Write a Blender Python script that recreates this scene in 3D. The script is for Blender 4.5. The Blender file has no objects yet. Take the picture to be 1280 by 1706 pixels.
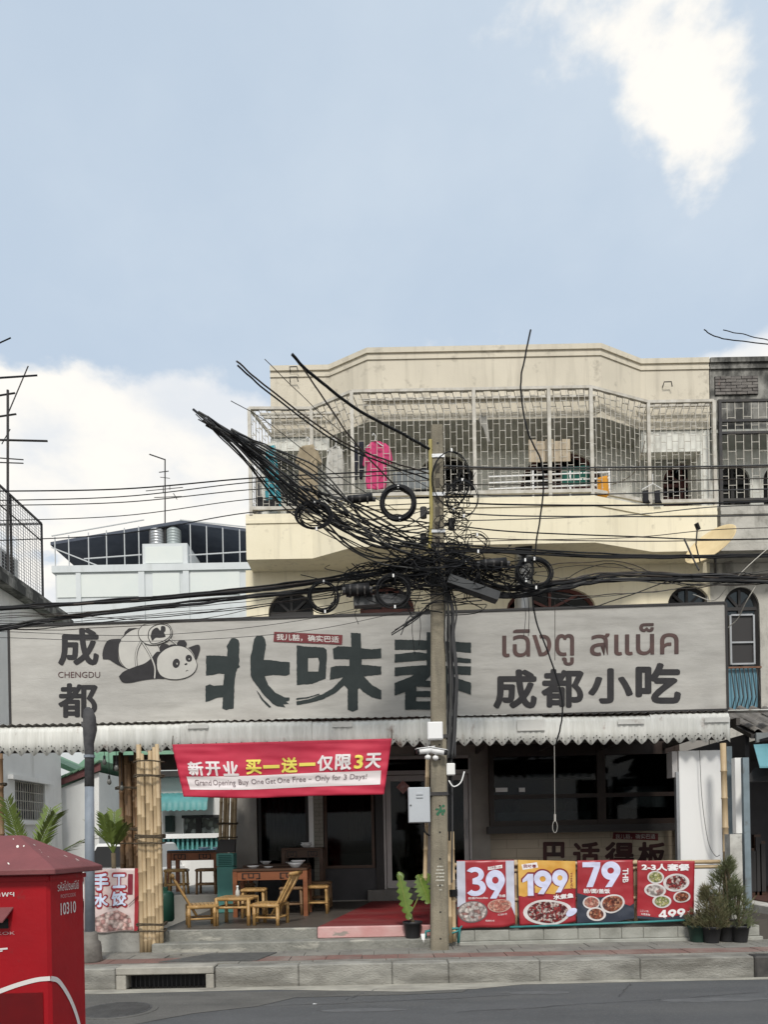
import bpy, bmesh, math, random
from mathutils import Vector, Matrix, noise
random.seed(7)
sc = bpy.context.scene
R = math.radians
# ---------------------------------------------------------------- camera
F, CX, CY, EYE = 1250.0, 640.0, 1395.0, 1.55
ROLL = R(1.1)
SR, CR = math.sin(ROLL), math.cos(ROLL)
cd = bpy.data.cameras.new('camera')
cam = bpy.data.objects.new('camera', cd)
sc.collection.objects.link(cam)
cd.sensor_fit = 'HORIZONTAL'; cd.sensor_width = 36.0
cd.lens = 36.0 * F / 1280.0
cd.shift_y = (CY - 853.0) / 1280.0
cd.clip_start = 0.05; cd.clip_end = 2000
cam.matrix_world = Matrix.Translation((0, 0, EYE)) @ Matrix.Rotation(R(90), 4, 'X') @ Matrix.Rotation(-ROLL, 4, 'Z')
sc.camera = cam
# ---------------------------------------------------------------- sky and sun
SUN_EL, SUN_AZ = R(46), R(180)      # azimuth clockwise from +Y
w = bpy.data.worlds.new('World'); sc.world = w; w.use_nodes = True
nt = w.node_tree; nt.nodes.clear()
def nd(tree, t, **k):
    n = tree.nodes.new(t)
    for a, b in k.items():
        setattr(n, a, b)
    return n
sky = nd(nt, 'ShaderNodeTexSky', sky_type='NISHITA', sun_disc=False)
sky.sun_elevation = SUN_EL; sky.sun_rotation = SUN_AZ
sky.air_density = 1.0; sky.dust_density = 1.5; sky.ozone_density = 1.2
tc = nd(nt, 'ShaderNodeTexCoord')
sep = nd(nt, 'ShaderNodeSeparateXYZ'); nt.links.new(tc.outputs['Generated'], sep.inputs[0])
# project the view direction on a cloud layer
mz = nd(nt, 'ShaderNodeMath', operation='MAXIMUM'); nt.links.new(sep.outputs[2], mz.inputs[0]); mz.inputs[1].default_value = 0.0
az = nd(nt, 'ShaderNodeMath', operation='ADD'); nt.links.new(mz.outputs[0], az.inputs[0]); az.inputs[1].default_value = 0.28
dv = nd(nt, 'ShaderNodeVectorMath', operation='DIVIDE')
cb = nd(nt, 'ShaderNodeCombineXYZ')
for i in range(3): nt.links.new(az.outputs[0], cb.inputs[i])
nt.links.new(tc.outputs['Generated'], dv.inputs[0]); nt.links.new(cb.outputs[0], dv.inputs[1])
def cloud(scale, off, lo, hi, detail=8, dist=0.0, rough=.55):
    mp = nd(nt, 'ShaderNodeMapping'); mp.inputs['Location'].default_value = off
    nt.links.new(dv.outputs[0], mp.inputs[0])
    n = nd(nt, 'ShaderNodeTexNoise'); n.inputs['Scale'].default_value = scale
    n.inputs['Detail'].default_value = detail; n.inputs['Roughness'].default_value = rough; n.inputs['Distortion'].default_value = dist
    nt.links.new(mp.outputs[0], n.inputs['Vector'])
    return n
def mrange(src, a, b, c=0.0, d=1.0):
    m = nd(nt, 'ShaderNodeMapRange', interpolation_type='SMOOTHSTEP')
    nt.links.new(src, m.inputs[0])
    for i, v in enumerate((a, b, c, d)): m.inputs[i + 1].default_value = v
    return m
def mixc(fac, a, b):
    m = nd(nt, 'ShaderNodeMix', data_type='RGBA')
    if fac is not None:
        nt.links.new(fac, m.inputs[0]) if hasattr(fac, 'links') else setattr(m.inputs[0], 'default_value', fac)
    for s, v in ((m.inputs[6], a), (m.inputs[7], b)):
        nt.links.new(v, s) if hasattr(v, 'links') else setattr(s, 'default_value', (*v, 1))
    return m.outputs[2]
SKYS = 0.1
veil = mixc(0.86, sky.outputs[0], (3.35, 3.95, 4.62))                    # thin high haze over the clear sky
n1 = cloud(2.3, (3.75, 19.34, 0.4), 0, 1)
low = mrange(sep.outputs[2], 0.39, 0.61, 0.27, -0.015)                   # more cloud towards the horizon
addn = nd(nt, 'ShaderNodeMath', operation='ADD'); nt.links.new(n1.outputs[0], addn.inputs[0]); nt.links.new(low.outputs[0], addn.inputs[1])
cf = mrange(addn.outputs[0], 0.59, 0.655)
n2 = cloud(3.6, (9.1, 4.2, 2.0), 0, 1)
shade = mrange(n2.outputs[0], 0.38, 0.60)
cloudcol = mixc(shade.outputs[0], (4.55, 4.75, 5.0), (5.85, 5.68, 5.35))
n3 = cloud(1.5, (0.4, 7.7, 1.0), 0, 1)
wisp = mrange(n3.outputs[0], 0.48, 0.75, 0.0, 0.45)
base = mixc(wisp.outputs[0], veil, (4.1, 4.55, 5.0))
bg = nd(nt, 'ShaderNodeBackground'); bg.inputs[1].default_value = SKYS
nt.links.new(mixc(cf.outputs[0], base, cloudcol), bg.inputs[0])
wo = nd(nt, 'ShaderNodeOutputWorld'); nt.links.new(bg.outputs[0], wo.inputs[0])
sl = bpy.data.lights.new('sun', 'SUN'); sl.energy = 1.5; sl.angle = R(10); sl.color = (1.0, 0.955, 0.88)
so = bpy.data.objects.new('sun', sl); sc.collection.objects.link(so)
sd = Vector((math.sin(SUN_AZ) * math.cos(SUN_EL), math.cos(SUN_AZ) * math.cos(SUN_EL), math.sin(SUN_EL)))
so.rotation_euler = (-sd).to_track_quat('-Z', 'Y').to_euler(); so.location = sd * 60
vs = sc.view_settings
vs.view_transform = 'Standard'; vs.look = 'None'; vs.gamma = 1.0; vs.use_curve_mapping = False
vs.exposure = 0.82
sc.render.engine = 'CYCLES'
sc.cycles.max_bounces = 6; sc.cycles.diffuse_bounces = 3; sc.cycles.glossy_bounces = 3
sc.cycles.transmission_bounces = 4; sc.cycles.transparent_max_bounces = 8
sc.cycles.use_denoising = True

# ---------------------------------------------------------------- helpers
def Wp(px, py, Y):
    """the point at distance Y that stands behind a pixel of the 1280 wide photograph"""
    dx, dy = px - CX, CY - py
    return Vector(((dx * CR + dy * SR) * Y / F, Y, EYE + (-dx * SR + dy * CR) * Y / F))
def GX(px, py, Y): return Wp(px, py, Y).x
def GZ(px, py, Y): return Wp(px, py, Y).z
COL = sc.collection
LOC = {}
def tag(o, label=None, cat=None, group=None, kind=None):
    if label: o['label'] = label
    if cat: o['category'] = cat
    if group: o['group'] = group
    if kind: o['kind'] = kind
    return o
def empty(name, loc, label, cat, group=None):
    o = bpy.data.objects.new(name, None); COL.objects.link(o); o.location = loc
    o.empty_display_size = 0.1
    LOC[o.name] = Vector(loc)
    return tag(o, label, cat, group)
def link_mesh(name, me, m, parent=None, smooth=False):
    """verts come in world space; the origin goes to the parent's base or to the mesh's own base"""
    if parent is not None:
        org = LOC[parent.name]
    else:
        xs = [v.co for v in me.vertices]
        mn = [min(c[i] for c in xs) for i in range(3)]; mx = [max(c[i] for c in xs) for i in range(3)]
        org = Vector(((mn[0] + mx[0]) / 2, (mn[1] + mx[1]) / 2, mn[2]))
    me.transform(Matrix.Translation(-org))
    if m is not None: me.materials.append(m)
    if smooth:
        for p in me.polygons: p.use_smooth = True
    o = bpy.data.objects.new(name, me); COL.objects.link(o)
    if parent is not None: o.parent = parent
    else: o.location = org
    LOC[o.name] = org
    return o
class MB:
    def __init__(s): s.v = []; s.f = []
    def add(s, vs, fs):
        b = len(s.v); s.v += [Vector(v) for v in vs]; s.f += [tuple(i + b for i in f) for f in fs]; return s
    def box(s, x0, x1, y0, y1, z0, z1):
        return s.add([(x0,y0,z0),(x1,y0,z0),(x1,y1,z0),(x0,y1,z0),(x0,y0,z1),(x1,y0,z1),(x1,y1,z1),(x0,y1,z1)],
                     [(0,3,2,1),(4,5,6,7),(0,1,5,4),(1,2,6,5),(2,3,7,6),(3,0,4,7)])
    def bar(s, p, q, w, h=None, up=(0,0,1)):
        p, q = Vector(p), Vector(q); h = w if h is None else h
        d = (q - p).normalized(); u = Vector(up)
        if abs(d.dot(u)) > .98: u = Vector((0,1,0))
        a = d.cross(u).normalized() * w / 2; b = a.cross(d).normalized() * h / 2
        vs = [p-a-b, p+a-b, p+a+b, p-a+b, q-a-b, q+a-b, q+a+b, q-a+b]
        return s.add(vs, [(0,1,2,3),(7,6,5,4),(0,4,5,1),(1,5,6,2),(2,6,7,3),(3,7,4,0)])
    def tube(s, pts, r, n=6, cap=True, closed=False):
        pts = [Vector(p) for p in pts]; N = len(pts)
        rs = r if isinstance(r, (list, tuple)) else [r] * N
        rings = []; prev = None
        for i, p in enumerate(pts):
            if closed: d = pts[(i + 1) % N] - pts[i - 1]
            else: d = pts[min(i + 1, N - 1)] - pts[max(i - 1, 0)]
            if d.length < 1e-9: d = Vector((0,0,1))
            d.normalize()
            if prev is None:
                u = Vector((0,0,1)) if abs(d.z) < .9 else Vector((1,0,0))
                a = d.cross(u).normalized()
            else:
                a = (prev - d * prev.dot(d))
                a = a.normalized() if a.length > 1e-6 else d.orthogonal().normalized()
            prev = a; b = d.cross(a)
            rings.append([p + (a * math.cos(2*math.pi*k/n) + b * math.sin(2*math.pi*k/n)) * rs[i] for k in range(n)])
        base = len(s.v)
        for rg in rings: s.v += rg
        M_ = N if closed else N - 1
        for i in range(M_):
            for k in range(n):
                i2 = (i + 1) % N
                s.f.append((base+i*n+k, base+i*n+(k+1)%n, base+i2*n+(k+1)%n, base+i2*n+k))
        if cap and not closed:
            s.f.append(tuple(base+k for k in reversed(range(n)))); s.f.append(tuple(base+(N-1)*n+k for k in range(n)))
        return s
    def cyl(s, p, q, r, n=10, r2=None): return s.tube([p, q], [r, r if r2 is None else r2], n)
    def prism(s, poly, o, ax, ay, depth):
        """polygon in the plane (o, ax, ay), pushed by the vector depth"""
        o, ax, ay, depth = map(Vector, (o, ax, ay, depth)); n = len(poly)
        a = sum(poly[i][0]*poly[(i+1)%n][1] - poly[(i+1)%n][0]*poly[i][1] for i in range(n))
        if a * ax.cross(ay).dot(depth) > 0: poly = poly[::-1]
        f = [o + ax * x + ay * y for x, y in poly]
        b = [v + depth for v in f]
        fs = [tuple(range(n)), tuple(reversed(range(n, 2*n)))]
        fs += [((i+1) % n, i, n+i, n+(i+1) % n) for i in range(n)]
        return s.add(f + b, fs)
    def xz(s, poly, y0, y1): return s.prism(poly, (0, y0, 0), (1,0,0), (0,0,1), (0, y1 - y0, 0))
    def xy(s, poly, z0, z1): return s.prism(poly, (0, 0, z0), (1,0,0), (0,1,0), (0, 0, z1 - z0))
    def yz(s, poly, x0, x1): return s.prism(poly, (x0, 0, 0), (0,1,0), (0,0,1), (x1 - x0, 0, 0))
    def lathe(s, c, prof, n=16):
        c = Vector(c); base = len(s.v)
        for r, z in prof:
            s.v += [c + Vector((r*math.cos(2*math.pi*k/n), r*math.sin(2*math.pi*k/n), z)) for k in range(n)]
        for i in range(len(prof)-1):
            for k in range(n):
                s.f.append((base+i*n+k, base+i*n+(k+1)%n, base+(i+1)*n+(k+1)%n, base+(i+1)*n+k))
        s.f.append(tuple(base+k for k in reversed(range(n)))); s.f.append(tuple(base+(len(prof)-1)*n+k for k in range(n)))
        return s
    def mesh(s, name='m'):
        me = bpy.data.meshes.new(name); me.from_pydata([tuple(v) for v in s.v], [], s.f); me.update(); return me
    def build(s, name, m, parent=None, smooth=False, bevel=0, **t):
        me = s.mesh(name)
        if bevel:
            bm = bmesh.new(); bm.from_mesh(me)
            bmesh.ops.bevel(bm, geom=list(bm.edges), offset=bevel, segments=1, affect='EDGES', clamp_overlap=True)
            bm.to_mesh(me); bm.free()
        o = link_mesh(name, me, m, parent, smooth)
        return tag(o, **t)
def copy_tree(o, parent=None):
    c = o.copy(); COL.objects.link(c); c.parent = parent
    LOC[c.name] = LOC[o.name]
    for ch in list(o.children): copy_tree(ch, c)
    return c
def share(name, src, loc, parent, rot=None):
    """another object on the mesh of src (alike pieces)"""
    o = bpy.data.objects.new(name, src.data); COL.objects.link(o); o.parent = parent
    o.location = Vector(loc) - LOC[parent.name]
    if rot: o.rotation_euler = rot
    return o
def catmull(pts, n=6):
    pts = [Vector(p) for p in pts]
    if len(pts) < 3: return pts
    P = [pts[0]*2 - pts[1]] + pts + [pts[-1]*2 - pts[-2]]
    out = []
    for i in range(1, len(P)-2):
        for k in range(n):
            t = k / n; a, b, c, d = P[i-1], P[i], P[i+1], P[i+2]
            out.append(.5*((2*b) + (c-a)*t + (2*a-5*b+4*c-d)*t*t + (-a+3*b-3*c+d)*t**3))
    out.append(P[-2]); return out

# ---------------------------------------------------------------- materials
MATS = {}
def mat(name, c1, c2=None, scale=3.0, rough=.8, bump=0.0, bscale=None, metal=0.0, stretch=(1,1,1), lo=.35, hi=.65,
        c3=None, s3=1.0, st3=(1,1,1), lo3=.5, hi3=.7, f3=1.0, spec=.4, detail=6, trans=0.0, sheen=0, world=False, c4=None, s4=90.0, lo4=.60, hi4=.68, f4=.8):
    if name in MATS: return MATS[name]
    m = bpy.data.materials.new(name); m.use_nodes = True; t = m.node_tree; b = t.nodes['Principled BSDF']
    b.inputs['Roughness'].default_value = rough; b.inputs['Metallic'].default_value = metal
    b.inputs['Specular IOR Level'].default_value = spec
    if trans: b.inputs['Transmission Weight'].default_value = trans
    tcn = nd(t, 'ShaderNodeTexCoord'); src = tcn.outputs['Object']
    if world:
        g = nd(t, 'ShaderNodeNewGeometry'); src = g.outputs['Position']
    def noi(sc_, st, det=detail):
        mp = nd(t, 'ShaderNodeMapping'); mp.inputs['Scale'].default_value = st; t.links.new(src, mp.inputs[0])
        n = nd(t, 'ShaderNodeTexNoise'); n.inputs['Scale'].default_value = sc_; n.inputs['Detail'].default_value = det
        n.inputs['Roughness'].default_value = .6
        t.links.new(mp.outputs[0], n.inputs['Vector']); return n.outputs[0]
    col = None
    def mix(fac_src, lo_, hi_, A, B, f=1.0):
        r = nd(t, 'ShaderNodeMapRange'); t.links.new(fac_src, r.inputs[0]); r.inputs[1].default_value = lo_; r.inputs[2].default_value = hi_
        r.inputs[4].default_value = f
        x = nd(t, 'ShaderNodeMix', data_type='RGBA'); t.links.new(r.outputs[0], x.inputs[0])
        for s_, v in ((x.inputs[6], A), (x.inputs[7], B)):
            t.links.new(v, s_) if hasattr(v, 'links') else setattr(s_, 'default_value', (*v, 1))
        return x.outputs[2]
    b.inputs['Base Color'].default_value = (*c1, 1)
    col = c1
    if c2 is not None: col = mix(noi(scale, stretch), lo, hi, col, c2)
    if c3 is not None: col = mix(noi(s3, st3, 8), lo3, hi3, col, c3, f3)
    if c4 is not None: col = mix(noi(s4, (1,1,1), 3), lo4, hi4, col, c4, f4)
    if hasattr(col, 'links'): t.links.new(col, b.inputs['Base Color'])
    if bump:
        bn = nd(t, 'ShaderNodeBump'); bn.inputs['Strength'].default_value = min(1, bump); bn.inputs['Distance'].default_value = .02
        t.links.new(noi(bscale or scale*6, stretch), bn.inputs['Height']); t.links.new(bn.outputs[0], b.inputs['Normal'])
    MATS[name] = m; return m
def glass(name, tint=(.6,.65,.65), rough=.05, mixf=.35):
    """window pane: part mirror, part see-through"""
    if name in MATS: return MATS[name]
    m = bpy.data.materials.new(name); m.use_nodes = True; t = m.node_tree; t.nodes.clear()
    o = nd(t, 'ShaderNodeOutputMaterial'); mx = nd(t, 'ShaderNodeMixShader'); g = nd(t, 'ShaderNodeBsdfGlossy'); tr = nd(t, 'ShaderNodeBsdfTransparent')
    fr = nd(t, 'ShaderNodeFresnel'); fr.inputs[0].default_value = 1.28
    g.inputs['Roughness'].default_value = rough; tr.inputs[0].default_value = (*tint, 1)
    t.links.new(fr.outputs[0], mx.inputs[0]); t.links.new(tr.outputs[0], mx.inputs[1]); t.links.new(g.outputs[0], mx.inputs[2])
    t.links.new(mx.outputs[0], o.inputs[0]); MATS[name] = m; return m

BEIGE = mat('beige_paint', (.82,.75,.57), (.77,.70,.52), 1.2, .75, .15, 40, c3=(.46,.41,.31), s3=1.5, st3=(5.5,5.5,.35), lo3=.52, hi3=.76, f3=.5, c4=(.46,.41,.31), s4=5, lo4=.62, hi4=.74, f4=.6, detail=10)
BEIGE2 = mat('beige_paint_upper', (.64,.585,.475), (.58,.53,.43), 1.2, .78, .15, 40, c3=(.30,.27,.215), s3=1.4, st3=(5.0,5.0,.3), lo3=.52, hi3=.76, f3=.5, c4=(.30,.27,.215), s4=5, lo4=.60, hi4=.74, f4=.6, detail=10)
OLDWHITE = mat('aged_white_plaster', (.80,.80,.74), (.70,.70,.64), 2.0, .85, .2, 30, c3=(.16,.15,.12), s3=2.2, st3=(2,2,.6), lo3=.54, hi3=.8, f3=.8)
GREYCON = mat('weathered_concrete', (.36,.35,.32), (.22,.215,.195), 2.5, .9, .4, 25, c3=(.045,.045,.042), s3=1.6, st3=(1.8,1.8,.7), lo3=.44, hi3=.60, f3=.95, c4=(.05,.05,.046), s4=3.2, lo4=.52, hi4=.66, f4=.8)
GREYLITE = mat('stained_grey_plaster', (.52,.50,.45), (.40,.385,.345), 2.0, .9, .4, 25, c3=(.07,.068,.06), s3=1.3, st3=(2.2,2.2,.6), lo3=.52, hi3=.70, f3=.88, c4=(.20,.19,.165), s4=4.0, lo4=.56, hi4=.70, f4=.6, detail=10)
SOFFIT = mat('soffit_grey', (.46,.465,.43), (.36,.365,.335), 3, .9, .2)
CONC = mat('pole_concrete', (.27,.24,.18), (.18,.158,.118), 3.0, .9, .5, 60, c3=(.12,.11,.085), s3=2.0, st3=(6,6,.5), lo3=.52, hi3=.75, f3=.8)
KERB = mat('kerb_concrete', (.34,.33,.295), (.19,.185,.165), 3.2, .92, .8, 45, stretch=(.7,1,1.6), lo=.38, hi=.62, c3=(.12,.112,.095), s3=1.7, st3=(.6,1,3.0), lo3=.47, hi3=.68, f3=.8, detail=12, world=True)
STEP = mat('step_cement', (.28,.275,.245), (.17,.17,.15), 3, .9, .8, 35, c3=(.46,.44,.38), s3=4, st3=(.7,1,2.5), lo3=.54, hi3=.66, f3=.7, detail=12, world=True)
ASPH = mat('asphalt', (.140,.144,.148), (.108,.112,.116), 1.8, .88, 1.0, 220, stretch=(.35,1,1), c3=(.170,.168,.162), s3=1.1, st3=(.3,1.6,1), lo3=.48, hi3=.72, f3=.65, detail=12, world=True, c4=(.21,.21,.205), s4=34, lo4=.56, hi4=.70, f4=.5)
ASPH2 = mat('old_asphalt', (.175,.170,.157), (.115,.113,.106), 3, .92, 1.0, 160, stretch=(.4,1,1), detail=12, world=True, c4=(.26,.255,.24), s4=60, lo4=.58, hi4=.70, f4=.6)
DUST = mat('gutter_dust', (.42,.40,.34), (.24,.225,.195), 5, .95, .3, 60, stretch=(.5,1,1), world=True)
GROUND = mat('bare_ground', (.22,.20,.16), (.16,.15,.12), .8, .95, .3, 10)
BLACK = mat('black_rubber', (.012,.012,.013), None, rough=.55, spec=.3)
CABLE = mat('cable_black', (.012,.0125,.014), None, rough=.6, spec=.2)
CABLE2 = mat('cable_grey', (.05,.05,.052), None, rough=.6)
DARKMET = mat('dark_metal', (.035,.035,.038), (.06,.055,.05), 6, .6, .2, metal=.3)
STEEL = mat('grille_paint', (.60,.575,.52), (.42,.39,.33), 7, .7, .2)
GALV = mat('galvanised', (.42,.43,.44), (.34,.35,.36), 5, .4, .1, metal=.7)
WHITE = mat('white_paint', (.80,.80,.78), (.74,.74,.72), 2, .6, .05, c3=(.42,.41,.38), s3=1.5, st3=(2,2,.4), lo3=.6, hi3=.85, f3=.5)
PLAINW = mat('clean_white', (.78,.78,.77), None, rough=.5)
BAMB = mat('bamboo_pale', (.52,.40,.25), (.40,.295,.17), 5, .5, .15, stretch=(1,1,.4), c3=(.20,.13,.065), s3=3, st3=(2,2,.5), lo3=.56, hi3=.76, f3=.7)
BAMB2 = mat('bamboo_brown', (.24,.145,.075), (.15,.088,.046), 5, .55, .15, stretch=(1,1,.4))
BAMB3 = mat('bamboo_gold', (.46,.29,.115), (.33,.19,.07), 6, .4, .15, c3=(.22,.12,.04), s3=8, lo3=.58, hi3=.74, f3=.7)
ROPE = mat('rope', (.11,.085,.055), (.06,.045,.03), 30, .95, .6, 60)
DKWOOD = mat('dark_wood', (.085,.042,.022), (.05,.024,.013), 5, .4, .1, stretch=(.3,1,1))
REDWOOD = mat('red_brown_wood', (.24,.085,.035), (.15,.05,.02), 6, .45, .1, stretch=(.3,1,1))
GLASSD = glass('shop_glass', (.42,.46,.47))
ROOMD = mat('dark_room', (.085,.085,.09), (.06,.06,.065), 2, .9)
# ================================================================ ground, road, kerb, pavement
def struct(mb, name, m, parent=None, **k):
    o = mb.build(name, m, parent, **k)
    if parent is None: o['kind'] = 'structure'
    return o
struct(MB().box(-400, 400, -300, 600, -1.0, -0.06), 'ground', GROUND)
struct(MB().box(-60, 60, -7, 7.915, -.3, 0.0), 'road', ASPH)
struct(MB().xy([(-30,7.72),(-8,7.74),(-3,7.70),(-1.2,7.76),(-.6,7.66),(.2,7.52),(.9,7.60),(1.4,7.78),(3,7.80),(8,7.80),(30,7.8),(30,7.91),(-30,7.91)], .002, .005), 'gutter', DUST)
struct(MB().xy([(-4.2,6.3),(-2.2,6.35),(-1.75,6.75),(-1.2,7.0),(-.9,7.35),(.1,7.38),(.75,7.45),(.85,7.64),(-.4,7.64),(-3,7.68),(-8,7.68),(-8,6.3)], .003, .0045), 'road_patch', ASPH2)
# kerb of single stones
KZ, KY0, KY1 = .225, 7.915, 8.10
kerb = struct(MB().box(-30, -2.84, KY0+.03, KY1-.01, -.2, KZ-.03).box(-1.83, 30, KY0+.03, KY1-.01, -.2, KZ-.03).box(-2.83, -1.84, KY0+.03, KY1-.01, -.2, -.02), 'kerb', mat('kerb_joint', (.10,.095,.085), None, rough=.95))
edges = [-8.2,-7.2,-6.2,-5.2,-4.2,-2.86,-1.81,-.93,.06,.655,1.62,2.68,3.885]
for a, b in zip(edges[:-1], edges[1:]):
    if abs(a + 2.86) < .01: continue                      # the drain inlet stands here
    j = random.uniform(-.006, .006)
    MB().box(a+.002, b-.003, KY0+j, KY1, -.1, KZ+random.uniform(-.004,.004)).build('kerb_stone', KERB, kerb, bevel=.010)
PAINTK = mat('black_kerb_paint', (.03,.03,.03), (.07,.065,.06), 6, .7, .3)
MB().box(3.895, 4.9, KY0, KY1, -.1, KZ).build('kerb_stone', PAINTK, kerb, bevel=.018)
for a in range(5, 12): MB().box(a-.09, a+.89, KY0, KY1, -.1, KZ).build('kerb_stone', KERB, kerb, bevel=.010)
# drain inlet in the kerb
INLET = mat('inlet_concrete', (.40,.38,.33), (.28,.265,.23), 4, .9, .4, 50)
dr = empty('storm_drain', (-2.335, 7.9, 0), 'pale concrete storm drain inlet with dark slot and iron bars set in the kerb', 'drain')
MB().box(-2.85,-1.82, 7.885, 8.10, .155, .235).build('lintel', INLET, dr, bevel=.01)
MB().box(-2.85,-2.745, 7.89, 8.09, 0, .153).build('side_block', INLET, dr, bevel=.008)
MB().box(-1.905,-1.82, 7.89, 8.09, 0, .153).build('side_block', INLET, dr, bevel=.008)
MB().box(-2.743,-1.907, 8.06, 8.085, 0, .153).build('throat', BLACK, dr)  # throat and bars coloured black to paint the shade inside the slot
for k in range(17):
    x = -2.71 + k*.0475
    MB().cyl((x,7.965,.0),(x,7.965,.154),.006,6).build('iron_bar', BLACK, dr)
# pavement with its slabs
pav = struct(MB().box(-30, 30, KY1-.005, 9.22, -.2, KZ-.015), 'pavement', mat('mortar', (.20,.19,.165), (.14,.13,.115), 5, .95, .4))
SLG = mat('slab_grey', (.26,.25,.22), (.18,.172,.155), 3, .92, .7, 60, c3=(.38,.36,.31), s3=1.3, lo3=.55, hi3=.75, f3=.7, world=True)
SLR = mat('slab_red', (.225,.125,.105), (.17,.11,.095), 4, .92, .5, 60, c3=(.30,.27,.235), s3=1.6, lo3=.5, hi3=.72, f3=.75, world=True)
rows = [(8.106, 8.215, SLG), (8.221, 8.52, SLR), (8.527, 8.80, SLG), (8.807, 9.14, SLG)]
for ri, (y0, y1, mm) in enumerate(rows):
    x = -6.4 + .13*ri
    while x < 6.0:
        wd = .40 if ri else .8
        if not (ri in (1, 2) and -2.36 < x + wd/2 < -1.42):
            dz = random.uniform(-.003,.003)
            MB().box(x+.004, x+wd-.004, y0, y1, KZ-.05, KZ+.002+dz).build('paving_slab', mm, pav)
        x += wd
cov = MB().xy([(-2.50,8.225),(-1.42,8.225),(-1.28,8.78),(-2.05,8.78)], KZ-.03, KZ+.012).build('drain_cover', mat('cast_cover', (.105,.105,.10), (.075,.075,.072), 8, .85, .5, 90, world=True))
tag(cov, 'dark flat cover plate lying in the pavement behind the drain inlet', 'cover')
mh = MB(); mh.lathe((-2.50,6.93,0), [(.36,.006),(.36,.012),(.31,.013),(.305,.008),(.30,.008)], 28)
mhr = empty('manhole_cover', (-2.50,6.93,0), 'round worn manhole cover in the asphalt beside the red post box', 'manhole')
MB().lathe((-2.50,6.93,0), [(.37,.003),(.37,.010),(.33,.011)], 30).build('rim', ASPH2, mhr)
m2 = MB()
m2.lathe((-2.50,6.93,0), [(.315,.011),(.315,.015)], 30)
for k in range(-6,7):
    hw = math.sqrt(max(.0, .29**2-(k*.045)**2)); m2.box(-2.5-hw,-2.5+hw,6.93+k*.045-.008,6.93+k*.045+.008,.0148,.021)
m2.build('lid', mat('worn_iron', (.085,.085,.085), (.06,.06,.06), 6, .7, .3), mhr)
# steps, terrace floor, side yard
FZ = .46
struct(MB().box(-2.80, .64, 8.95, 9.21, .0, .333), 'step', STEP, bevel=.012)
struct(MB().box(-2.78, 5.1, 9.20, 13.0, .0, FZ), 'terrace_floor', mat('terrace_tile', (.10,.088,.075), (.075,.066,.058), 2, .45, .1, world=True))
struct(MB().box(-2.79, -.84, 9.17, 9.24, .30, FZ+.006), 'step_nosing', STEP, bevel=.01)
REDP = mat('worn_red_paint', (.22,.020,.022), (.16,.017,.019), 2.2, .6, .15, c3=(.24,.13,.115), s3=1.5, st3=(.5,1.2,1), lo3=.48, hi3=.8, f3=.6, world=True)
PINKP = mat('faded_pink_paint', (.58,.38,.36), (.50,.24,.23), 2.0, .8, .3, 40, c3=(.26,.24,.21), s3=4, st3=(1,1,2), lo3=.58, hi3=.64, f3=.9, world=True)
struct(MB().xy([(-.835,9.24),(.56,9.24),(1.3,12.86),(-.22,12.86)], FZ-.02, FZ+.006), 'red_walkway', REDP)
struct(MB().box(-.835, .56, 9.155, 9.243, .335, FZ+.012), 'painted_nosing', PINKP, bevel=.01)
struct(MB().box(-.3, 1.7, 12.86, 13.0, FZ, .655), 'door_sill', mat('sill_cement', (.21,.205,.19), (.16,.155,.145), 4, .85, .2), bevel=.01)
YARD = mat('yard_concrete', (.33,.32,.29), (.25,.24,.22), 1.5, .92, .3)
struct(MB().box(-30, -2.80, 9.2, 40, -.2, .22), 'yard', YARD)
struct(MB().box(-3.75, -2.36, 11.9, 15.2, .0, .70), 'side_platform', YARD, bevel=.01)
# low block wall under the menu posters
bw = empty('block_wall', (2.9, 9.2, .2), 'low grey concrete block wall below the hanging menu posters', 'wall')
BLK = mat('cement_block', (.36,.36,.325), (.27,.27,.24), 4, .92, .4, 50, c3=(.15,.15,.13), s3=2, st3=(1,1,2.5), lo3=.52, hi3=.7, f3=.6, world=True)
MB().box(.66, 4.55, 9.14, 9.30, .1, .395).build('core', STEP, bw)
x = .66
while x < 4.5:
    wd = .42 if x < 2 or x > 2.9 else .265
    MB().box(x+.003, min(x+wd,4.55)-.003, 9.125, 9.2, .27, .40).build('block', BLK, bw, bevel=.006); x += wd
MB().box(.64, 4.58, 9.10, 9.16, .15, .268).build('plinth', BLK, bw, bevel=.01)
lw = MB().box(-4.4, -2.83, 9.12, 9.27, .1, .52).build('low_wall', mat('rough_render', (.33,.325,.30), (.25,.245,.225), 4, .92, .6, 18, world=True), bevel=.015)
tag(lw, 'low rough cement wall under the dumpling poster beside the bamboo bundle', 'wall')

# ================================================================ shophouse
def openwall(x0, x1, z0, z1, y0, y1, ops):
    """wall with openings (xa, xb, za, zspring, arch?)"""
    mb = MB(); x = x0
    for (a, b, za, zs, arch) in sorted(ops):
        if a > x: mb.box(x, a, y0, y1, z0, z1)
        if za > z0: mb.box(a, b, y0, y1, z0, za)
        poly = [(a, z1), (a, zs)]
        if arch:
            r = (b - a)/2
            poly += [((a+b)/2 - r*math.cos(math.pi*k/14), zs + arch*math.sin(math.pi*k/14)) for k in range(1, 14)]
        poly += [(b, zs), (b, z1)]
        mb.xz(poly, y0, y1); x = b
    if x < x1: mb.box(x, x1, y0, y1, z0, z1)
    return mb
WFRAME = mat('maroon_frame', (.125,.040,.032), (.09,.03,.025), 5, .55)
DFRAME = mat('black_frame', (.03,.028,.028), None, rough=.55)
PANE = glass('upper_pane', (.18,.20,.21))
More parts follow.
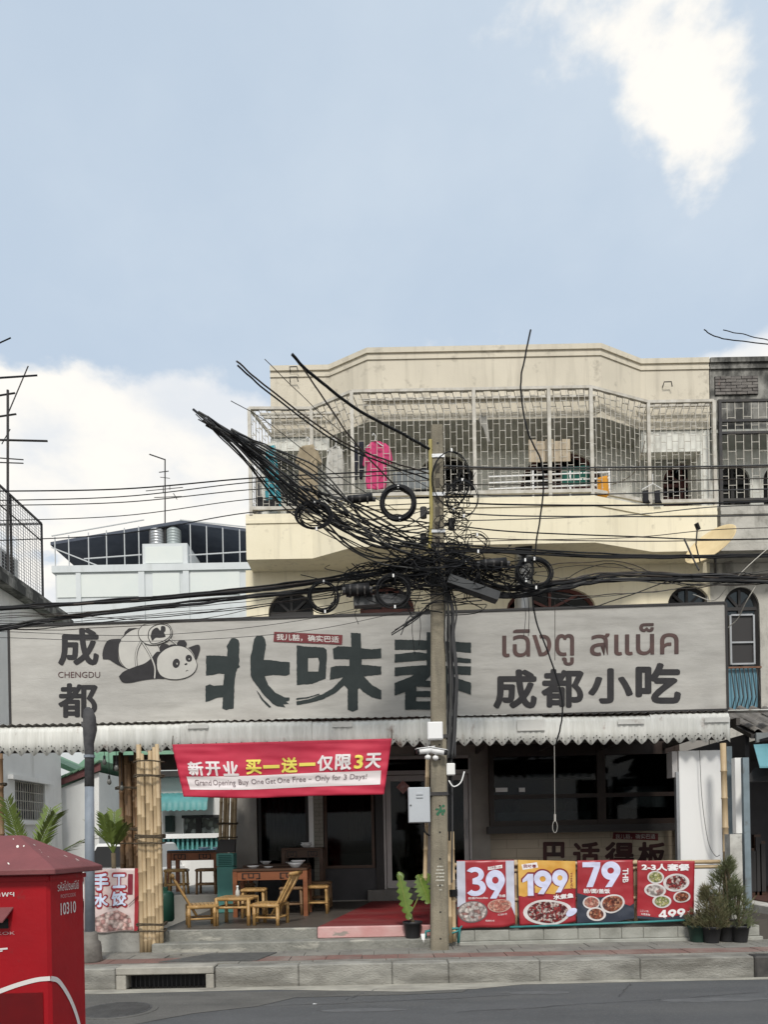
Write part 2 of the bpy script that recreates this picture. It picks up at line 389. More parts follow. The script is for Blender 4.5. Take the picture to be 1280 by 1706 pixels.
def arched_window(parent, a, b, za, zs, arch, y, fm, fan=True, door=False, t=.05, pm=None):
    r = (b-a)/2; cx = (a+b)/2
    outl = [(a, za), (a, zs)] + [(cx - r*math.cos(math.pi*k/12), zs + arch*math.sin(math.pi*k/12)) for k in range(1, 12)] + [(b, zs), (b, za)]
    fr = MB().tube([(p[0], y, p[1]) for p in outl], t, 4)
    fr.box(a, b, y-.03, y+.03, zs-.03, zs+.03); fr.box(a,b,y-.03,y+.03,za,za+.05)
    if fan:
        for k in (3, 6, 9):
            fr.bar((cx, y, zs), (cx - r*math.cos(math.pi*k/12), y, zs + arch*math.sin(math.pi*k/12)), .045)
    fr.box(cx-.03, cx+.03, y-.028, y+.028, za, zs)
    o = fr.build('door' if door else 'window', fm, parent)
    MB().xz(outl, y+.012, y+.02).build('pane', pm or PANE, o)
    if door:
        for (p, q) in ((a+.06, cx-.05), (cx+.05, b-.06)):
            MB().box(p, q, y-.018, y+.008, za+.06, zs-.2).build('door_panel', fm, o)
    return o
Y2 = 13.0
sh = empty('shophouse', (1.7, 13.0, 0), 'three storey beige shophouse with caged top balcony above the grey signboard', 'building')
XL, XR = -2.31, 5.66
# ground floor front, px read at Y=13
def X13(px, py=1380): return GX(px, py, Y2)
GW = mat('front_grey_wall', (.33,.31,.28), (.27,.255,.235), 3, .85, .2)
gz = 3.35
ops = [(X13(428), X13(630), FZ+.02, 2.75, 0), (X13(640), X13(783), .66, 2.95, 0), (X13(817), X13(1133), 1.0, 3.05, 0)]
openwall(XL-.3, XR, .1, gz, Y2, Y2+.22, ops).build('wall', GW, sh)
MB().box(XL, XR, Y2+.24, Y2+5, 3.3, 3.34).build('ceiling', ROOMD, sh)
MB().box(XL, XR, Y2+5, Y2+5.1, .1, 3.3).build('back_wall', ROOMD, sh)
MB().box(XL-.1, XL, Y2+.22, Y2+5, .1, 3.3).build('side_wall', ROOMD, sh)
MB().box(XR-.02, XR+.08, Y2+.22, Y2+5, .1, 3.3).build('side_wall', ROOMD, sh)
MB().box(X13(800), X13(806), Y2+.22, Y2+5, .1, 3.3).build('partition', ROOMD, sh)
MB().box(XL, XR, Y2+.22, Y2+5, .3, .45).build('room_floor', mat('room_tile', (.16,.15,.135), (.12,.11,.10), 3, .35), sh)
# shop windows
def shopwin(px0, px1, z0, z1, m, y=Y2+.03, t=.05):
    a, b = X13(px0), X13(px1)
    f = MB().box(a, a+t, y, y+.09, z0, z1).box(b-t, b, y, y+.09, z0, z1).box(a+t, b-t, y, y+.09, z0, z0+t).box(a+t, b-t, y, y+.09, z1-t, z1)
    o = f.build('window', m, sh)
    MB().box(a+t-.005, b-t+.005, y+.04, y+.05, z0+t-.005, z1-t+.005).build('pane', GLASSD, o)
    return o
wz0 = GZ(540, 1447, Y2)
shopwin(430, 514, GZ(460,1470,Y2), 2.73, DFRAME)
shopwin(540, 624, wz0, 2.73, DKWOOD)
MB().box(X13(515), X13(523), Y2-.03, Y2+.12, GZ(515,1418,Y2), 2.75).build('white_post', WHITE, sh)
BRK = mat('painted_brick', (.30,.285,.245), (.24,.225,.195), 6, .85, .3)
pc = MB().box(X13(523.5), X13(538.5), Y2-.01, Y2+.15, FZ, 2.75).build('brick_column', mat('brick_mortar', (.16,.15,.13), None, rough=.9), sh)
z = FZ + .02; k = 0
while z < 2.7:
    a, b = X13(523.5), X13(538.5)
    if k % 2: MB().box(a-.005, a+.09, Y2-.022, Y2, z, z+.062).build('brick', BRK, pc); MB().box(a+.098, b+.005, Y2-.022, Y2, z, z+.062).build('brick', BRK, pc)
    else: MB().box(a-.005, b+.005, Y2-.022, Y2, z, z+.062).build('brick', BRK, pc)
    z += .07; k += 1
MB().box(X13(430), X13(626), Y2+.02, Y2+.12, FZ, wz0-.005).build('stall_riser', ROOMD, sh)
MB().box(X13(626), X13(639), Y2-.02, Y2+.1, FZ, 2.75).build('dark_post', DFRAME, sh)
# glazed double door in a grey aluminium frame
ALU = mat('grey_aluminium', (.44,.42,.41), (.38,.365,.36), 4, .5, .05, metal=.2)
def gdoor(px0, px1, y):
    a, b = X13(px0), X13(px1); t = .085
    f = MB().box(a, a+t, y, y+.06, .67, 2.62).box(b-t, b, y, y+.06, .67, 2.62).box(a+t, b-t, y, y+.06, .67, .80).box(a+t, b-t, y, y+.06, 2.52, 2.62)
    o = f.build('door', ALU, sh)
    MB().box(a+t-.004, b-t+.004, y+.025, y+.033, .796, 2.524).build('pane', GLASSD, o)
    MB().cyl((b-t/2, y-.04, 1.5), (b-t/2, y-.04, 1.85), .012, 6).build('handle', GALV, o)
    return o
gdoor(644, 717, Y2+.02); gdoor(719, 782, Y2+.03)
df = MB().box(X13(639.5), X13(643), Y2-.03, Y2+.14, .66, 2.9).box(X13(782.5), X13(786), Y2-.03, Y2+.14, .66, 2.9).box(X13(643), X13(782.5), Y2-.03, Y2+.14, 2.63, 2.70).box(X13(643), X13(782.5), Y2-.03, Y2+.14, 2.9, 2.95)
df.build('door_frame', ALU, sh)
MB().box(X13(643), X13(782.5), Y2+.04, Y2+.055, 2.70, 2.9).build('transom_pane', GLASSD, sh)
dia = MB().xz([(X13(673)-.12, 2.42), (X13(673), 2.54), (X13(673)+.12, 2.42), (X13(673), 2.30)], Y2+.010, Y2+.016).build('door_ornament', mat('door_paper', (.50,.36,.34), (.36,.13,.12), 12, .7))
tag(dia, 'square paper charm hung cornerwise on the glass door', 'ornament')
# kitchen hatch: dark wood windows above a tiled recess
KF = mat('hatch_frame', (.030,.018,.013), (.02,.012,.01), 5, .5)
ka, kb = X13(817), X13(1133); ky = 12.72
zl, zb = GZ(960,1386,ky), GZ(960,1374,ky); zm = GZ(960,1325,ky); zt = GZ(960,1258,ky)
kx = [GX(p,1330,ky) for p in (816, 824, 996, 1010, 1126, 1134)]
kw = MB()
for i in (0, 2, 4): kw.box(kx[i], kx[i+1], ky, ky+.1, zb, zt+.3)
for (a, b) in ((kx[1], kx[2]), (kx[3], kx[4])):
    kw.box(a, b, ky+.01, ky+.09, zm-.035, zm+.035); kw.box(a, b, ky+.01, ky+.09, zt, zt+.3); kw.box(a, b, ky+.01, ky+.09, zb, zb+.09)
kwo = kw.build('kitchen_window', KF, sh)
for (a, b) in ((kx[1], kx[2]), (kx[3], kx[4])):
    MB().box(a, b, ky+.045, ky+.052, zb+.09, zm-.035).build('pane', GLASSD, kwo)
    MB().box(a, b, ky+.045, ky+.052, zm+.035, zt).build('pane', GLASSD, kwo)
MB().box(kx[0]-.05, kx[5], ky-.08, ky+.1, zl, zb-.002).build('hatch_shelf', DFRAME, sh)
ty = Y2+.35
tw = MB().box(GX(815,1420,ty), GX(1140,1420,ty), ty, ty+.05, .4, zl+.1).build('tiled_recess', mat('grout', (.33,.27,.20), None, rough=.9), sh)
TILE = mat('cream_tile', (.56,.48,.37), (.50,.42,.32), 2, .4, .05)
for r in range(6):
    zz = zl + .06 - (r+1)*.165; x = GX(818,1420,ty) - (.17 if r % 2 else 0) - .1
    while x < GX(1138,1420,ty):
        x2 = min(x+.56, GX(1139,1420,ty)); x1 = max(x, GX(816,1420,ty))
        if x2 - x1 > .05: MB().box(x1+.004, x2-.004, ty-.008, ty+.01, zz+.004, zz+.161).build('tile', TILE, tw)
        x += .56
# second floor wall
z2 = gz
ops2 = []
def a2(px0, px1): return GX(px0,1000,Y2), GX(px1,1000,Y2)
wins2 = [a2(447, 522), a2(600, 690), a2(845, 992), a2(1113, 1184)]
zsp = GZ(900, 1010, Y2)
for (a, b), arch, zs in zip(wins2, (.36,.40,.37,.34), (zsp-.02,zsp,zsp-.02,zsp-.03)): ops2.append((a, b, zsp-1.7, zs, arch))
openwall(XL, XR, gz+.002, 6.22, Y2, Y2+.22, ops2).build('wall', BEIGE, sh)
for (a, b, za, zs, ar), m, fan in zip(ops2, (DFRAME, WFRAME, WFRAME, DFRAME), (1,1,1,1)):
    arched_window(sh, a, b, za, zs, ar, Y2+.12, m)
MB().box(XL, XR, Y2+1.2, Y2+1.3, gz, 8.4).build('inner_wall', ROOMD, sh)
# plan of the bay: outer line of balcony and cage
bay = [(-2.19,12.43), (-1.09,12.43), (-.40,11.98), (3.46,11.98), (4.54,12.43), (5.62,12.43)]
def offs(pl, d):
    out = []
    for i, p in enumerate(pl):
        n = Vector((0,0))
        for j in (i-1, i):
            if 0 <= j < len(pl)-1:
                e = (Vector(pl[j+1]) - Vector(pl[j])).normalized(); n += Vector((e.y, -e.x))
        n.normalize(); out.append((p[0]+n.x*d, p[1]+n.y*d))
    return out
ZB0, ZB1 = 6.19, 6.94
def ribbon(pl, z0, z1, back, name, m, parent, extra=0):
    o = offs(pl, extra)
    poly = [tuple(p) for p in o] + [(o[-1][0], back), (o[0][0], back)]
    return MB().xy(poly, z0, z1).build(name, m, parent)
ribbon(bay, ZB0, ZB0+.12, Y2+1.2, 'balcony_slab', BEIGE, sh, .0)
def wallstrip(pl, z0, z1, t, mb=None):
    mb = mb or MB(); a = pl; b = offs(pl, -t)
    for i in range(len(a)-1):
        mb.xy([a[i], a[i+1], b[i+1], b[i]], z0, z1)
    return mb
bp = wallstrip(offs(bay, .004), ZB0+.002, ZB1-.16, .12).build('balcony_parapet', BEIGE, sh)
wallstrip(offs(bay, .022), ZB1-.158, ZB1-.10, .15).build('moulding', BEIGE, bp)
wallstrip(offs(bay, .010), ZB1-.099, ZB1, .14).build('coping', BEIGE, bp)
MB().box(-2.185, -2.07, 12.44, Y2+1.0, ZB0+.125, ZB1).build('side_parapet', BEIGE, sh)
# third floor wall and openings (Y3)
Y3 = 13.30
def X3(px, py=800): return GX(px, py, Y3)
ops3 = [(X3(476), X3(524), 6.32, 7.75, 0), (X3(690), X3(795), 6.32, 7.75, .55), (X3(868), X3(1004), 6.32, 7.72, .62), (X3(1105), X3(1172), 6.32, 7.72, .36)]
openwall(-2.05, XR-.02, 6.31, 8.5, Y3, Y3+.2, ops3).build('wall', OLDWHITE, sh)
MAROON = mat('maroon_door', (.105,.035,.032), (.075,.026,.024), 4, .6)
arched_window(sh, *ops3[1], Y3+.1, DFRAME); arched_window(sh, *ops3[2], Y3+.1, MAROON, door=True); arched_window(sh, *ops3[3], Y3+.1, MAROON, door=True)
a, b = ops3[0][:2]
lv = MB().box(a, b, Y3+.1, Y3+.12, 6.32, 7.75).build('window', DFRAME, sh)
for k in range(4): MB().box(a+.08+k*.11, a+.10+k*.11, Y3+.06, Y3+.1, 6.4, 7.75).build('window_bar', STEEL, lv)
# roof parapet, its lower beam and soffit
rp = [(-1.78,12.72), (-.78,12.72), (-.12,12.30), (3.70,12.30), (4.50,12.72), (XR,12.72)]
ZR0, ZR1 = 8.36, 9.56
ribbon(rp, ZR0, ZR0+.1, 18, 'roof_slab', SOFFIT, sh)
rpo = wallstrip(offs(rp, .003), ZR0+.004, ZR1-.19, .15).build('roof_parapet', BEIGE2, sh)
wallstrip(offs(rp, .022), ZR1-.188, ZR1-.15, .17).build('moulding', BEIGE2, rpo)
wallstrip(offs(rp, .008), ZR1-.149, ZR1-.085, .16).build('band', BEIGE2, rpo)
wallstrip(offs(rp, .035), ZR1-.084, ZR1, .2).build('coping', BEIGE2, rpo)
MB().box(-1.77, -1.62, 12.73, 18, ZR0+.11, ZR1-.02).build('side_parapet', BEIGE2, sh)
MB().box(-1.80, -.80, 12.74, 13.0, 8.14, ZR0-.004).build('beam', OLDWHITE, sh)
MB().box(4.50, XR-.1, 12.74, 13.0, 8.0, ZR0-.004).build('beam', OLDWHITE, sh)
MB().box(5.50, 5.655, 12.73, 13.28, ZB1-.2, ZR0-.006).build('column', OLDWHITE, sh)
MB().box(-2.0, -1.72, 12.9, 13.28, ZB1-.2, ZR0-.006).build('column', OLDWHITE, sh)
# small iron hooks on the parapet
for (px, py) in ((490,615), (490,632), (1113,640)):
    p = Wp(px, py, 12.66)
    MB().tube([p+Vector((-.07,.05,-.02)), p+Vector((-.07,-.03,.02)), p+Vector((.05,-.03,.02)), p+Vector((.07,-.01,-.05))], .010, 5).build('iron_hook', DARKMET, sh)
# cage of welded bars round the balcony
cage = MB(); ZC0, ZC1 = ZB1+.10, 8.70
cp = offs(bay, -.05); cp[0] = (-2.10,12.44)
for i in range(len(cp)-1):
    p, q = cp[i], cp[i+1]
    cage.bar((*p, ZC1), (*q, ZC1), .045); cage.bar((*p, ZC0), (*q, ZC0), .055)
posts = list(cp) + [(GX(790,700,12.03),12.03), (GX(915,700,12.03),12.03)]
for p in posts: cage.bar((*p, ZB1-.02), (*p, ZC1), .055)
cage.bar((*cp[0], ZC1), (-1.80,13.5,ZC1), .04); cage.bar((*cp[0], ZC0), (-1.85,13.5,ZC0), .04)
for (x0, x1, y) in ((-1.95, -.5, 12.62), (-1.9,-.9,12.72), (4.4, 5.6, 12.6), (-.2, 3.6, 12.27)): cage.bar((x0, y, ZC1-.0), (x1, y, ZC1-.0), .035)
cgo = cage.build('balcony_cage', STEEL, sh)
lat = MB()
def lattice(p, q, z0, z1, step=.098, hh=.225, th=.0078):
    p, q = Vector(p), Vector(q); L = (q-p).length; n = max(1, round(L/step)); d = (q-p)/n
    for i in range(1, n): a = p + d*(i + random.uniform(-.06,.06)); b_ = p + d*(i + random.uniform(-.06,.06)); lat.bar((*a, z0), (*b_, z1), th)
    for i in range(n):
        z = z0 + (hh*.5 if i % 2 else 0) + hh*.4 + random.uniform(-.012,.012)
        while z < z1 - .05:
            lat.bar((*(p+d*i), z), (*(p+d*(i+1)), z), th*.9); z += hh
for i in range(len(cp)-1): lattice(cp[i], cp[i+1], ZC0, ZC1)
lattice(cp[0], (-1.82,13.4), ZC0, ZC1, .13)
# cage roof: slanting welded bars between the front edge and the parapet
def roofgrid(p, q, r, s, step=.125, hh=.15):
    p, q, r, s = map(Vector, (p, q, r, s)); n = max(2, round((q-p).length/step)); L = ((s+r)/2 - (p+q)/2).length; m = max(2, round(L/hh))
    sk = .0
    for i in range(n+1):
        lat.bar(p.lerp(q, i/n), r.lerp(s, i/n), .009)
    for i in range(n):
        for j in range(m):
            t = (j + (.5 if i % 2 else 0) + .25)/m
            if t < 1: lat.bar(p.lerp(q, i/n).lerp(r.lerp(s, i/n), t), p.lerp(q, (i+1)/n).lerp(r.lerp(s, (i+1)/n), t), .009)
inner = [(-1.85,13.4), (-.80,12.75), (-.14,12.33), (3.70,12.33), (4.50,12.75), (5.60,12.75)]
inner = [(-1.78,12.95), (-.9,12.95), (-.2,12.60), (3.62,12.60), (4.44,12.95), (5.55,12.95)]
for i in range(len(cp)-1):
    zi = ZC1 - .34
    roofgrid((*cp[i], ZC1), (*cp[i+1], ZC1), (inner[i][0], inner[i][1]-.27, zi), (inner[i+1][0], inner[i+1][1]-.27, zi))
lo = lat.build('lattice', STEEL, cgo); lo['kind'] = 'stuff'
# inner safety rail at the doors
rail = MB()
for k in range(5): rail.bar((X3(800),12.25,7.0+k*.1), (X3(985),12.25,7.04+k*.1), .022)
for px in (868, 925, 985): rail.bar((X3(px),12.26,6.4), (X3(px),12.26,7.5), .03)
rail.build('inner_rail', PLAINW, sh)

# what shows through the shop windows
CURT = mat('net_curtain', (.30,.33,.33), (.22,.25,.25), 4, .9)
def curtain(px0, px1, z0, z1, y):
    a, b = X13(px0), X13(px1); n = 60
    vs = []
    for i in range(n+1):
        x = a+(b-a)*i/n; d = .035*math.sin(i*1.15)+.02*math.sin(i*.5)
        vs += [(x, y+d, z0), (x, y+d, z1)]
    me = MB().add(vs, [(2*i, 2*i+2, 2*i+3, 2*i+1) for i in range(n)]).mesh(); return link_mesh('curtain', me, CURT, sh, True)
curtain(440, 508, 1.35, 2.7, Y2+.30)
curtain(575, 604, 1.5, 2.7, Y2+1.1)
MB().box(X13(545), X13(618), Y2+1.6, Y2+2.0, .45, 1.25).build('inner_counter', mat('inner_counter', (.20,.19,.18), (.15,.14,.13), 3, .5), sh)
MB().box(X13(650), X13(700), Y2+2.5, Y2+2.9, .45, 1.9).build('inner_cupboard', mat('inner_green', (.07,.10,.05), (.12,.11,.07), 3, .6), sh)
MB().box(X13(725), X13(775), Y2+1.5, Y2+1.9, .45, 1.4).build('inner_cupboard', mat('inner_grey', (.16,.17,.19), (.10,.11,.12), 5, .6), sh)
KIN = mat('kitchen_steel', (.26,.28,.29), (.18,.19,.20), 5, .35, metal=.5)
kpx = lambda px, py, Y: GX(px, py, Y)
MB().box(kpx(878,1290,13.6), kpx(990,1290,13.6), 13.6, 13.75, GZ(930,1296,13.6), GZ(930,1288,13.6)).build('kitchen_pipe', KIN, sh)
MB().box(kpx(1035,1300,13.9), kpx(1110,1300,13.9), 13.8, 14.3, GZ(1070,1345,13.9), GZ(1070,1310,13.9)).build('extractor_hood', KIN, sh)
MB().box(kpx(830,1350,14.2), kpx(985,1350,14.2), 14.2, 14.6, GZ(900,1372,14.2), GZ(900,1352,14.2)).build('kitchen_shelf', KIN, sh)
for k, (px, h) in enumerate(((845,.16),(862,.22),(935,.28),(948,.2),(972,.25))): MB().lathe((kpx(px,1350,14.3), 14.3, GZ(px,1352,14.2)), [(.06,0),(.075,h*.5),(.05,h*.9),(.03,h)], 10).build('kitchen_jar', KIN if k % 2 else mat('jar_green', (.06,.16,.10), None, rough=.3), sh)
for (px, w_) in ((836,20), (870,10)): MB().box(kpx(px-w_/2,1316,ky), kpx(px+w_/2,1316,ky), ky-.004, ky+.008, GZ(px,1319,ky), GZ(px,1312,ky)).build('paper_note', PLAINW, sh)

# wear on the road: cracks, tar stains
road_o = bpy.data.objects['road']
TAR = mat('tar_stain', (.055,.056,.058), (.085,.086,.088), 5, .8, world=True)
def flat_strip(pts, wd, z, name, m):
    vs = []; n = len(pts)
    for i, p in enumerate(pts):
        d = (Vector(pts[min(i+1,n-1)]) - Vector(pts[max(i-1,0)])).normalized(); q = Vector((-d.y, d.x))*wd*random.uniform(.4,1.0)/2
        vs += [(p[0]+q.x, p[1]+q.y, z), (p[0]-q.x, p[1]-q.y, z)]
    return MB().add(vs, [(2*i, 2*i+1, 2*i+3, 2*i+2) for i in range(n-1)]).build(name, m, road_o)
for (x0, y0, x1, y1) in ((-1.3,6.95,1.2,7.25), (.6,6.6,3.6,7.15), (2.2,7.1,2.5,7.7), (-.4,7.2,-.1,7.7)):
    P = []; n = 26
    for k in range(n+1):
        t = k/n; P.append((x0+(x1-x0)*t + random.uniform(-.012,.012), y0+(y1-y0)*t + .05*noise.noise((t*6, x0, 0)) + random.uniform(-.012,.012)))
    flat_strip(P, .012, .0058, 'road_crack', TAR)
for (cx, cy, rx, ry) in ((1.5,7.35,.35,.07), (3.0,6.9,.5,.08), (-.2,6.75,.4,.06)):
    MB().xy([(cx+rx*math.cos(a)*(1+.35*noise.noise((math.cos(a)*2, math.sin(a)*2, cx))), cy+ry*math.sin(a)*(1+.5*noise.noise((math.cos(a)*2, math.sin(a)*2, cx+5)))) for a in [2*math.pi*k/24 for k in range(24)]], .001, .0052).build('road_stain', mat('dull_stain', (.095,.097,.099), (.125,.127,.13), 6, .9, world=True), road_o)
# ================================================================ printing on surfaces
def glyph_mesh(s, bold=0.0, extr=0.0, spacing=1.0, res=3, thin=False):
    """a line of lettering as a flat mesh in the unit plane (x right, y up)"""
    cu = bpy.data.curves.new('t', 'FONT'); cu.body = s; fat = bold if (bold > .025 or thin) else 0; cu.offset = 0 if fat else bold; cu.extrude = extr; cu.resolution_u = res
    cu.space_character = spacing; cu.fill_mode = 'FRONT' if extr == 0 else 'BOTH'
    ob = bpy.data.objects.new('t', cu); COL.objects.link(ob)
    dg = bpy.context.evaluated_depsgraph_get()
    me = bpy.data.meshes.new_from_object(ob.evaluated_get(dg)); bpy.data.objects.remove(ob); bpy.data.curves.remove(cu)
    me.materials.clear()
    if fat:
        n = len(me.vertices); V = [v.co.copy() for v in me.vertices]; Fs = [tuple(p.vertices) for p in me.polygons]; vs = []; fs = []
        for k in range(9):
            d = Vector((0,0,0)) if k == 8 else Vector((math.cos(k*math.pi/4)*fat, math.sin(k*math.pi/4)*fat, 0))
            vs += [v + d + Vector((0,0,k)) for v in V]; fs += [tuple(i + k*n for i in f) for f in Fs]
        me = bpy.data.meshes.new('g'); me.from_pydata(vs, [], fs)
    return me
def place(me, fn, name, m, parent, rot=0.0, box=None, cuts=0):
    """fit a flat mesh to the box (x0,y0,x1,y1) of a surface and lay it on with fn(x, y)"""
    xs = [v.co.x for v in me.vertices]; ys = [v.co.y for v in me.vertices]
    if not xs: return None
    a, b, c, d = min(xs), max(xs), min(ys), max(ys)
    x0, y0, x1, y1 = box
    if cuts:
        bm = bmesh.new(); bm.from_mesh(me); bmesh.ops.triangulate(bm, faces=bm.faces)
        for _ in range(cuts):
            le = [e for e in bm.edges if e.calc_length() > (b-a)*.06]
            if le: bmesh.ops.subdivide_edges(bm, edges=le, cuts=1)
            bmesh.ops.triangulate(bm, faces=bm.faces)
        bm.to_mesh(me); bm.free()
    for v in me.vertices:
        zk = v.co.z if v.co.z >= .5 else 0
        v.co = fn(x0 + (v.co.x-a)/(b-a)*(x1-x0), y0 + (v.co.y-c)/(d-c)*(y1-y0)) - Vector((0, .00022*zk, 0))
    return link_mesh(name, me, m, parent)
def poly_mesh(pts, *holes):
    """filled flat outline, further outlines cut holes"""
    cu = bpy.data.curves.new('f', 'CURVE'); cu.dimensions = '2D'; cu.fill_mode = 'FRONT' if False else 'BOTH'
    for ring in (pts,) + holes:
        sp = cu.splines.new('POLY'); sp.points.add(len(ring)-1); sp.use_cyclic_u = True
        for q, (x, y) in zip(sp.points, ring): q.co = (x, y, 0, 1)
    ob = bpy.data.objects.new('f', cu); COL.objects.link(ob)
    me = bpy.data.meshes.new_from_object(ob.evaluated_get(bpy.context.evaluated_depsgraph_get())); bpy.data.objects.remove(ob); bpy.data.curves.remove(cu)
    me.materials.clear(); return me
def digit_mesh(ch):
    """heavy geometric numerals as on the posters"""
    if ch == '1': me = poly_mesh([(.05,.74),(.30,1.0),(.55,1.0),(.55,0),(.28,0),(.28,.70),(.05,.60)])
    elif ch == '9':
        o = [(.5+.5*math.cos(t), .64+.36*math.sin(t)) for t in [k*math.pi/18 for k in range(-9, 27)]]
        o = [(.5+.5*math.cos(t), .64+.36*math.sin(t)) for t in [R(a) for a in range(-38, 258, 8)]]
        out = o + [(.46,.28),(.20,0),(.54,0)]
        me = poly_mesh(out, [(.5+.17*math.cos(R(a)), .64+.12*math.sin(R(a))) for a in range(0,360,15)])
    elif ch == '7': me = poly_mesh([(.0,1),(1,1),(1,.82),(.58,0),(.22,0),(.64,.80),(.0,.80)])
    elif ch == '3':
        up = [(.46+.44*math.cos(R(a)), .74+.26*math.sin(R(a))) for a in range(150,-61,-10)]; lo = [(.48+.50*math.cos(R(a)), .29+.29*math.sin(R(a))) for a in range(55,-151,-10)]
        il = [(.48+.22*math.cos(R(a)), .29+.12*math.sin(R(a))) for a in range(-150,71,15)]; iu = [(.46+.18*math.cos(R(a)), .74+.10*math.sin(R(a))) for a in range(-70,151,15)]
        me = poly_mesh(up + lo + il + [(.34,.42),(.34,.60)] + iu)
    else: me = poly_mesh([(.55,1),(.85,1),(.85,.42),(1,.42),(1,.22),(.85,.22),(.85,0),(.55,0),(.55,.22),(0,.22),(0,.40)], [(.55,.72),(.55,.42),(.30,.42)])
    return me
def lay(me, fn):
    for v in me.vertices: v.co = fn(v.co.x, v.co.y)
    return me
def ell(cx, cy, rx, ry, n=28, rot=0): return [(cx + rx*math.cos(t)*math.cos(rot) - ry*math.sin(t)*math.sin(rot), cy + rx*math.cos(t)*math.sin(rot) + ry*math.sin(t)*math.cos(rot)) for t in [2*math.pi*k/n for k in range(n)]]
def stroke_mesh(pts, wd, closed=False):
    P = [Vector((*p, 0)) for p in pts]; n = len(P); vs = []; fs = []
    for i, p in enumerate(P):
        d = (P[(i+1) % n] - P[i-1]) if closed else (P[min(i+1,n-1)] - P[max(i-1,0)])
        d.normalize(); q = Vector((-d.y, d.x, 0))*wd/2; vs += [p+q, p-q]
    for i in range(n if closed else n-1):
        j = (i+1) % n; fs.append((2*i, 2*i+1, 2*j+1, 2*j))
    me = bpy.data.meshes.new('s'); me.from_pydata(vs, [], fs); return me
def rough_edge(pts, amp, seg):
    out = []; n = len(pts)
    for i in range(n):
        a, b = Vector(pts[i]), Vector(pts[(i+1) % n]); L = (b-a).length; k = max(1, int(L/seg)); nr = Vector((-(b-a).y, (b-a).x)).normalized() if L else Vector((0,0))
        for j in range(k):
            t = j/k; p = a.lerp(b, t)
            if j: p = p + nr*random.uniform(-amp, amp)
            out.append((p.x, p.y))
    return out

# ================================================================ signboard
SGL, SGR, SZ0, SZ1 = (GX(16,1130,10.45), 10.45), (GX(1211,1100,10.0), 10.0), 3.165, 4.59
sU = (Vector((*SGR,0)) - Vector((*SGL,0))); SW = sU.length; sU.normalize(); sN = Vector((sU.y, -sU.x, 0))   # towards the street
sO = Vector((*SGL, SZ0))
def sign_pt(px, py, off):
    """ray of a photo pixel met with the face of the sign"""
    d = Wp(px, py, 1.0) - Vector((0,0,EYE)); o = Vector((0,0,EYE))
    t = (sO - o).dot(sN) / d.dot(sN); return o + d*t + sN*off
sign = empty('signboard', sO + sU*SW/2, 'long grey board sign with dark brush characters and a panda above the awning', 'sign')
SGM = mat('sign_board', (.50,.485,.45), (.41,.395,.365), 3.0, .7, .15, 30, stretch=(.6,1,2.2), c3=(.32,.305,.28), s3=3.5, st3=(.4,1,3.0), lo3=.52, hi3=.72, f3=.6)
sp = MB(); sp.prism([(0,0),(SW,0),(SW,SZ1-SZ0),(0,SZ1-SZ0)], sO, sU, (0,0,1), -sN*.10); sp.build('panel', SGM, sign)
fr = MB(); H = SZ1-SZ0
for (a, b) in (((0,0),(SW,0)), ((0,H),(SW,H)), ((0,0),(0,H)), ((SW,0),(SW,H))):
    fr.bar(sO+sU*a[0]+Vector((0,0,a[1]))-sN*.045, sO+sU*b[0]+Vector((0,0,b[1]))-sN*.045, .03 if a[0]==b[0] else .12, .12 if a[0]==b[0] else .03)
fr.build('frame', DFRAME, sign)
for k in range(9):
    bk = MB()
    x = .3 + k*(SW-.6)/8; p = sO + sU*x - sN*.14
    bk.bar(p+Vector((0,0,-.25)), p+Vector((0,0,H-.05)), .05); bk.bar(p+Vector((0,0,H*.7)), p+Vector((0,1.1,-.1)), .04); bk.build('support_frame', DARKMET, sign)
INK = mat('dark_green_ink', (.013,.022,.022), (.020,.030,.030), 8, .6); INKB = mat('charcoal_ink', (.018,.017,.019), (.028,.026,.028), 8, .6)
INKR = mat('maroon_ink', (.10,.030,.030), (.05,.03,.03), 3, .6); TAGR = mat('tag_red', (.17,.028,.032), None, rough=.6); INKW = mat('white_ink', (.70,.68,.64), None, rough=.6)
def crop(x0, y0, s): return lambda p: (x0 + p[0]/s, y0 + p[1]/s)
def brush(polys, cv, m, name='brush_character', off=.004, holes=None):
    vs, fs = [], []
    for k, pl in enumerate(polys):
        pl = rough_edge([cv(p) for p in pl], .35, 3.0)
        hl = [[cv(p) for p in holes[k]]] if holes and k in holes else []
        me = lay(poly_mesh(pl, *hl), lambda x, y: sign_pt(x, y, off + .0012*k)); b = len(vs)
        vs += [v.co.copy() for v in me.vertices]; fs += [tuple(i+b for i in p.vertices) for p in me.polygons]
    me = bpy.data.meshes.new('b'); me.from_pydata(vs, [], fs); return link_mesh(name, me, m, sign)
c1 = crop(330, 1040, 5.565)
brush([[(75,290),(150,288),(270,295),(275,240),(265,205),(290,160),(310,130),(345,128),(375,145),(385,180),(380,300),(385,340),(378,370),(390,395),(365,410),(350,450),(340,540),(330,780),(290,785),(265,795),(225,780),(232,675),(180,680),(120,705),(70,720),(70,570),(110,555),(150,570),(232,565),(245,460),(200,455),(130,470),(75,475)],
       [(548,103),(600,108),(622,140),(632,190),(610,330),(680,332),(760,345),(852,352),(852,460),(820,475),(700,468),(620,480),(650,560),(720,635),(800,675),(850,678),(848,705),(815,715),(845,738),(790,740),(810,770),(740,760),(690,735),(600,640),(545,565),(510,520),(488,470),(487,300),(505,230),(520,140)],
       [(540,610),(560,630),(610,700),(680,765),(660,772),(590,700)]], c1, INK)
c2 = crop(400, 1000, 2.909)
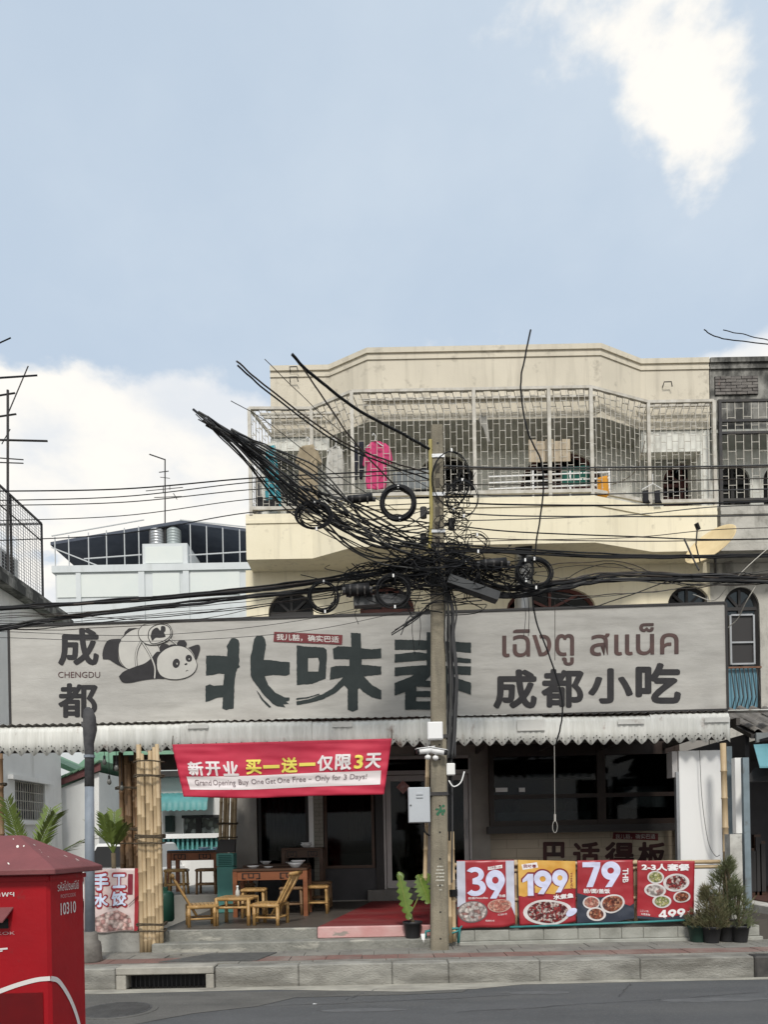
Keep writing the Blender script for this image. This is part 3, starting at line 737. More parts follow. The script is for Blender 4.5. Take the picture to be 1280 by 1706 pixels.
brush([[(275,218),(330,225),(405,228),(420,240),(422,262),(415,380),(400,385),(350,405),(275,410)],
       [(537,157),(585,160),(588,232),(640,238),(685,233),(685,280),(590,285),(590,312),(685,320),(685,360),(600,368),(640,410),(685,435),(685,480),(640,470),(600,445),(580,425),(572,430),(572,530),(545,540),(522,530),(522,430),(505,412),(460,450),(400,480),(330,498),(275,508),(273,490),(330,480),(400,455),(450,425),(490,385),(500,372),(435,385),(440,325),(465,318),(530,318),(530,285),(455,285),(450,235),(475,222),(540,225)],
       [(273,475),(330,468),(385,452),(385,457),(330,474),(273,482)]], c2, INK, holes={0: [(330,280),(378,278),(385,300),(380,345),(330,345)]})
brush([[(750,190),(915,195),(1120,205),(1120,255),(960,240),(750,240)], [(750,262),(850,250),(1120,285),(1120,305),(900,290),(750,302)],
       [(750,325),(880,315),(1120,320),(1120,362),(940,355),(800,362),(750,368)], [(905,155),(985,155),(985,335),(905,335)],
       [(880,330),(950,335),(900,390),(830,435),(750,462),(750,400),(830,370)], [(960,330),(1010,360),(1060,380),(1120,400),(1120,458),(1040,430),(960,390)],
       [(802,405),(855,395),(855,530),(800,530)], [(960,395),(1025,395),(1020,528),(958,530)], [(840,388),(975,392),(975,422),(840,418)], [(840,440),(975,440),(975,470),(840,468)], [(840,490),(975,490),(975,531),(840,529)]], c2, INK)
def sign_text(s, rect, m, bold=.0, off=.004, name='lettering', skew=0, spacing=1, thin=False):
    x0, y0, x1, y1 = rect
    place(glyph_mesh(s, bold, spacing=spacing, thin=thin), lambda x, y: sign_pt(x, y + skew*(x-x0), off), name, m, sign, box=(x0, y1, x1, y0))
SK = -.024
sign_text('成', (97,1046,165,1109), INKB, .032, name='character'); sign_text('都', (97,1138,163,1196), INKB, .03, name='character')
sign_text('CHENGDU', (97,1119,167,1129), INKR, .0)
THI = mat('thai_ink', (.115,.062,.055), (.075,.045,.042), 3, .6)
sign_text('เฉิงตู', (837,1049,957,1111), THI, .011, skew=-.02, thin=True); sign_text('สแน็ค', (983,1040,1131,1093), THI, .011, skew=-.02, thin=True)
for ch, r in (('成', (822,1115,895,1181)), ('都', (902,1114,973,1179)), ('小', (980,1113,1055,1172)), ('吃', (1059,1104,1135,1172))):
    sign_text(ch, r, INKB, .036, name='character')
link_mesh('red_tag', lay(poly_mesh([(457,1052.5),(571,1058),(570,1074),(456,1069)]), lambda x, y: sign_pt(x, y, .008)), TAGR, sign)
place(glyph_mesh('我儿豁，确实巴适', .012), lambda x, y: sign_pt(x, y + .045*(x-460), .010), 'tag_lettering', INKW, sign, box=(461,1066.5,565,1055.5))
# the panda drawing
c3_ = crop(160, 1020, 6.4)
pd = lambda pts, k, m, name: link_mesh(name, lay(poly_mesh([c3_(p) for p in pts]), lambda x, y: sign_pt(x, y, .004 + .0012*k)), m, sign)
PW = mat('panda_pale', (.56,.545,.50), (.50,.485,.45), 4, .7)
def pline(pts, wd, k, closed=False, m=INKB):
    P = [Vector((*p, 0)) for p in pts]
    if closed: P2 = catmull(P + [P[0]], 5)[:-1]
    else: P2 = catmull(P, 5)
    me = stroke_mesh([c3_(p) for p in P2], wd, closed)
    return link_mesh('panda_outline', lay(me, lambda x, y: sign_pt(x, y, .004 + .0012*k)), m, sign)
sm = lambda pts: [(p.x, p.y) for p in catmull([Vector((*p,0)) for p in pts] + [Vector((*pts[0],0))], 4)[:-1]]
body = [(250,300),(330,225),(400,185),(470,180),(560,260),(640,330),(690,420),(640,440),(590,500),(500,560),(420,585),(340,605),(265,530),(240,420)]
pd(sm(body), 0, PW, 'panda_body'); pline(body, .9, 1, True)
pd(sm([(75,500),(70,440),(90,360),(130,300),(200,285),(270,290),(245,350),(238,440),(250,520),(290,575),(340,605),(250,570),(180,530),(140,505)]), 2, INKB, 'panda_leg')
pd([(290,270),(310,210),(350,172),(420,168),(465,175),(390,185),(330,225)], 2, INKB, 'panda_leg')
pd(sm([(245,685),(300,630),(420,580),(520,545),(590,490),(640,430),(670,420),(720,440),(720,560),(720,640),(730,706),(640,708),(500,725),(380,750),(300,752),(265,725)]), 3, INKB, 'panda_arm')
pd(sm([(980,380),(1085,345),(1112,380),(1095,450),(1068,505),(1045,450),(1010,395)]), 3, INKB, 'panda_arm')
pd(ell(735,390,58,55), 4, INKB, 'panda_ear'); pd(ell(918,338,52,42), 4, INKB, 'panda_ear'); pd([(770,360),(800,345),(880,338),(880,365),(780,380)], 4.5, INKB, 'panda_ear')
head = [(650,560),(660,480),(720,410),(800,368),(880,357),(960,378),(1020,430),(1065,510),(1080,570),(1050,640),(980,690),(880,715),(780,712),(700,680),(660,620)]
pd(sm(head), 5.5, PW, 'panda_head'); pline(head, .9, 6.5, True)
pd(ell(858,545,38,50,rot=.2), 7, INKB, 'panda_eye'); pd(ell(993,492,34,38,rot=-.3), 7, INKB, 'panda_eye'); pd(ell(868,550,7,10,10), 8, PW, 'eye_glint'); pd(ell(996,500,6,8,10), 8, PW, 'eye_glint')
pd(ell(962,554,17,10,12,-.4), 7, INKB, 'panda_nose'); pline([(960,632),(972,620),(986,624)], 1.0, 7)
for wd, k, m in ((3.6, 6.6, INKB), (2.2, 7.6, PW)):
    pline([(490,300),(445,390),(428,480),(435,575)], wd, k, m=m); pline([(500,322),(560,420),(605,510),(632,600),(628,706)], wd, k+.2, m=m); pline([(790,285),(830,315),(865,345)], wd*.8, k, m=m)
bask = [(465,180),(520,133),(640,121),(760,128),(808,180),(813,240),(770,300),(680,340),(600,350),(530,335),(470,280),(455,220)]
pd(sm(bask), 8.6, PW, 'panda_basket'); pline(bask, 1.1, 9.4, True)
pline([(560,270),(570,200),(620,150),(700,130),(770,150),(800,200),(790,260),(720,310),(640,335),(590,330)], 1.4, 10, True)
pd(sm([(585,260),(605,195),(655,165),(690,198),(700,152),(740,155),(745,200),(730,220),(745,262),(690,275),(640,275),(605,305)]), 10, INKB, 'basket_inside')

# ================================================================ corrugated awning
AY, AZ0, AZ1 = 9.95, 2.755, 3.125
aw = empty('awning', (0, 10.5, 2.7), 'white corrugated metal awning with scalloped rusty valance under the signboard', 'awning')
ZINC = mat('painted_zinc', (.74,.735,.69), (.58,.575,.53), 5, .6, .2, 30, stretch=(2.5,2.5,.25), c3=(.20,.10,.07), s3=3.2, st3=(1.5,1.5,.9), lo3=.61, hi3=.72, f3=.75)
ROOFU = mat('awning_roof', (.26,.25,.235), (.17,.15,.135), 4, .7, .2)
def valance(x0, x1, tilt, zt, zb):
    mb = MB(); st = .0125; n = int((x1-x0)/st); vs = []; per = .168
    lean = random.uniform(.0,.02)
    for i in range(n+1):
        x = x0 + i*st
        y = AY + .006*math.sin(2*math.pi*x/.078) + .004*noise.noise((x*3, 1, 0))
        sag = .012*noise.noise((x*.8, 5.0, 0))
        s = abs(((x/per) % 1) - .5)*2; sc_ = .085*(1-s**1.3) - .03
        for (t, dy) in ((0, .05+lean), (.10, .012+lean*.6), (.25, lean*.3), (.6, 0), (1, -.004)):
            z = zt + (zb - zt)*t + sag + tilt*(x-x0)
            if t == 1: z -= sc_
            vs.append((x, y + dy, z))
    fs = [(i*5+k, (i+1)*5+k, (i+1)*5+k+1, i*5+k+1) for i in range(n) for k in range(4)]
    mb.add(vs, fs)
    me = mb.mesh('val'); o = link_mesh('valance_sheet', me, ZINC, aw, True)
    md = o.modifiers.new('thickness', 'SOLIDIFY'); md.thickness = .003
    return o
vx = [GX(-30,1220,AY), GX(138,1220,AY), GX(300,1220,AY), GX(520,1220,AY), GX(700,1220,AY), GX(755,1220,AY), GX(905,1220,AY), GX(1085,1220,AY), GX(1217,1220,AY)]
for a, b in zip(vx[:-1], vx[1:]): valance(a, b + .01, random.uniform(-.004,.004), AZ1 + random.uniform(-.012,.012), AZ0+.03 + random.uniform(-.008,.008))
# rows of punched holes
hol = MB(); x = vx[0]
while x < vx[-1]-.05:
    for (dx, dz) in ((0,-.012), (-.045,.03), (.045,.03), (.084,.055)):
        hol.cyl((x+dx, AY-.022, AZ0+.035+dz), (x+dx, AY-.016, AZ0+.035+dz), .0075, 6)
    x += .168
ho = hol.build('punched_holes', BLACK, aw); ho['kind'] = 'stuff'
ZP = mat('zinc_patch', (.68,.67,.63), (.6,.59,.55), 4, .6, c3=(.2,.11,.08), s3=4, lo3=.6, hi3=.7, f3=.5)
for (px, py, w_, h_) in ((885,1208,46,18), (1052,1202,44,8), (1195,1199,42,8), (330,1210,34,7), (570,1207,34,8)):
    p = Wp(px, py, AY-.02); s = AY/F
    MB().box(p.x-w_*s/2, p.x+w_*s/2, AY-.030, AY-.022, p.z-h_*s/2, p.z+h_*s/2).build('patch', ZP, aw)
# roof sheets: wavy sheets sloping up towards the shop
def sheet(x0, x1, y0, y1, z0, z1, m, name='roof_sheet', parent=None, per=.11, amp=.012):
    vs = []; n = int((x1-x0)/(per/4))
    for i in range(n+1):
        x = x0 + (x1-x0)*i/n; d = amp*math.sin(2*math.pi*x/per)
        vs += [(x, y0, z0+d), (x, y1, z1+d)]
    me = MB().add(vs, [(2*i, 2*i+2, 2*i+3, 2*i+1) for i in range(n)]).mesh()
    return link_mesh(name, me, m, parent, True)
sheet(vx[0], XL-.1, AY+.02, 11.2, AZ1+.02, AZ1-.16, ROOFU, parent=aw)
sheet(XL-.09, vx[-1], AY+.02, 12.98, AZ1+.02, AZ1+.2, ROOFU, parent=aw)
SHB = mat('beam_steel', (.05,.047,.045), (.08,.07,.06), 5, .7)
MB().box(vx[0], vx[-1], AY+.16, AY+.22, AZ0+.03, AZ0+.15).build('beam', SHB, aw)
MB().box(-3.0-.9, -3.0, AY+.9, AY+1.0, AZ0-.16, AZ0+.06).build('beam', SHB, aw)
for k in range(10):
    x = -4.7 + k*1.05; MB().box(x, x+.05, AY+.1, 12.96 if x > XL else 11.2, AZ1-.16, AZ1-.06).build('rafter', SHB, aw)
# front scraps on the eaves strip, between valance and sign
for k in range(5):
    x = -3.3 + k*1.9; MB().box(x, x+1.2, AY+.14, AY+.36, AZ1+.042, AZ1+.052).build('flashing', ZINC, aw)

# ================================================================ red banner
def banner_fn(corners, Yc, amp, seed, fold=1.0):
    """maps u,v in 0..1 (v down) onto hanging cloth given by four photo corners"""
    tl, tr, br, bl = [Wp(*c, Yc) for c in corners]
    def fn(u, v, off=0):
        p = tl.lerp(tr, u).lerp(bl.lerp(br, u), v)
        y = amp*noise.noise((u*4.0*fold + v*1.2, v*3.0, seed)) + amp*.5*noise.noise((u*2+v*6, v*9 - u*5, seed+3)) + amp*.25*noise.noise((u*14, v*12, seed+9))
        edge = math.sin(math.pi*u)
        return Vector((p.x, p.y + y*2 - off, p.z - .02*edge*v + .008*math.sin(u*9+seed)*v))
    return fn
def cloth(fn, m, name, parent, nu=60, nv=18, thick=.004):
    vs = [fn(i/nu, j/nv) for j in range(nv+1) for i in range(nu+1)]
    fs = [(j*(nu+1)+i, (j+1)*(nu+1)+i, (j+1)*(nu+1)+i+1, j*(nu+1)+i+1) for j in range(nv) for i in range(nu)]
    me = MB().add(vs, fs).mesh(); o = link_mesh(name, me, m, parent, True)
    md = o.modifiers.new('thickness', 'SOLIDIFY'); md.thickness = thick; md.offset = -1 if False else 0
    return o
def cloth_shape(pts, fn, off, m, name, parent, n=1):
    """printed area on cloth, subdivided so that it follows the folds"""
    bm = bmesh.new(); bm.faces.new([bm.verts.new((x, y, 0)) for x, y in pts]); bmesh.ops.triangulate(bm, faces=bm.faces)
    for _ in range(4):
        le = [e for e in bm.edges if e.calc_length() > .05]
        if not le: break
        bmesh.ops.subdivide_edges(bm, edges=le, cuts=1); bmesh.ops.triangulate(bm, faces=bm.faces)
    me = bpy.data.meshes.new('c'); bm.to_mesh(me); bm.free()
    for v in me.vertices: v.co = fn(v.co.x, v.co.y, off)
    return link_mesh(name, me, m, parent, True)
def cloth_text(s, box, fn, off, m, name, parent, bold=.02, cuts=2, spacing=1, rot90=False):
    x0, y0, x1, y1 = box
    me = digit_mesh(s) if name in ('number', 'number_edge') and len(s) == 1 else glyph_mesh(s, bold, spacing=spacing)
    if rot90:
        for v in me.vertices: v.co = Vector((v.co.y, -v.co.x, 0))
    return place(me, lambda x, y: fn(x, y, off), name, m, parent, box=(x0, y1, x1, y0), cuts=cuts)
BRED = mat('banner_red', (.55,.030,.070), (.49,.026,.06), 3, .65); BYEL = mat('banner_yellow', (.80,.68,.12), None, rough=.65); BWHI = mat('banner_white', (.74,.68,.68), None, rough=.65); BGR = mat('banner_grey', (.22,.17,.18), None, rough=.65)
bfn = banner_fn([(287,1240),(653,1230),(640,1322),(306,1328)], 9.86, .014, 2.0)
ban = empty('banner', Wp(470, 1326, 9.86), 'red cloth banner with white and yellow grand opening lettering hung below the awning', 'banner')
cloth(bfn, BRED, 'cloth', ban, 90, 26)
bx = lambda px: (px-287)/366.0
cloth_shape([(.035,.615),(.97,.57),(.975,.82),(.04,.86)], bfn, .006, BWHI, 'text_panel', ban)
for ch, a, b, t, bt, m in (('新',.052,.125,.33,.60,BWHI), ('开',.135,.205,.33,.60,BWHI), ('业',.215,.290,.33,.60,BWHI), ('买',.325,.40,.31,.58,BYEL), ('一',.408,.485,.42,.48,BYEL), ('送',.493,.57,.29,.57,BYEL), ('一',.578,.655,.40,.46,BYEL), ('仅',.663,.74,.27,.56,BWHI), ('限',.748,.825,.26,.55,BWHI), ('3',.838,.880,.28,.53,BYEL), ('天',.890,.965,.25,.53,BWHI)):
    cloth_text(ch, (a, t, b, bt), bfn, .012, m, 'character', ban, .035 if ch != '一' else .02)
for s, a, b, t, bt in (('Grand',.07,.15,.672,.775), ('Opening',.158,.268,.668,.80), ('Buy',.283,.332,.662,.79), ('One',.345,.405,.66,.75), ('Get',.413,.463,.655,.75), ('One',.471,.531,.65,.745), ('Free',.545,.61,.645,.74), ('–',.622,.637,.69,.70), ('Only',.655,.725,.635,.765), ('for',.738,.778,.63,.725), ('3',.792,.808,.625,.72), ('Days!',.823,.905,.62,.745)):
    cloth_text(s, (a, t, b, bt), bfn, .013, BGR, 'lettering', ban, .006)
for c in ((287,1240),(653,1230)):
    p = Wp(*c, 9.86); MB().tube([p, p+Vector((0,.04,.12))], .006, 5).build('tie', ROPE, ban)

# ================================================================ menu posters
PRED = mat('poster_red', (.37,.026,.036), (.30,.024,.032), 3, .35, spec=.5); PNAVY = mat('poster_navy', (.035,.042,.06), None, rough=.35); PYEL = mat('poster_yellow', (.58,.27,.04), (.68,.44,.12), 2.5, .35)
PLIL = mat('poster_lilac', (.60,.62,.80), None, rough=.35); PGREY = mat('poster_grey', (.55,.57,.66), (.48,.50,.58), 4, .4); PDKR = mat('poster_dark_red', (.20,.02,.035), None, rough=.4); PWH = mat('poster_white', (.78,.76,.76), None, rough=.4)
BOWL = mat('bowl_print', (.66,.63,.62), (.56,.53,.52), 5, .4); BOWLD = mat('bowl_dark_print', (.16,.13,.13), None, rough=.4)
def food(name, cols, scale=40):
    if name in MATS: return MATS[name]
    m = bpy.data.materials.new(name); m.use_nodes = True; t = m.node_tree; b = t.nodes['Principled BSDF']; b.inputs['Roughness'].default_value = .4
    g = nd(t, 'ShaderNodeTexCoord'); ns = nd(t, 'ShaderNodeTexNoise'); ns.inputs['Scale'].default_value = scale*.8; t.links.new(g.outputs['Object'], ns.inputs['Vector'])
    mx = nd(t, 'ShaderNodeMix', data_type='RGBA'); mx.inputs[0].default_value = .06; t.links.new(g.outputs['Object'], mx.inputs[6]); t.links.new(ns.outputs['Color'], mx.inputs[7])
    v = nd(t, 'ShaderNodeTexVoronoi'); v.inputs['Scale'].default_value = scale; t.links.new(mx.outputs[2], v.inputs['Vector'])
    sp_ = nd(t, 'ShaderNodeSeparateColor'); t.links.new(v.outputs['Color'], sp_.inputs[0])
    cr = nd(t, 'ShaderNodeValToRGB'); cr.color_ramp.interpolation = 'CONSTANT'; e = cr.color_ramp.elements
    e[0].position = 0; e[0].color = (*cols[0],1); e[1].position = 1/len(cols); e[1].color = (*cols[1],1)
    for i in range(2, len(cols)):
        x = e.new(i/len(cols)); x.color = (*cols[i],1)
    t.links.new(sp_.outputs[0], cr.inputs[0])
    dk = nd(t, 'ShaderNodeMapRange'); t.links.new(v.outputs['Distance'], dk.inputs[0]); dk.inputs[1].default_value = .2; dk.inputs[2].default_value = .75; dk.inputs[3].default_value = 1; dk.inputs[4].default_value = .35
    mu = nd(t, 'ShaderNodeMix', data_type='RGBA', blend_type='MULTIPLY'); mu.inputs[0].default_value = 1; t.links.new(cr.outputs[0], mu.inputs[6])
    cc = nd(t, 'ShaderNodeCombineColor')
    for i in range(3): t.links.new(dk.outputs[0], cc.inputs[i])
    t.links.new(cc.outputs[0], mu.inputs[7]); t.links.new(mu.outputs[2], b.inputs['Base Color']); MATS[name] = m; return m
FDUMP = food('dumpling_print', [(.62,.56,.52), (.50,.44,.42), (.40,.22,.20), (.68,.62,.58)], 26)
FRED = food('red_stew_print', [(.20,.02,.02), (.55,.42,.38), (.09,.012,.015), (.32,.03,.03), (.60,.50,.46)], 42)
FPINK = food('pink_noodle_print', [(.55,.22,.17), (.48,.16,.12), (.62,.34,.26)], 40)
FGRN = food('greens_print', [(.42,.40,.14), (.60,.56,.34), (.20,.26,.07)], 46)
FBRN = food('brown_meat_print', [(.22,.06,.03), (.36,.10,.05), (.50,.24,.14), (.12,.03,.02)], 40)
PY = 9.12
def poster(corners, seed, label, base, name='menu_poster', Yc=PY, amp=.006):
    fn = banner_fn(corners, Yc, amp, seed)
    bot = Wp((corners[2][0]+corners[3][0])/2, corners[2][1], Yc)
    t = empty(name, bot, label, 'poster', None); cloth(fn, base, 'sheet', t, 24, 24, .002); return t, fn
def bowl(fn, t, cx, cy, rx, ry, fm, k=0, rim=1.18, rm=None, rot=0):
    cloth_shape(ell(cx, cy, rx*rim, ry*rim, 30, rot), fn, .006+k*.0015, rm or BOWL, 'bowl_picture', t)
    cloth_shape(ell(cx, cy-ry*.02, rx, ry, 30, rot), fn, .0085+k*.0015, fm, 'food_picture', t)
# 39
t, fn = poster([(761,1433),(857,1432),(859,1540),(763,1545)], 4, 'red menu poster with big number 39 and white side strips on the bamboo rail', PRED)
cloth_shape([(0,.01),(.145,.01),(.145,.63),(0,.69)], fn, .005, PGREY, 'side_strip', t); cloth_shape([(.85,.01),(.995,.01),(.995,.86),(.90,.62),(.85,.60)], fn, .005, PGREY, 'side_strip', t)
cloth_text('3', (.17,.10,.50,.53), fn, .006, PLIL, 'number', t, .075); cloth_text('9', (.50,.145,.83,.57), fn, .0075, PLIL, 'number', t, .075)
cloth_shape([(.54,.10),(.79,.07),(.79,.12),(.54,.15)], fn, .006, PWH, 'name_tag', t); cloth_text('北味春小吃', (.56,.085,.77,.13), fn, .0075, PDKR, 'lettering', t, .0)
cloth_text('粉面/Noodles', (.19,.54,.53,.575), fn, .006, PWH, 'lettering', t, .01); cloth_text('THB', (.715,.515,.835,.555), fn, .006, PWH, 'lettering', t, .03)
bowl(fn, t, .26, .76, .24, .145, FDUMP, 0, 1.1, BOWLD); bowl(fn, t, .73, .68, .18, .085, FPINK, 1, 1.15, mat('pink_bowl', (.50,.32,.27), None, rough=.4))
cloth_text('红油抄手', (.70,.795,.86,.825), fn, .007, PWH, 'lettering', t, .0); cloth_text('老麻抄手', (.48,.885,.64,.915), fn, .007, PWH, 'lettering', t, .0)
# 199
t, fn = poster([(863,1432),(959,1434),(960,1536),(866,1541)], 5, 'yellow topped menu poster with big number 199 over a large red fish bowl', PRED)
cloth_shape([(.0,.0),(1,.0),(1,.45),(.8,.44),(.7,.52),(.3,.50),(.1,.56),(.0,.54)], fn, .005, PYEL, 'yellow_ground', t)
cloth_shape([(.06,.07),(.33,.03),(.35,.11),(.08,.15)], fn, .006, PWH, 'name_tag', t); cloth_text('我味春', (.09,.065,.32,.12), fn, .0075, PDKR, 'lettering', t, .02)
for s, a, b, tt, bb in (('1',.07,.26,.21,.545), ('9',.27,.58,.155,.52), ('9',.59,.86,.14,.49)):
    cloth_text(s, (a-.025, tt-.025, b+.025, bb+.025), fn, .0065, PDKR, 'number_edge', t, .10); cloth_text(s, (a, tt, b, bb), fn, .009, PLIL, 'number', t, .075)
cloth_text('THB/份', (.905,.18,.95,.46), fn, .007, PDKR, 'lettering', t, .02, rot90=True)
bowl(fn, t, .50, .80, .36, .165, FRED, 0, 1.2)
cloth_text('水煮鱼', (.60,.52,.96,.60), fn, .0115, PWH, 'lettering', t, .045); cloth_shape(ell(.92,.83,.10,.06,16,-.3), fn, .0115, PLIL, 'spoon_picture', t)
# 79
t, fn = poster([(962,1433),(1055,1432),(1057,1530),(962,1537)], 6, 'red and navy menu poster with big number 79 and three bowls', PRED)
cloth_shape([(.0,.52),(.3,.60),(.7,.56),(.80,.72),(.93,.78),(1.0,.74),(1,1),(0,1)], fn, .005, PNAVY, 'navy_ground', t)
cloth_text('7', (.09,.03,.41,.43), fn, .006, PLIL, 'number', t, .075); cloth_text('9', (.43,.02,.77,.43), fn, .006, PLIL, 'number', t, .075)
cloth_text('THB', (.805,.14,.91,.38), fn, .006, PWH, 'lettering', t, .03, rot90=True); cloth_text('粉/面/盖饭', (.11,.455,.58,.53), fn, .0075, PWH, 'lettering', t, .03)
bowl(fn, t, .25, .68, .125, .085, FPINK, 1, 1.22); bowl(fn, t, .62, .70, .18, .125, FBRN, 2, 1.2); bowl(fn, t, .33, .86, .13, .085, FBRN, 3, 1.3)
# 499
t, fn = poster([(1062,1433),(1158,1434),(1156,1529),(1062,1530)], 7, 'red set meal poster with five plates and price 499 beside the potted shrubs', PRED)
cloth_text('2-3人套餐', (.07,.05,.91,.17), fn, .006, PWH, 'lettering', t, .045); [cloth_text(s_, (a_, .82, a_+.145, .97), fn, .006, PWH, 'number', t) for s_, a_ in (('4',.38),('9',.54),('9',.70))]
for a in ((.32,.28,.115,.085,FGRN), (.68,.37,.18,.12,FRED), (.31,.50,.15,.09,FDUMP), (.43,.68,.13,.085,FGRN), (.78,.62,.12,.08,FBRN)): bowl(fn, t, *a, 1, 1.28)
cloth_shape([(.0,.96),(1,.93),(1,1),(0,1)], fn, .006, PNAVY, 'navy_ground', t); cloth_text('THB', (.885,.86,.925,.97), fn, .006, PWH, 'lettering', t, .01, rot90=True)
cloth_text('二三人份', (.05,.85,.2,.885), fn, .006, PWH, 'lettering', t, .0); cloth_text('实惠套餐', (.07,.905,.23,.94), fn, .006, PWH, 'lettering', t, .0)
# dumpling poster on the left
PPALE = mat('poster_pale', (.62,.48,.46), (.66,.56,.54), 3, .4); PBLUE = mat('poster_lightblue', (.60,.68,.84), None, rough=.4)
t, fn = poster([(140,1447),(232,1446),(230,1549),(140,1551)], 8, 'pale dumpling poster with blue and red characters on the low wall', PPALE, Yc=9.10)
cloth_shape([(.92,.0),(1,.0),(1,1),(.93,1)], fn, .005, PRED, 'red_edge', t)
for ch, bx_ in (('手',(.17,.07,.45,.34)), ('工',(.52,.09,.76,.31)), ('水',(.17,.38,.44,.60)), ('饺',(.50,.36,.78,.60))):
    cloth_text(ch, (bx_[0]-.03, bx_[1]-.03, bx_[2]+.03, bx_[3]+.03), fn, .006, PRED, 'character_edge', t, .09); cloth_text(ch, bx_, fn, .0085, PBLUE, 'character', t, .04)
cloth_shape([(.80,.09),(.89,.09),(.89,.42),(.80,.42)], fn, .006, PDKR, 'name_tag', t)
cloth_shape([(.18,.78),(.4,.68),(.62,.66),(.84,.76),(.92,.98),(.10,.98)], fn, .006, food('dumpling_pile', [(.60,.36,.32), (.68,.48,.44), (.48,.26,.24), (.70,.55,.50)], 22), 'food_picture', t)
for s in (-1, 1): pass
MB().bar(Wp(178,1511,9.08), Wp(205,1506,9.08), .006).build('chopstick_picture', BLACK, t); MB().bar(Wp(214,1507,9.08), Wp(231,1492,9.08), .006).build('chopstick_picture', BLACK, t)
# lettering on the tiles of the hatch
kt = empty('wall_lettering', Wp(1010,1440,ty), 'dark red slogan characters fixed on the cream tiles inside the hatch', 'lettering')
for ch, a, b in (('巴',905,945), ('适',955,1000), ('得',1008,1057), ('板',1063,1110)):
    place(glyph_mesh(ch, .035, .02), lambda x, y: Wp(x, y, ty-.012), 'character', INKR, kt, box=(a,1447,b,1402))
link_mesh('red_tag', lay(poly_mesh([(1022,1386),(1097,1388),(1097,1400),(1021,1397)]), lambda x, y: Wp(x, y, ty-.011)), TAGR, kt)
place(glyph_mesh('我儿豁，确实巴适', .0), lambda x, y: Wp(x, y, ty-.013), 'lettering', INKW, kt, box=(1026,1397,1092,1389))
# ================================================================ red post box
PB = mat('post_box_red', (.35,.003,.009), (.28,.004,.009), 2.5, .48, .22, 5, c4=(.20,.03,.03), s4=14, lo4=.66, hi4=.75, f4=.6, c3=(.17,.008,.014), s3=3.0, lo3=.55, hi3=.75, f3=.5, spec=.3)
PBR = mat('post_box_roof', (.20,.060,.062), (.155,.048,.05), 6, .6, .15, 40)
PBW = mat('post_box_white', (.66,.62,.60), None, rough=.5)
# box corners from its vertical edges: front right, back right
A = Vector((GX(82,1520,3.02), 3.02, 0)); B_ = Vector((GX(141,1500,3.30), 3.30, 0))
ur = (B_ - A).normalized(); uf = Vector((-ur.y, ur.x, 0))          # uf: along the front face towards the left
uf = Vector((-math.cos(R(3)), -math.sin(R(3)), 0))
SD = (B_-A).length; FW = .62
pb = empty('post_box', A + uf*FW/2 + ur*SD/2 - Vector((0,0,A.z)), 'red street post box with faded pitched roof splashed with white droppings', 'post box')
nf0 = Vector((uf.y, -uf.x, 0)); nf0 = nf0 if nf0.y < 0 else -nf0
def pbpt(s, t, z): return A + uf*s + ur*t + Vector((0,0,z))
EZ = 1.447
b0 = MB()
b0.add([pbpt(0,0,.12), pbpt(FW,0,.12), pbpt(FW,SD,.12), pbpt(0,SD,.12), pbpt(0,0,EZ), pbpt(FW,0,EZ), pbpt(FW,SD,EZ), pbpt(0,SD,EZ)], [(0,1,2,3),(7,6,5,4),(4,5,1,0),(5,6,2,1),(6,7,3,2),(7,4,0,3)])
b0.build('body', PB, pb, bevel=.012)
for zz_ in (EZ-.035, .60):
    for (a_, b_2) in ((pbpt(-.004,-.004,zz_), pbpt(FW,-.004,zz_)), (pbpt(-.004,-.004,zz_), pbpt(-.004,SD,zz_))): MB().bar(a_, b_2, .010, .018).build('trim_strip', PB, pb)
ov = .055
rb = MB(); e0, e1 = EZ-.018, EZ+.004
def rp4(o, z): return [pbpt(-o,-o,z), pbpt(FW+o,-o,z), pbpt(FW+o,SD+o,z), pbpt(-o,SD+o,z)]
pk = EZ + .142
apex = [pbpt(FW*.30, SD*.42, pk), pbpt(FW*.70, SD*.42, pk), pbpt(FW*.70, SD*.58, pk), pbpt(FW*.30, SD*.58, pk)]
vs_ = rp4(ov, e0) + rp4(ov, e1) + apex
rb.add(vs_, [(0,1,2,3)] + [(i, i+4, (i+1)%4+4, (i+1)%4) for i in range(4)] + [(i+4, i+8, (i+1)%4+8, (i+1)%4+4) for i in range(4)] + [(11,10,9,8)])
rb.build('roof', PBR, pb, bevel=.003)
spl = MB()
for k in range(24):
    i = random.choice((0, 0, 3)); u, v = random.random(), random.uniform(.05,.9)
    P0, P1 = vs_[4+i].lerp(vs_[4+(i+1)%4], u), vs_[8+i].lerp(vs_[8+(i+1)%4], u); c = P0.lerp(P1, v)
    n = (vs_[4+(i+1)%4]-vs_[4+i]).cross(vs_[8+i]-vs_[4+i]).normalized(); n = n if n.z > 0 else -n
    d1 = (P1-P0).normalized(); d2 = n.cross(d1); r1 = random.uniform(.003,.011); r2 = r1*random.uniform(.3,.6); a = random.uniform(-.6,.6)
    e = [c + n*.0015 + d1*(r1*math.cos(t)*math.cos(a)-r2*math.sin(t)*math.sin(a)) + d2*(r1*math.cos(t)*math.sin(a)+r2*math.sin(t)*math.cos(a)) for t in [k_*math.pi/4 for k_ in range(8)]]
    spl.add(e, [tuple(range(8))])
so_ = spl.build('droppings', mat('droppings', (.72,.68,.62), None, rough=.9), pb); so_['kind'] = 'stuff'
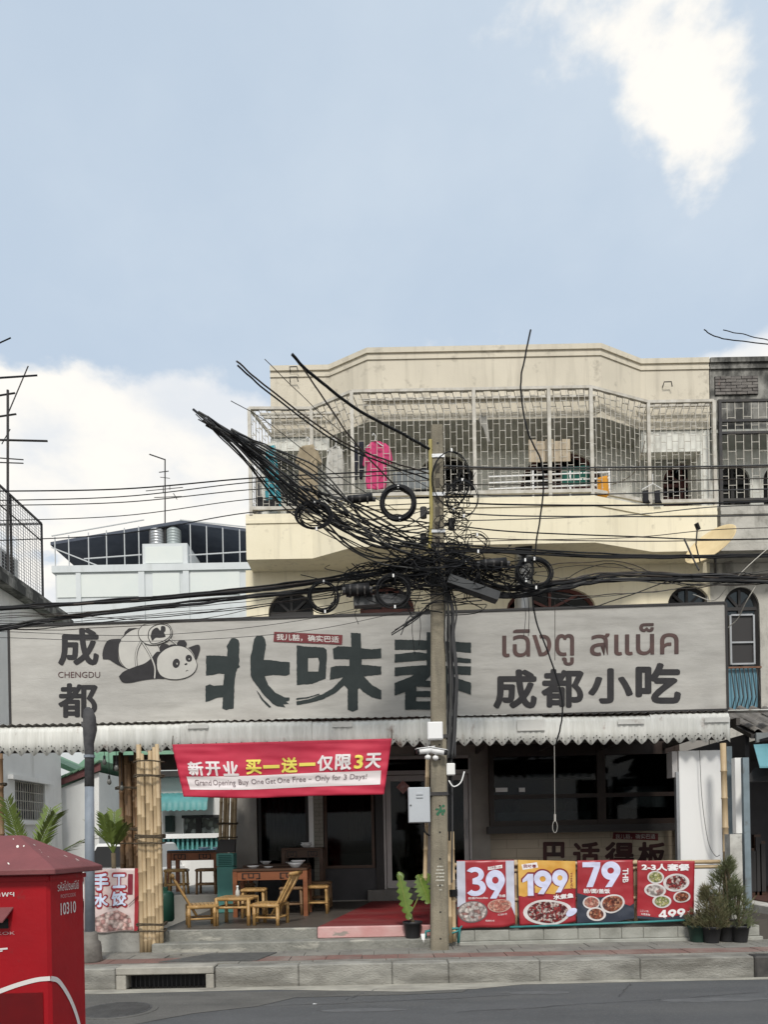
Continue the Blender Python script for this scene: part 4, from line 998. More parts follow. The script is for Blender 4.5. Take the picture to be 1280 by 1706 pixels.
MB().add([pbpt(-.0,-.0,.0) + uf*.03 + ur*.03, pbpt(FW-.03,.03,0), pbpt(FW-.03,SD-.03,0), pbpt(.03,SD-.03,0)] + [pbpt(.03,.03,.13), pbpt(FW-.03,.03,.13), pbpt(FW-.03,SD-.03,.13), pbpt(.03,SD-.03,.13)], [(0,1,2,3),(7,6,5,4),(4,5,1,0),(5,6,2,1),(6,7,3,2),(7,4,0,3)]).build('foot', DARKMET, pb)
# posting slot hood on the front
hz = 1.30
MB().add([pbpt(.03,0,.66)+nf0*.004, pbpt(FW-.06,0,.66)+nf0*.004, pbpt(FW-.06,0,.955)+nf0*.004, pbpt(.03,0,.955)+nf0*.004], [(0,1,2,3),(3,2,1,0)]).build('door_panel', mat('door_red', (.25,.010,.014), (.19,.012,.016), 5, .5), pb)
MB().cyl(pbpt(.30,0,.86)+nf0*.002, pbpt(.30,0,.86)+nf0*.014, .014, 10).build('lock', GALV, pb)
hd = MB(); hs = [pbpt(.14,0,hz), pbpt(FW-.14,0,hz), pbpt(FW-.15,-.055,hz-.05), pbpt(.15,-.055,hz-.05), pbpt(.14,0,hz-.005), pbpt(FW-.14,0,hz-.005), pbpt(FW-.15,-.055,hz-.056), pbpt(.15,-.055,hz-.056)]
hd.add(hs, [(0,1,2,3),(7,6,5,4),(0,3,7,4),(1,5,6,2),(3,2,6,7)])
nf = Vector((uf.y, -uf.x, 0)); nf = nf if nf.y < 0 else -nf
nr = Vector((ur.y, -ur.x, 0)); nr = nr if nr.x > 0 else -nr
hd.build('slot_hood', PBR, pb)
MB().add([pbpt(.16,0,hz-.045)+nf*.002, pbpt(FW-.16,0,hz-.045)+nf*.002, pbpt(FW-.16,0,hz-.085)+nf*.002, pbpt(.16,0,hz-.085)+nf*.002], [(0,1,2,3)]).build('slot', BLACK, pb)
def on_front(x, y): return pbpt(-x, 0, y) + nf*.0025 if False else pbpt(x, 0, y) + nf*.0025
def on_side(x, y): return pbpt(0, x, y) + nr*.0025
def fit(fn, s, x0, x1, z0, z1, name, m=PBW, bold=.0): place(glyph_mesh(s, bold), fn, name, m, pb, box=(x0, z0, x1, z1))
fit(on_side, 'รหัสไปรษณีย์', SD*.22, SD*.82, 1.355, 1.395, 'lettering'); fit(on_side, 'POSTCODE', SD*.30, SD*.72, 1.325, 1.340, 'lettering', mat('faded_white', (.50,.30,.30), None, rough=.6))
fit(on_side, '10310', SD*.29, SD*.72, 1.255, 1.305, 'lettering', bold=.01)
fit(on_front, 'กรุงเทพฯ', .30, .135, 1.335, 1.36, 'lettering'); fit(on_front, 'BANGKOK', .30, .135, 1.19, 1.202, 'lettering', MATS['faded_white'])
# white sweep over both faces
def ribbon_on(fn, pts, wd, name):
    me = stroke_mesh([(p.x, p.y) for p in catmull([Vector((*p,0)) for p in pts], 6)], wd); return link_mesh(name, lay(me, fn), PBW, pb)
ribbon_on(on_front, [(.0,1.010),(.06,1.005),(.16,.978),(.28,.93),(.40,.86)], .018, 'white_sweep')
ribbon_on(on_side, [(.0,1.010),(.06,.985),(.14,.90),(.20,.80),(.24,.68)], .020, 'white_sweep')
ribbon_on(on_front, [(.24,1.125),(.20,1.132),(.165,1.135)], .007, 'wing_mark'); ribbon_on(on_front, [(.24,1.115),(.21,1.122),(.185,1.126)], .005, 'wing_mark')

# ================================================================ steel post by the drain
pp = Wp(151, 1600, 8.4); pz = .225
sp_ = empty('steel_post', (pp.x, 8.4, pz), 'grey blue steel post with charred broken head on a round concrete plinth', 'post')
MB().lathe((pp.x,8.4,pz), [(.125,0),(.125,.02),(.118,.17),(.112,.22),(.085,.24),(.082,.30),(.065,.34)], 16).build('plinth', mat('plinth', (.20,.185,.165), (.11,.10,.09), 5, .9, .5, 30), sp_, True)
POSTM = mat('post_blue_grey', (.22,.25,.29), (.16,.185,.215), 4, .6, .2, c3=(.09,.09,.09), s3=3, st3=(3,3,.6), lo3=.55, hi3=.75, f3=.7)
POSTD = mat('post_charred', (.045,.045,.05), (.085,.083,.085), 6, .8, .5, 20)
tz = GZ(149,1310,8.4); tx = GX(149,1310,8.4)
MB().tube([(pp.x,8.4,pz+.33), (tx,8.4,tz)], [.055,.05], 14).build('shaft', POSTM, sp_, True)
q = [Wp(149,1310,8.4), Wp(149,1250,8.4), Wp(148,1238,8.4), Wp(150,1215,8.4), Wp(149,1195,8.4), Wp(147,1182,8.4), Wp(147,1178,8.4)]
MB().tube(q, [.052,.05,.055,.075,.068,.05,.02], 10).build('broken_head', POSTD, sp_, True)
MB().lathe(Wp(149,1262,8.4), [(.06,0),(.06,.03)], 12).build('collar', POSTM, sp_)
hp = Wp(141,1204,8.36); MB().box(hp.x-.03, hp.x+.0, 8.34, 8.42, hp.z-.05, hp.z+.012).build('bracket', POSTD, sp_)

# ================================================================ utility pole
PYo = 8.85
p0, p1 = Wp(732.5, 1580, PYo), Wp(728, 712, PYo)
up = empty('utility_pole', (p0.x, PYo, .2), 'square concrete utility pole with stencilled marks and bolt holes in front of the shop', 'pole')
w0, w1 = .105, .068
def pole_c(z): t = (z-.2)/(p1.z-.2); return Vector((p0.x + (p1.x-p0.x)*t, PYo, z)), w0 + (w1-w0)*t
vs2 = []
for z in (.2, p1.z):
    c, h = pole_c(z); ch = h*.22
    vs2 += [c+Vector((x, y, 0)) for x, y in ((-h+ch,-h),(h-ch,-h),(h,-h+ch),(h,h-ch),(h-ch,h),(-h+ch,h),(-h,h-ch),(-h,-h+ch))]
MB().add(vs2, [tuple(reversed(range(8))), tuple(range(8,16))] + [(i,(i+1)%8,8+(i+1)%8,8+i) for i in range(8)]).build('shaft', CONC, up)
for z in [.36+.31*k for k in range(6)] + [2.45, 2.62] + [4.75+.14*k for k in range(11)]:
    c, h = pole_c(z); hl = .011 if z < 4 else .012
    MB().cyl(c+Vector((.005,-h-.003,0)), c+Vector((.005,-h+.002,0)), hl, 8).build('bolt_hole', BLACK, up)
rec = MB()
for z in [4.78+.17*k for k in range(7)]:
    c, h = pole_c(z); rec.box(c.x-.028, c.x+.028, PYo-h-.004, PYo-h+.002, z, z+.11)
rec.build('dark_recess', mat('recess', (.10,.09,.07), (.06,.05,.04), 6, .9), up)['kind'] = 'stuff'
for k, (z, w_) in enumerate(((1.20,.05),(1.16,.06),(1.12,.07),(1.08,.06),(1.04,.07),(.98,.05),(.93,.03))):
    c, h = pole_c(z); MB().box(c.x-w_+.02, c.x+w_*.8, PYo-h-.003, PYo-h+.001, z-.008, z+.010).build('stencil_mark', mat('stencil', (.50,.48,.42), (.30,.28,.23), 60, .9, lo=.45, hi=.55), up)
c, h = pole_c(1.86)
gs = MB()
for k in range(14):
    a, b = random.uniform(-.05,.05), random.uniform(-.05,.05); gs.add(ell_ := [(c.x+.01+a+x, PYo-h-.003-k*.0002, 1.86+b+z_) for x, z_ in ell(0,0,random.uniform(.008,.025),random.uniform(.008,.025),8)], [tuple(range(8))])
gs.build('green_spray', mat('green_spray', (.03,.13,.07), None, rough=.8), up)['kind'] = 'stuff'
for z in (6.0, 5.55, 5.12, 4.95, 4.55, 2.72, 2.05):
    c, h = pole_c(z); MB().box(c.x-h-.012, c.x+h+.012, PYo-h-.012, PYo+h+.012, z-.02, z+.02).build('steel_band', DARKMET if z < 5 else GALV, up)
for k, z in enumerate((5.36, 5.05, 5.22, 4.88)):
    c, h = pole_c(z); s = -1 if k < 2 else 1
    MB().bar(c+Vector((s*h,-.02,0)), c+Vector((s*(h+.10),-.02,0)), .03).build('spool_bracket', DARKMET, up); MB().cyl(c+Vector((s*(h+.09),-.02,-.06)), c+Vector((s*(h+.09),-.02,.06)), .04, 10).build('spool_insulator', DARKMET, up)
# yellow conduit, service pipes, side rods
yc = MB().tube([Wp(717,733,8.78), Wp(719,860,8.78), Wp(716,915,8.78)], .022, 8).build('conduit', mat('yellow_conduit', (.40,.34,.12), (.30,.25,.09), 5, .6)); tag(yc, 'faded yellow plastic conduit strapped to the top of the concrete pole', 'pipe')
for k, (x, r, ytop, ybot) in enumerate(((748,.014,1200,1400), (752,.011,1230,1470), (744,.010,1235,1390))):
    o = MB().tube(catmull([Wp(x,ytop,8.83), Wp(x+2,(ytop+ybot)/2,8.84), Wp(x+1,ybot,8.84)],4), r, 6).build('service_cable', CABLE2 if k else CABLE); tag(o, 'grey service cable clipped down the right side of the concrete pole', 'cable', 'service cables on the pole')
# grey metal cabinet
q0, q1 = Wp(680,1312,8.8), Wp(717,1370,8.8)
cb_ = empty('metal_cabinet', ((q0.x+q1.x)/2, 8.8, q1.z), 'pale grey metal cabinet with two louvres bolted beside the concrete pole', 'cabinet')
CAB = mat('cabinet_grey', (.46,.485,.51), (.42,.445,.47), 3, .45, .05)
MB().box(q0.x, q1.x, 8.74, 8.90, q1.z, q0.z).build('body', CAB, cb_, bevel=.006)
MB().box(q0.x+.006, q1.x-.006, 8.728, 8.742, q1.z+.006, q0.z-.006).build('door', CAB, cb_, bevel=.004)
for dz in (.07, .105):
    MB().xz([(q0.x+.09,q0.z-dz-.018), (q0.x+.17,q0.z-dz-.018), (q0.x+.165,q0.z-dz), (q0.x+.095,q0.z-dz)], 8.716, 8.73).build('louvre', CAB, cb_)
MB().cyl((q0.x+.025,8.722,q0.z-.21), (q0.x+.025,8.73,q0.z-.21), .010, 8).build('lock', DARKMET, cb_)
o = MB().tube(catmull([Wp(706,1370,8.8), Wp(708,1385,8.8), Wp(716,1392,8.82)],5), .012, 6).build('cabinet_cable', CABLE); tag(o, 'short black cable looping from the cabinet bottom to the pole', 'cable')
q0, q1 = Wp(712,1203,8.70), Wp(738,1232,8.70)
jb = empty('junction_box', ((q0.x+q1.x)/2, 8.7, q1.z), 'white junction box on the pole above the two security cameras', 'box')
MB().box(q0.x, q1.x, 8.66, 8.74, q1.z, q0.z).build('body', PLAINW, jb, bevel=.008); MB().box(q0.x+.008, q1.x-.008, 8.652, 8.662, q1.z+.008, q0.z-.008).build('cover', PLAINW, jb, bevel=.004)
def cctv(base, tip_dir, label):
    e = empty('security_camera', base, label, 'camera'); d = Vector(tip_dir).normalized(); b = Vector(base) + Vector((0,-.02,.075))
    MB().lathe(Vector(base)+Vector((0,0,-.005)), [(.012,-.025),(.035,-.01),(.035,.015),(.02,.03)], 12).build('ball_joint', PLAINW, e, True)
    MB().tube(catmull([Vector(base)+Vector((0,0,.02)), Vector(base)+Vector((.0,-.02,.06)), b], 4), .010, 6).build('arm', PLAINW, e, True)
    MB().tube([b - d*.07, b + d*.11], .034, 12).build('housing', PLAINW, e, True); MB().tube([b + d*.10, b + d*.135], [.032,.028], 12).build('lens', BLACK, e)
    MB().bar(b - d*.08 + Vector((0,0,.038)), b + d*.145 + Vector((0,0,.034)), .07, .008).build('sun_shield', PLAINW, e)
    return e
cctv(Wp(713,1261,8.70), (-.95,-.25,-.12), 'white bullet security camera aimed at the red banner side of the pole')
cctv(Wp(726,1262,8.70), (.93,-.3,-.20), 'white bullet security camera aimed at the kitchen side of the pole')
mt = empty('meter_socket', Wp(752,1288,8.78), 'small white weathered terminal box with cable loop on the pole side', 'box')
q = Wp(751,1280,8.78); MB().box(q.x-.05, q.x+.05, 8.74, 8.82, q.z-.08, q.z+.06).build('body', WHITE, mt, bevel=.01); MB().tube(catmull([Wp(748,1300,8.76), Wp(756,1310,8.74), Wp(768,1303,8.74), Wp(774,1285,8.76)],5), .008, 6).build('loop', PLAINW, mt, True)

# ================================================================ cables
NC = {'n': 0}
CMS = [CABLE, CABLE, CABLE, CABLE2, mat('cable_brown', (.035,.026,.02), None, rough=.6), mat('cable_dusty', (.075,.075,.072), (.045,.045,.044), 3, .75)]
def cable(pts, r, label, group, m=None, sub=9, name='cable', jit=0.0, n=5):
    P = [Wp(*p) for p in pts]
    C = catmull(P, sub)
    if jit:
        s_ = random.random()*50
        C = [c + Vector((jit*noise.noise((i*.35, s_, 0)), jit*noise.noise((i*.35, s_, 9)), jit*noise.noise((i*.35, s_, 5)))) for i, c in enumerate(C)]
    o = MB().tube(C, r, n).build(name, m or random.choice(CMS), None, True)
    return tag(o, label, 'cable', group)
rnd = random.uniform
# fan to the upper left
L = 'black cable in the thick fan rising from the pole past the laundry'
for k in range(27):
    f = k/26; ex, ey = 326 + 64*f**1.5 + rnd(-6,6), 686 + 34*f**1.2 + rnd(-6,8)
    sx, sy = rnd(700,728), 905 + rnd(0,60)
    mx_, my_ = 470 + 70*f + rnd(-14,14), 835 - 30*f + rnd(-14,18) + 22*math.sin(k*2.4)
    m2x, m2y = 600 + 30*f + rnd(-16,16), 905 - 30*f + rnd(-22,22)
    q1x, q1y = ex + (mx_-ex)*.45 + rnd(-4,4), ey + (my_-ey)*.42 + rnd(-4,4)
    cable([(ex,ey,6.9+rnd(0,.5)), (q1x,q1y,7.4+rnd(-.2,.3)), (mx_,my_,7.95+rnd(-.2,.2)), (m2x,m2y,8.4+rnd(-.1,.2)), (sx,sy,8.8+rnd(-.15,.15))], random.choice((.0045,.006,.007,.009,.012)), L, 'cable fan', jit=.008)
L = 'slack black cable strung from the fan to the spools on the pole'
for k in range(12):
    cable([(500+rnd(-60,40),812+rnd(-30,30),8.0), (580+rnd(-15,15),850+rnd(-20,40),8.3), (660+rnd(-15,15),880+rnd(-25,30),8.6), (720,870+rnd(-30,40),8.78)], rnd(.005,.009), L, 'slack cables', jit=.012)
# separate runs over the cage
for lab, pts, r in (('thick black cable slanting down across the roof parapet to the pole top', [(487,590,7.6),(520,625,7.8),(600,685,8.2),(680,728,8.6),(722,752,8.8)], .017),
    ('thin black cable branching below the thick parapet cable towards the laundry', [(500,607,7.7),(540,665,7.9),(590,735,8.2),(650,800,8.5),(690,830,8.7)], .009),
    ('twin upper black cable crossing the left cage corner to the pole', [(394,602,7.3),(450,648,7.6),(560,730,8.1),(640,765,8.5),(720,790,8.8)], .009),
    ('twin lower black cable crossing the left cage corner to the pole', [(396,609,7.3),(450,656,7.6),(560,736,8.1),(640,772,8.5),(720,800,8.8)], .009),
    ('hair thin cable between the iron hooks and the pink shirt', [(441,598,7.5),(520,675,7.9),(600,745,8.3),(718,815,8.8)], .004),
    ('hair thin cable meeting the left top rail of the cage', [(385,668,7.5),(440,700,7.8),(560,790,8.3),(660,850,8.6)], .004),
    ('long black cable hanging loose over the parapet down to the awning', [(884,550,8.3),(874,600,8.3),(868,650,8.35),(880,720,8.4),(902,770,8.45),(905,820,8.5),(896,890,8.6),(887,960,8.7),(892,1030,8.75),(915,1090,8.8),(936,1160,8.85),(935,1205,8.9),(926,1240,9.0)], .010),
    ('loose cable end in the sky above the grey neighbour building', [(1173,549,8.4),(1190,560,8.4),(1230,568,8.4),(1330,580,8.4)], .006),
    ('thinner loose cable end in the sky above the grey neighbour building', [(1205,550,8.4),(1250,560,8.4),(1330,580,8.4)], .005)):
    cable(pts, r, lab, None, jit=.008)
# horizontals to the left
L = 'thin cable running from the pole across the sky above the white building'
for (yl, yr, r) in ((822,793,.008), (838,800,.006), (846,812,.006), (872,828,.005), (906,850,.006)):
    cable([(-60,yl-3,8.6), (200,yl+(yr-yl)*.35+3,8.65), (415,yr+4,8.7), (600,yr-6,8.78), (722,yr-12,8.85)], r, L, 'line cables to the left')
# horizontals to the right
L = 'thin cable running from the pole past the cage to the grey neighbour'
for (yl, yr, r) in ((776,775,.010), (780,778,.008), (806,797,.006), (822,815,.007), (836,836,.010), (852,858,.008), (868,842,.006), (872,897,.008), (893,898,.006), (905,880,.005)):
    cable([(730,yl,8.85), (850,yl*.7+yr*.3+rnd(2,6),8.8), (1050,yl*.35+yr*.65+rnd(2,7),8.75), (1200,yr+2,8.7), (1400,yr-3,8.65)], r, L, 'line cables to the right')
# heavy bundles
L = 'heavy black bundled cable sagging left above the signboard'
for k in range(9):
    d = rnd(-5,5); cable([(712,938+d,8.8), (600,957+d,8.75), (430,981+d*.7,8.7), (200,1000+d*.5,8.6), (0,1013+d*.6,8.5), (-160,1022+d,8.4)], rnd(.010,.020), L, 'heavy bundle to the left', jit=.018)
L = 'black bundled cable dipping left along the top edge of the signboard'
for k in range(6):
    d = rnd(-4,4); cable([(712,955+d,8.8), (560,980+d,8.75), (430,992+d*.7,8.7), (300,1006+d,8.65), (110,1028+d*.7,8.6), (0,1046+d,8.5), (-160,1065,8.4)], rnd(.007,.014), L, 'dipping bundle to the left', jit=.015)
L = 'thin black wire sagging across the face of the signboard'
for (a, b, c) in ((1000,1036,1045), (985,1058,1052), (1012,1068,1062)):
    cable([(705,a,8.8), (500,(a+b)/2+12,8.75), (250,b,8.7), (0,c,8.6), (-120,c,8.6)], .0035, L, 'thin wires over the sign', m=CABLE2)
L = 'thin slack wire between the left bundles in front of the white building'
for k in range(7):
    a = rnd(975,1010); cable([(660+rnd(-40,20),a-20,8.75), (450,a+14,8.7), (250+rnd(-60,60),a+30+rnd(0,10),8.65), (40,1020+rnd(0,30),8.55), (-100,1030,8.5)], rnd(.003,.006), L, 'slack wires to the left', jit=.02)
L = 'heavy black bundled cable running right below the satellite dish'
for k in range(12):
    d = rnd(-9,9); cable([(742,945+d*2,8.8), (830,985+d*1.5,8.75), (940,974+d,8.7), (1010,962+d,8.7), (1150,962+d*.8,8.6), (1280,966+d*.8,8.5), (1420,972+d,8.4)], rnd(.008,.017), L, 'heavy bundle to the right', jit=.018)
L = 'black cable pair running right just above the satellite dish foot'
for k in range(6):
    d = rnd(-4,4); cable([(742,912+d*2,8.8), (850,917+d*1.2,8.75), (1000,925+d,8.7), (1150,927+d*.6,8.6), (1280,925+d*.6,8.5), (1420,923+d,8.4)], rnd(.006,.013), L, 'cable pair to the right', jit=.012)
L = 'slack black wire looping below the right bundle over the arched windows'
for k in range(8):
    a = rnd(925,985); cable([(745,a,8.8), (880+rnd(-30,30),a+rnd(10,40),8.75), (1000+rnd(-40,40),a+rnd(0,45),8.7), (1150,960+rnd(-10,20),8.6), (1280,958+rnd(-10,15),8.5), (1400,958,8.4)], rnd(.004,.007), L, 'slack wires to the right', jit=.03)
o = cable([(1140,897,8.6),(1155,930,8.5),(1165,950,8.45)], .01, 'thin rod hanging from the line cable in front of the satellite dish', None, m=DARKMET)
L = 'pale wire drooping from the bundle to the right end of the signboard'
cable([(1290,905,8.5),(1250,940,8.5),(1215,975,8.6),(1190,1000,8.8),(1155,990,8.9)], .006, L, None, m=mat('pale_wire', (.45,.43,.38), None, rough=.6)); cable([(1270,960,8.5),(1245,1000,8.6),(1230,1030,8.9),(1214,1045,9.5)], .006, 'pale wire falling beside the blue barred window of the neighbour', None, m=MATS['pale_wire'])
# drops beside the pole over the sign
L = 'black drop cable taped down the pole in front of the sign'
for k in range(7):
    x = 742 + k*2.6; cable([(735+rnd(-6,10),960,8.72), (x+rnd(-3,3),1010,8.72), (x+rnd(-2,4),1060,8.74), (x+4+rnd(-2,2),1130,8.76), (x+3,1190,8.8), (x-1+rnd(-2,2),1262,8.8)], rnd(.008,.017), L, 'drop cables on the pole', jit=.008)
for k, (x, y0, y1, dx) in enumerate(((693,1000,1090,-6), (697,1010,1075,4), (880,990,1060,2), (872,985,1060,4), (925,1000,1100,0), (600,1005,1040,-8))):
    cable([(x,y0,8.8), (x+dx,(y0+y1)/2,8.78), (x+dx*.3,y1,8.78)], .004, 'short loose wire end dangling in front of the signboard', 'dangling wire ends')
for k in range(5):
    cable([(716,1012+rnd(-6,6),8.72), (690+rnd(-10,6),1030+rnd(-4,4),8.6), (660+rnd(-12,14),1052+rnd(-8,8),8.55)], .007, 'stiff cut cable stub poking out left of the pole', 'cut cable stubs')
# coils
def coil(cx, cy, rx, ry, Yc, turns, r, label, th=.006, tilt=0.0):
    e = empty('cable_coil', Wp(cx, cy+ry, Yc), label, 'cable coil'); pts = []; n = 26
    for t in range(turns):
        rr = rnd(.86,1.08); ox, oy = rnd(-2.5,2.5), rnd(-2.5,2.5); yy = rnd(-.05,.05)
        pts = [Wp(cx+ox+rx*rr*math.cos(2*math.pi*k/n), cy+oy+ry*rr*math.sin(2*math.pi*k/n), Yc+yy+.03*math.sin(2*math.pi*k/n+t)) for k in range(n)]
        MB().tube(pts, th*rnd(.8,1.2), 5, closed=True).build('turn', CABLE, e, True)
    for a in (-1.55, 1.45):
        c = Wp(cx+rx*math.cos(a), cy+ry*math.sin(a), Yc-.06); MB().box(c.x-.009, c.x+.009, c.y-.01, c.y+.01, c.z-.018, c.z+.018).build('tape', PLAINW, e)
    return e
coil(524,859,29,22,8.0,9,1,'dark cable coil hanging below the cable fan near the balcony corner')
coil(663,838,27,27,8.5,22,1,'thick neat cable coil hanging under the pink shirt',.010)
coil(539,994,24,25,8.6,10,1,'round cable coil hanging above the panda sign between the left bundles')
coil(655,985,27,26,8.6,11,1,'untidy cable coil hanging close left of the pole tangle')
coil(890,955,30,24,8.6,9,1,'loose cable coil hanging in front of the silver duct')
coil(795,905,17,14,8.6,3,1,'small single wire loop right of the pole',.005)
coil(875,950,14,17,8.55,4,1,'small wire loop beside the coil at the silver duct',.005)
coil(775,955,25,20,8.65,8,1,'wire coil pressed against the right side of the pole tangle')
coil(770,830,26,30,8.7,3,1,'wide thin wire loop right of the pole top',.005)
coil(752,800,34,50,8.75,2,1,'tall thin wire hoop round the pole top',.006)
# closures
def closure(cx, cy, w_, h_, Yc, label):
    e = empty('splice_closure', Wp(cx, cy+h_/2, Yc), label, 'splice box'); c = Wp(cx, cy, Yc); s = Yc/F
    MB().cyl(c+Vector((-w_*s/2,0,0)), c+Vector((w_*s/2,0,.02)), h_*s/2, 10).build('housing', BLACK, e, True)
    for k in (-1,1): MB().cyl(c+Vector((k*w_*s*.5,0,0)), c+Vector((k*w_*s*.62,0,0)), h_*s*.33, 8).build('end_cap', CABLE2, e)
    for k in range(3): MB().cyl(c+Vector(((k-1)*w_*s*.3-.01,0,.0)), c+Vector(((k-1)*w_*s*.3+.01,0,.0)), h_*s*.56, 8).build('clamp', DARKMET, e)
closure(596,984,40,20,8.6,'black splice closure hanging left of the pole tangle'); closure(600,832,42,13,8.3,'black splice closure on the cables beside the pink shirt'); closure(822,940,44,16,8.6,'black splice closure hanging right of the pole tangle')
gb = empty('equipment_box', Wp(790,990,8.6), 'slanted dark grey equipment box wedged in the cable tangle right of the pole', 'box')
c = Wp(790,980,8.6); MB().bar(c+Vector((-.3,0,.10)), c+Vector((.28,.05,-.10)), .16, .10).build('body', mat('box_grey', (.055,.058,.06), (.035,.037,.04), 5, .6), gb)
gb2 = empty('equipment_box', Wp(625,1005,8.7), 'flat grey equipment box under the cable tangle left of the pole', 'box')
c = Wp(630,1003,8.7); MB().bar(c+Vector((-.28,0,.0)), c+Vector((.32,.05,.04)), .14, .11).build('body', mat('box_grey2', (.09,.093,.096), (.06,.062,.065), 5, .6), gb2)
# the tangle itself, nobody could count it
tg = MB()
for k in range(95):
    cx, cy = random.gauss(722,55), random.gauss(950,26); sx, sy = rnd(15,70), rnd(8,30); P = []
    a = random.uniform(0,6.28); Yc = rnd(8.5,8.95)
    for j in range(rnd(4,8).__int__()):
        a += rnd(.5,1.3); P.append(Wp(cx + sx*math.cos(a) + rnd(-8,8), cy + sy*math.sin(a)*.8 + rnd(-5,5), Yc + rnd(-.08,.08)))
    tg.tube(catmull(P, 4), rnd(.003,.0075), 4)
for k in range(62):
    x0 = rnd(550,700); tg.tube(catmull([Wp(x0,rnd(925,1000)+ (700-x0)*.1,8.65+rnd(-.1,.1)), Wp(x0+40,rnd(930,985),8.7), Wp(722+rnd(-12,12),rnd(920,990),8.75+rnd(-.1,.1))],5), rnd(.003,.007), 4)
for k in range(55):
    x0 = rnd(745,905); tg.tube(catmull([Wp(x0,rnd(935,1000),8.65+rnd(-.1,.1)), Wp(x0-30,rnd(930,990),8.7), Wp(738+rnd(-12,12),rnd(910,985),8.75+rnd(-.1,.1))],5), rnd(.003,.007), 4)
for k in range(46):
    cx, cy = rnd(742,775), rnd(790,900); P = []; a = rnd(0,6)
    for j in range(5): a += rnd(.6,1.2); P.append(Wp(cx+rnd(8,22)*math.cos(a), cy+rnd(8,26)*math.sin(a), 8.75+rnd(-.1,.1)))
    tg.tube(catmull(P,4), rnd(.003,.006), 4)
to = tg.build('cable_tangle', CABLE, None); tag(to, 'dense black tangle of cables wrapped round the middle of the concrete pole', 'cable tangle', kind='stuff')
# ================================================================ bamboo bundles and poles
def bamboo_pole(mb, p, q, r, nodes=.32, n=8):
    p, q = Vector(p), Vector(q); L = (q-p).length; d = (q-p)/L; pts = [p]; rs = [r]; s = rnd(.08, nodes)
    while s < L-.05:
        for (o, k) in ((-.012,.97),(-.004,1.14),(.004,1.14),(.012,.97)): pts.append(p+d*(s+o)); rs.append(r*k)
        s += nodes*rnd(.8,1.2)
    pts.append(q); rs.append(r*.97); mb.tube(pts, rs, n)
def bundle(px0, px1, py_top, py_bot, Yc, n, m, label, ties, depth=.14, lean=(0,0), r=.032, zb=None, uneven=.12, extra=0):
    xb0, xb1 = GX(px0, py_bot, Yc), GX(px1, py_bot, Yc); zt = GZ((px0+px1)/2, py_top, Yc); z0 = GZ((px0+px1)/2, py_bot, Yc) if zb is None else zb
    e = empty('bamboo_bundle', ((xb0+xb1)/2, Yc, z0), label, 'bamboo column')
    for k in range(n):
        f = (k+.5)/n; x = xb0 + (xb1-xb0)*f; y = Yc + depth*rnd(-.5,.5)*(1 if k % 2 else .3)
        mb = MB(); bamboo_pole(mb, (x, y, z0), (x+lean[0]+rnd(-.012,.012), y+lean[1], zt - (0 if k in (0, n-1) else rnd(0, uneven))), r*rnd(.85,1.1))
        mb.build('pole', m, e, True)
    for k in range(extra):
        x = xb0 + (xb1-xb0)*(k+.8)/(extra+.6); y = Yc + depth*.7 + rnd(0,.04)
        mb = MB(); bamboo_pole(mb, (x, y, z0), (x+lean[0], y+lean[1], zt-rnd(0,uneven)), r); mb.build('pole', m, e, True)
    for (py, thick) in ties:
        zc = GZ((px0+px1)/2, py, Yc); t = (zc-z0)/(zt-z0); cx = (xb0+xb1)/2 + lean[0]*t; w_ = (xb1-xb0)/2+.025; dp = depth*.5+.055
        rope = MB()
        for j in range(thick):
            zz = zc + (j-thick/2)*.016
            rope.tube([(cx+w_*math.copysign(abs(math.cos(a))**.6, math.cos(a)), Yc+dp*math.copysign(abs(math.sin(a))**.6, math.sin(a)), zz+.006*math.sin(3*a+j)) for a in [2*math.pi*i/18 for i in range(18)]], .009, 5, closed=True)
        rope.build('rope_tie', ROPE, e, True)
    return e
bundle(234, 274, 1240, 1586, 9.06, 6, BAMB, 'tall pale bamboo bundle bound with rope at the corner of the steps', ((1268,1),(1292,2),(1392,3),(1403,1),(1537,2),(1548,1)), .14, r=.029, zb=.225, extra=3, uneven=.22)
bundle(201, 234, 1252, 1470, 10.4, 6, BAMB2, 'dark brown bamboo bundle standing in the yard behind the pale one', ((1312,2),(1380,3),(1404,1)), .2, r=.033, zb=.22, uneven=.2, extra=3)
bundle(361, 389, 1300, 1490, 12.5, 5, BAMB, 'slim leaning bamboo bundle beside the teal air cooler', ((1371,2),(1394,1)), .1, lean=(.10,0), r=.028, zb=.46, extra=2)
bundle(-6, 9, 1255, 1560, 9.5, 3, BAMB2, 'brown bamboo poles at the far end of the awning behind the post box', ((1305,2),), .1, r=.035, zb=.22)
def lone(pts, r, label, m=BAMB, name='bamboo_pole'):
    mb = MB(); bamboo_pole(mb, pts[0], pts[1], r); o = mb.build(name, m, None, True); return tag(o, label, 'bamboo pole')
lone((Wp(1212,1490,9.75), Wp(1205,1238,9.75)), .040, 'upright bamboo pole under the awning end beside the white panel', BAMB)
lone((Wp(750,1570,9.02), Wp(747,1385,9.02)), .030, 'upright bamboo pole close behind the concrete pole'); lone((Wp(757,1568,9.06), Wp(753,1385,9.06)), .028, 'slightly leaning bamboo pole between the concrete pole and poster 39')
lone((Wp(708,1480,9.06), Wp(713,1262,9.06)), .026, 'bamboo pole half hidden behind the concrete pole by the cabinet')
lone((Wp(745,1441,9.20), Wp(1200,1435,9.20)), .026, 'upper horizontal bamboo rail carrying the menu posters'); lone((Wp(745,1452,9.22), Wp(1203,1443,9.22)), .024, 'lower of the paired top bamboo rails behind the menu posters')
lone((Wp(745,1500,9.22), Wp(1150,1494,9.22)), .024, 'middle horizontal bamboo rail behind the menu posters')
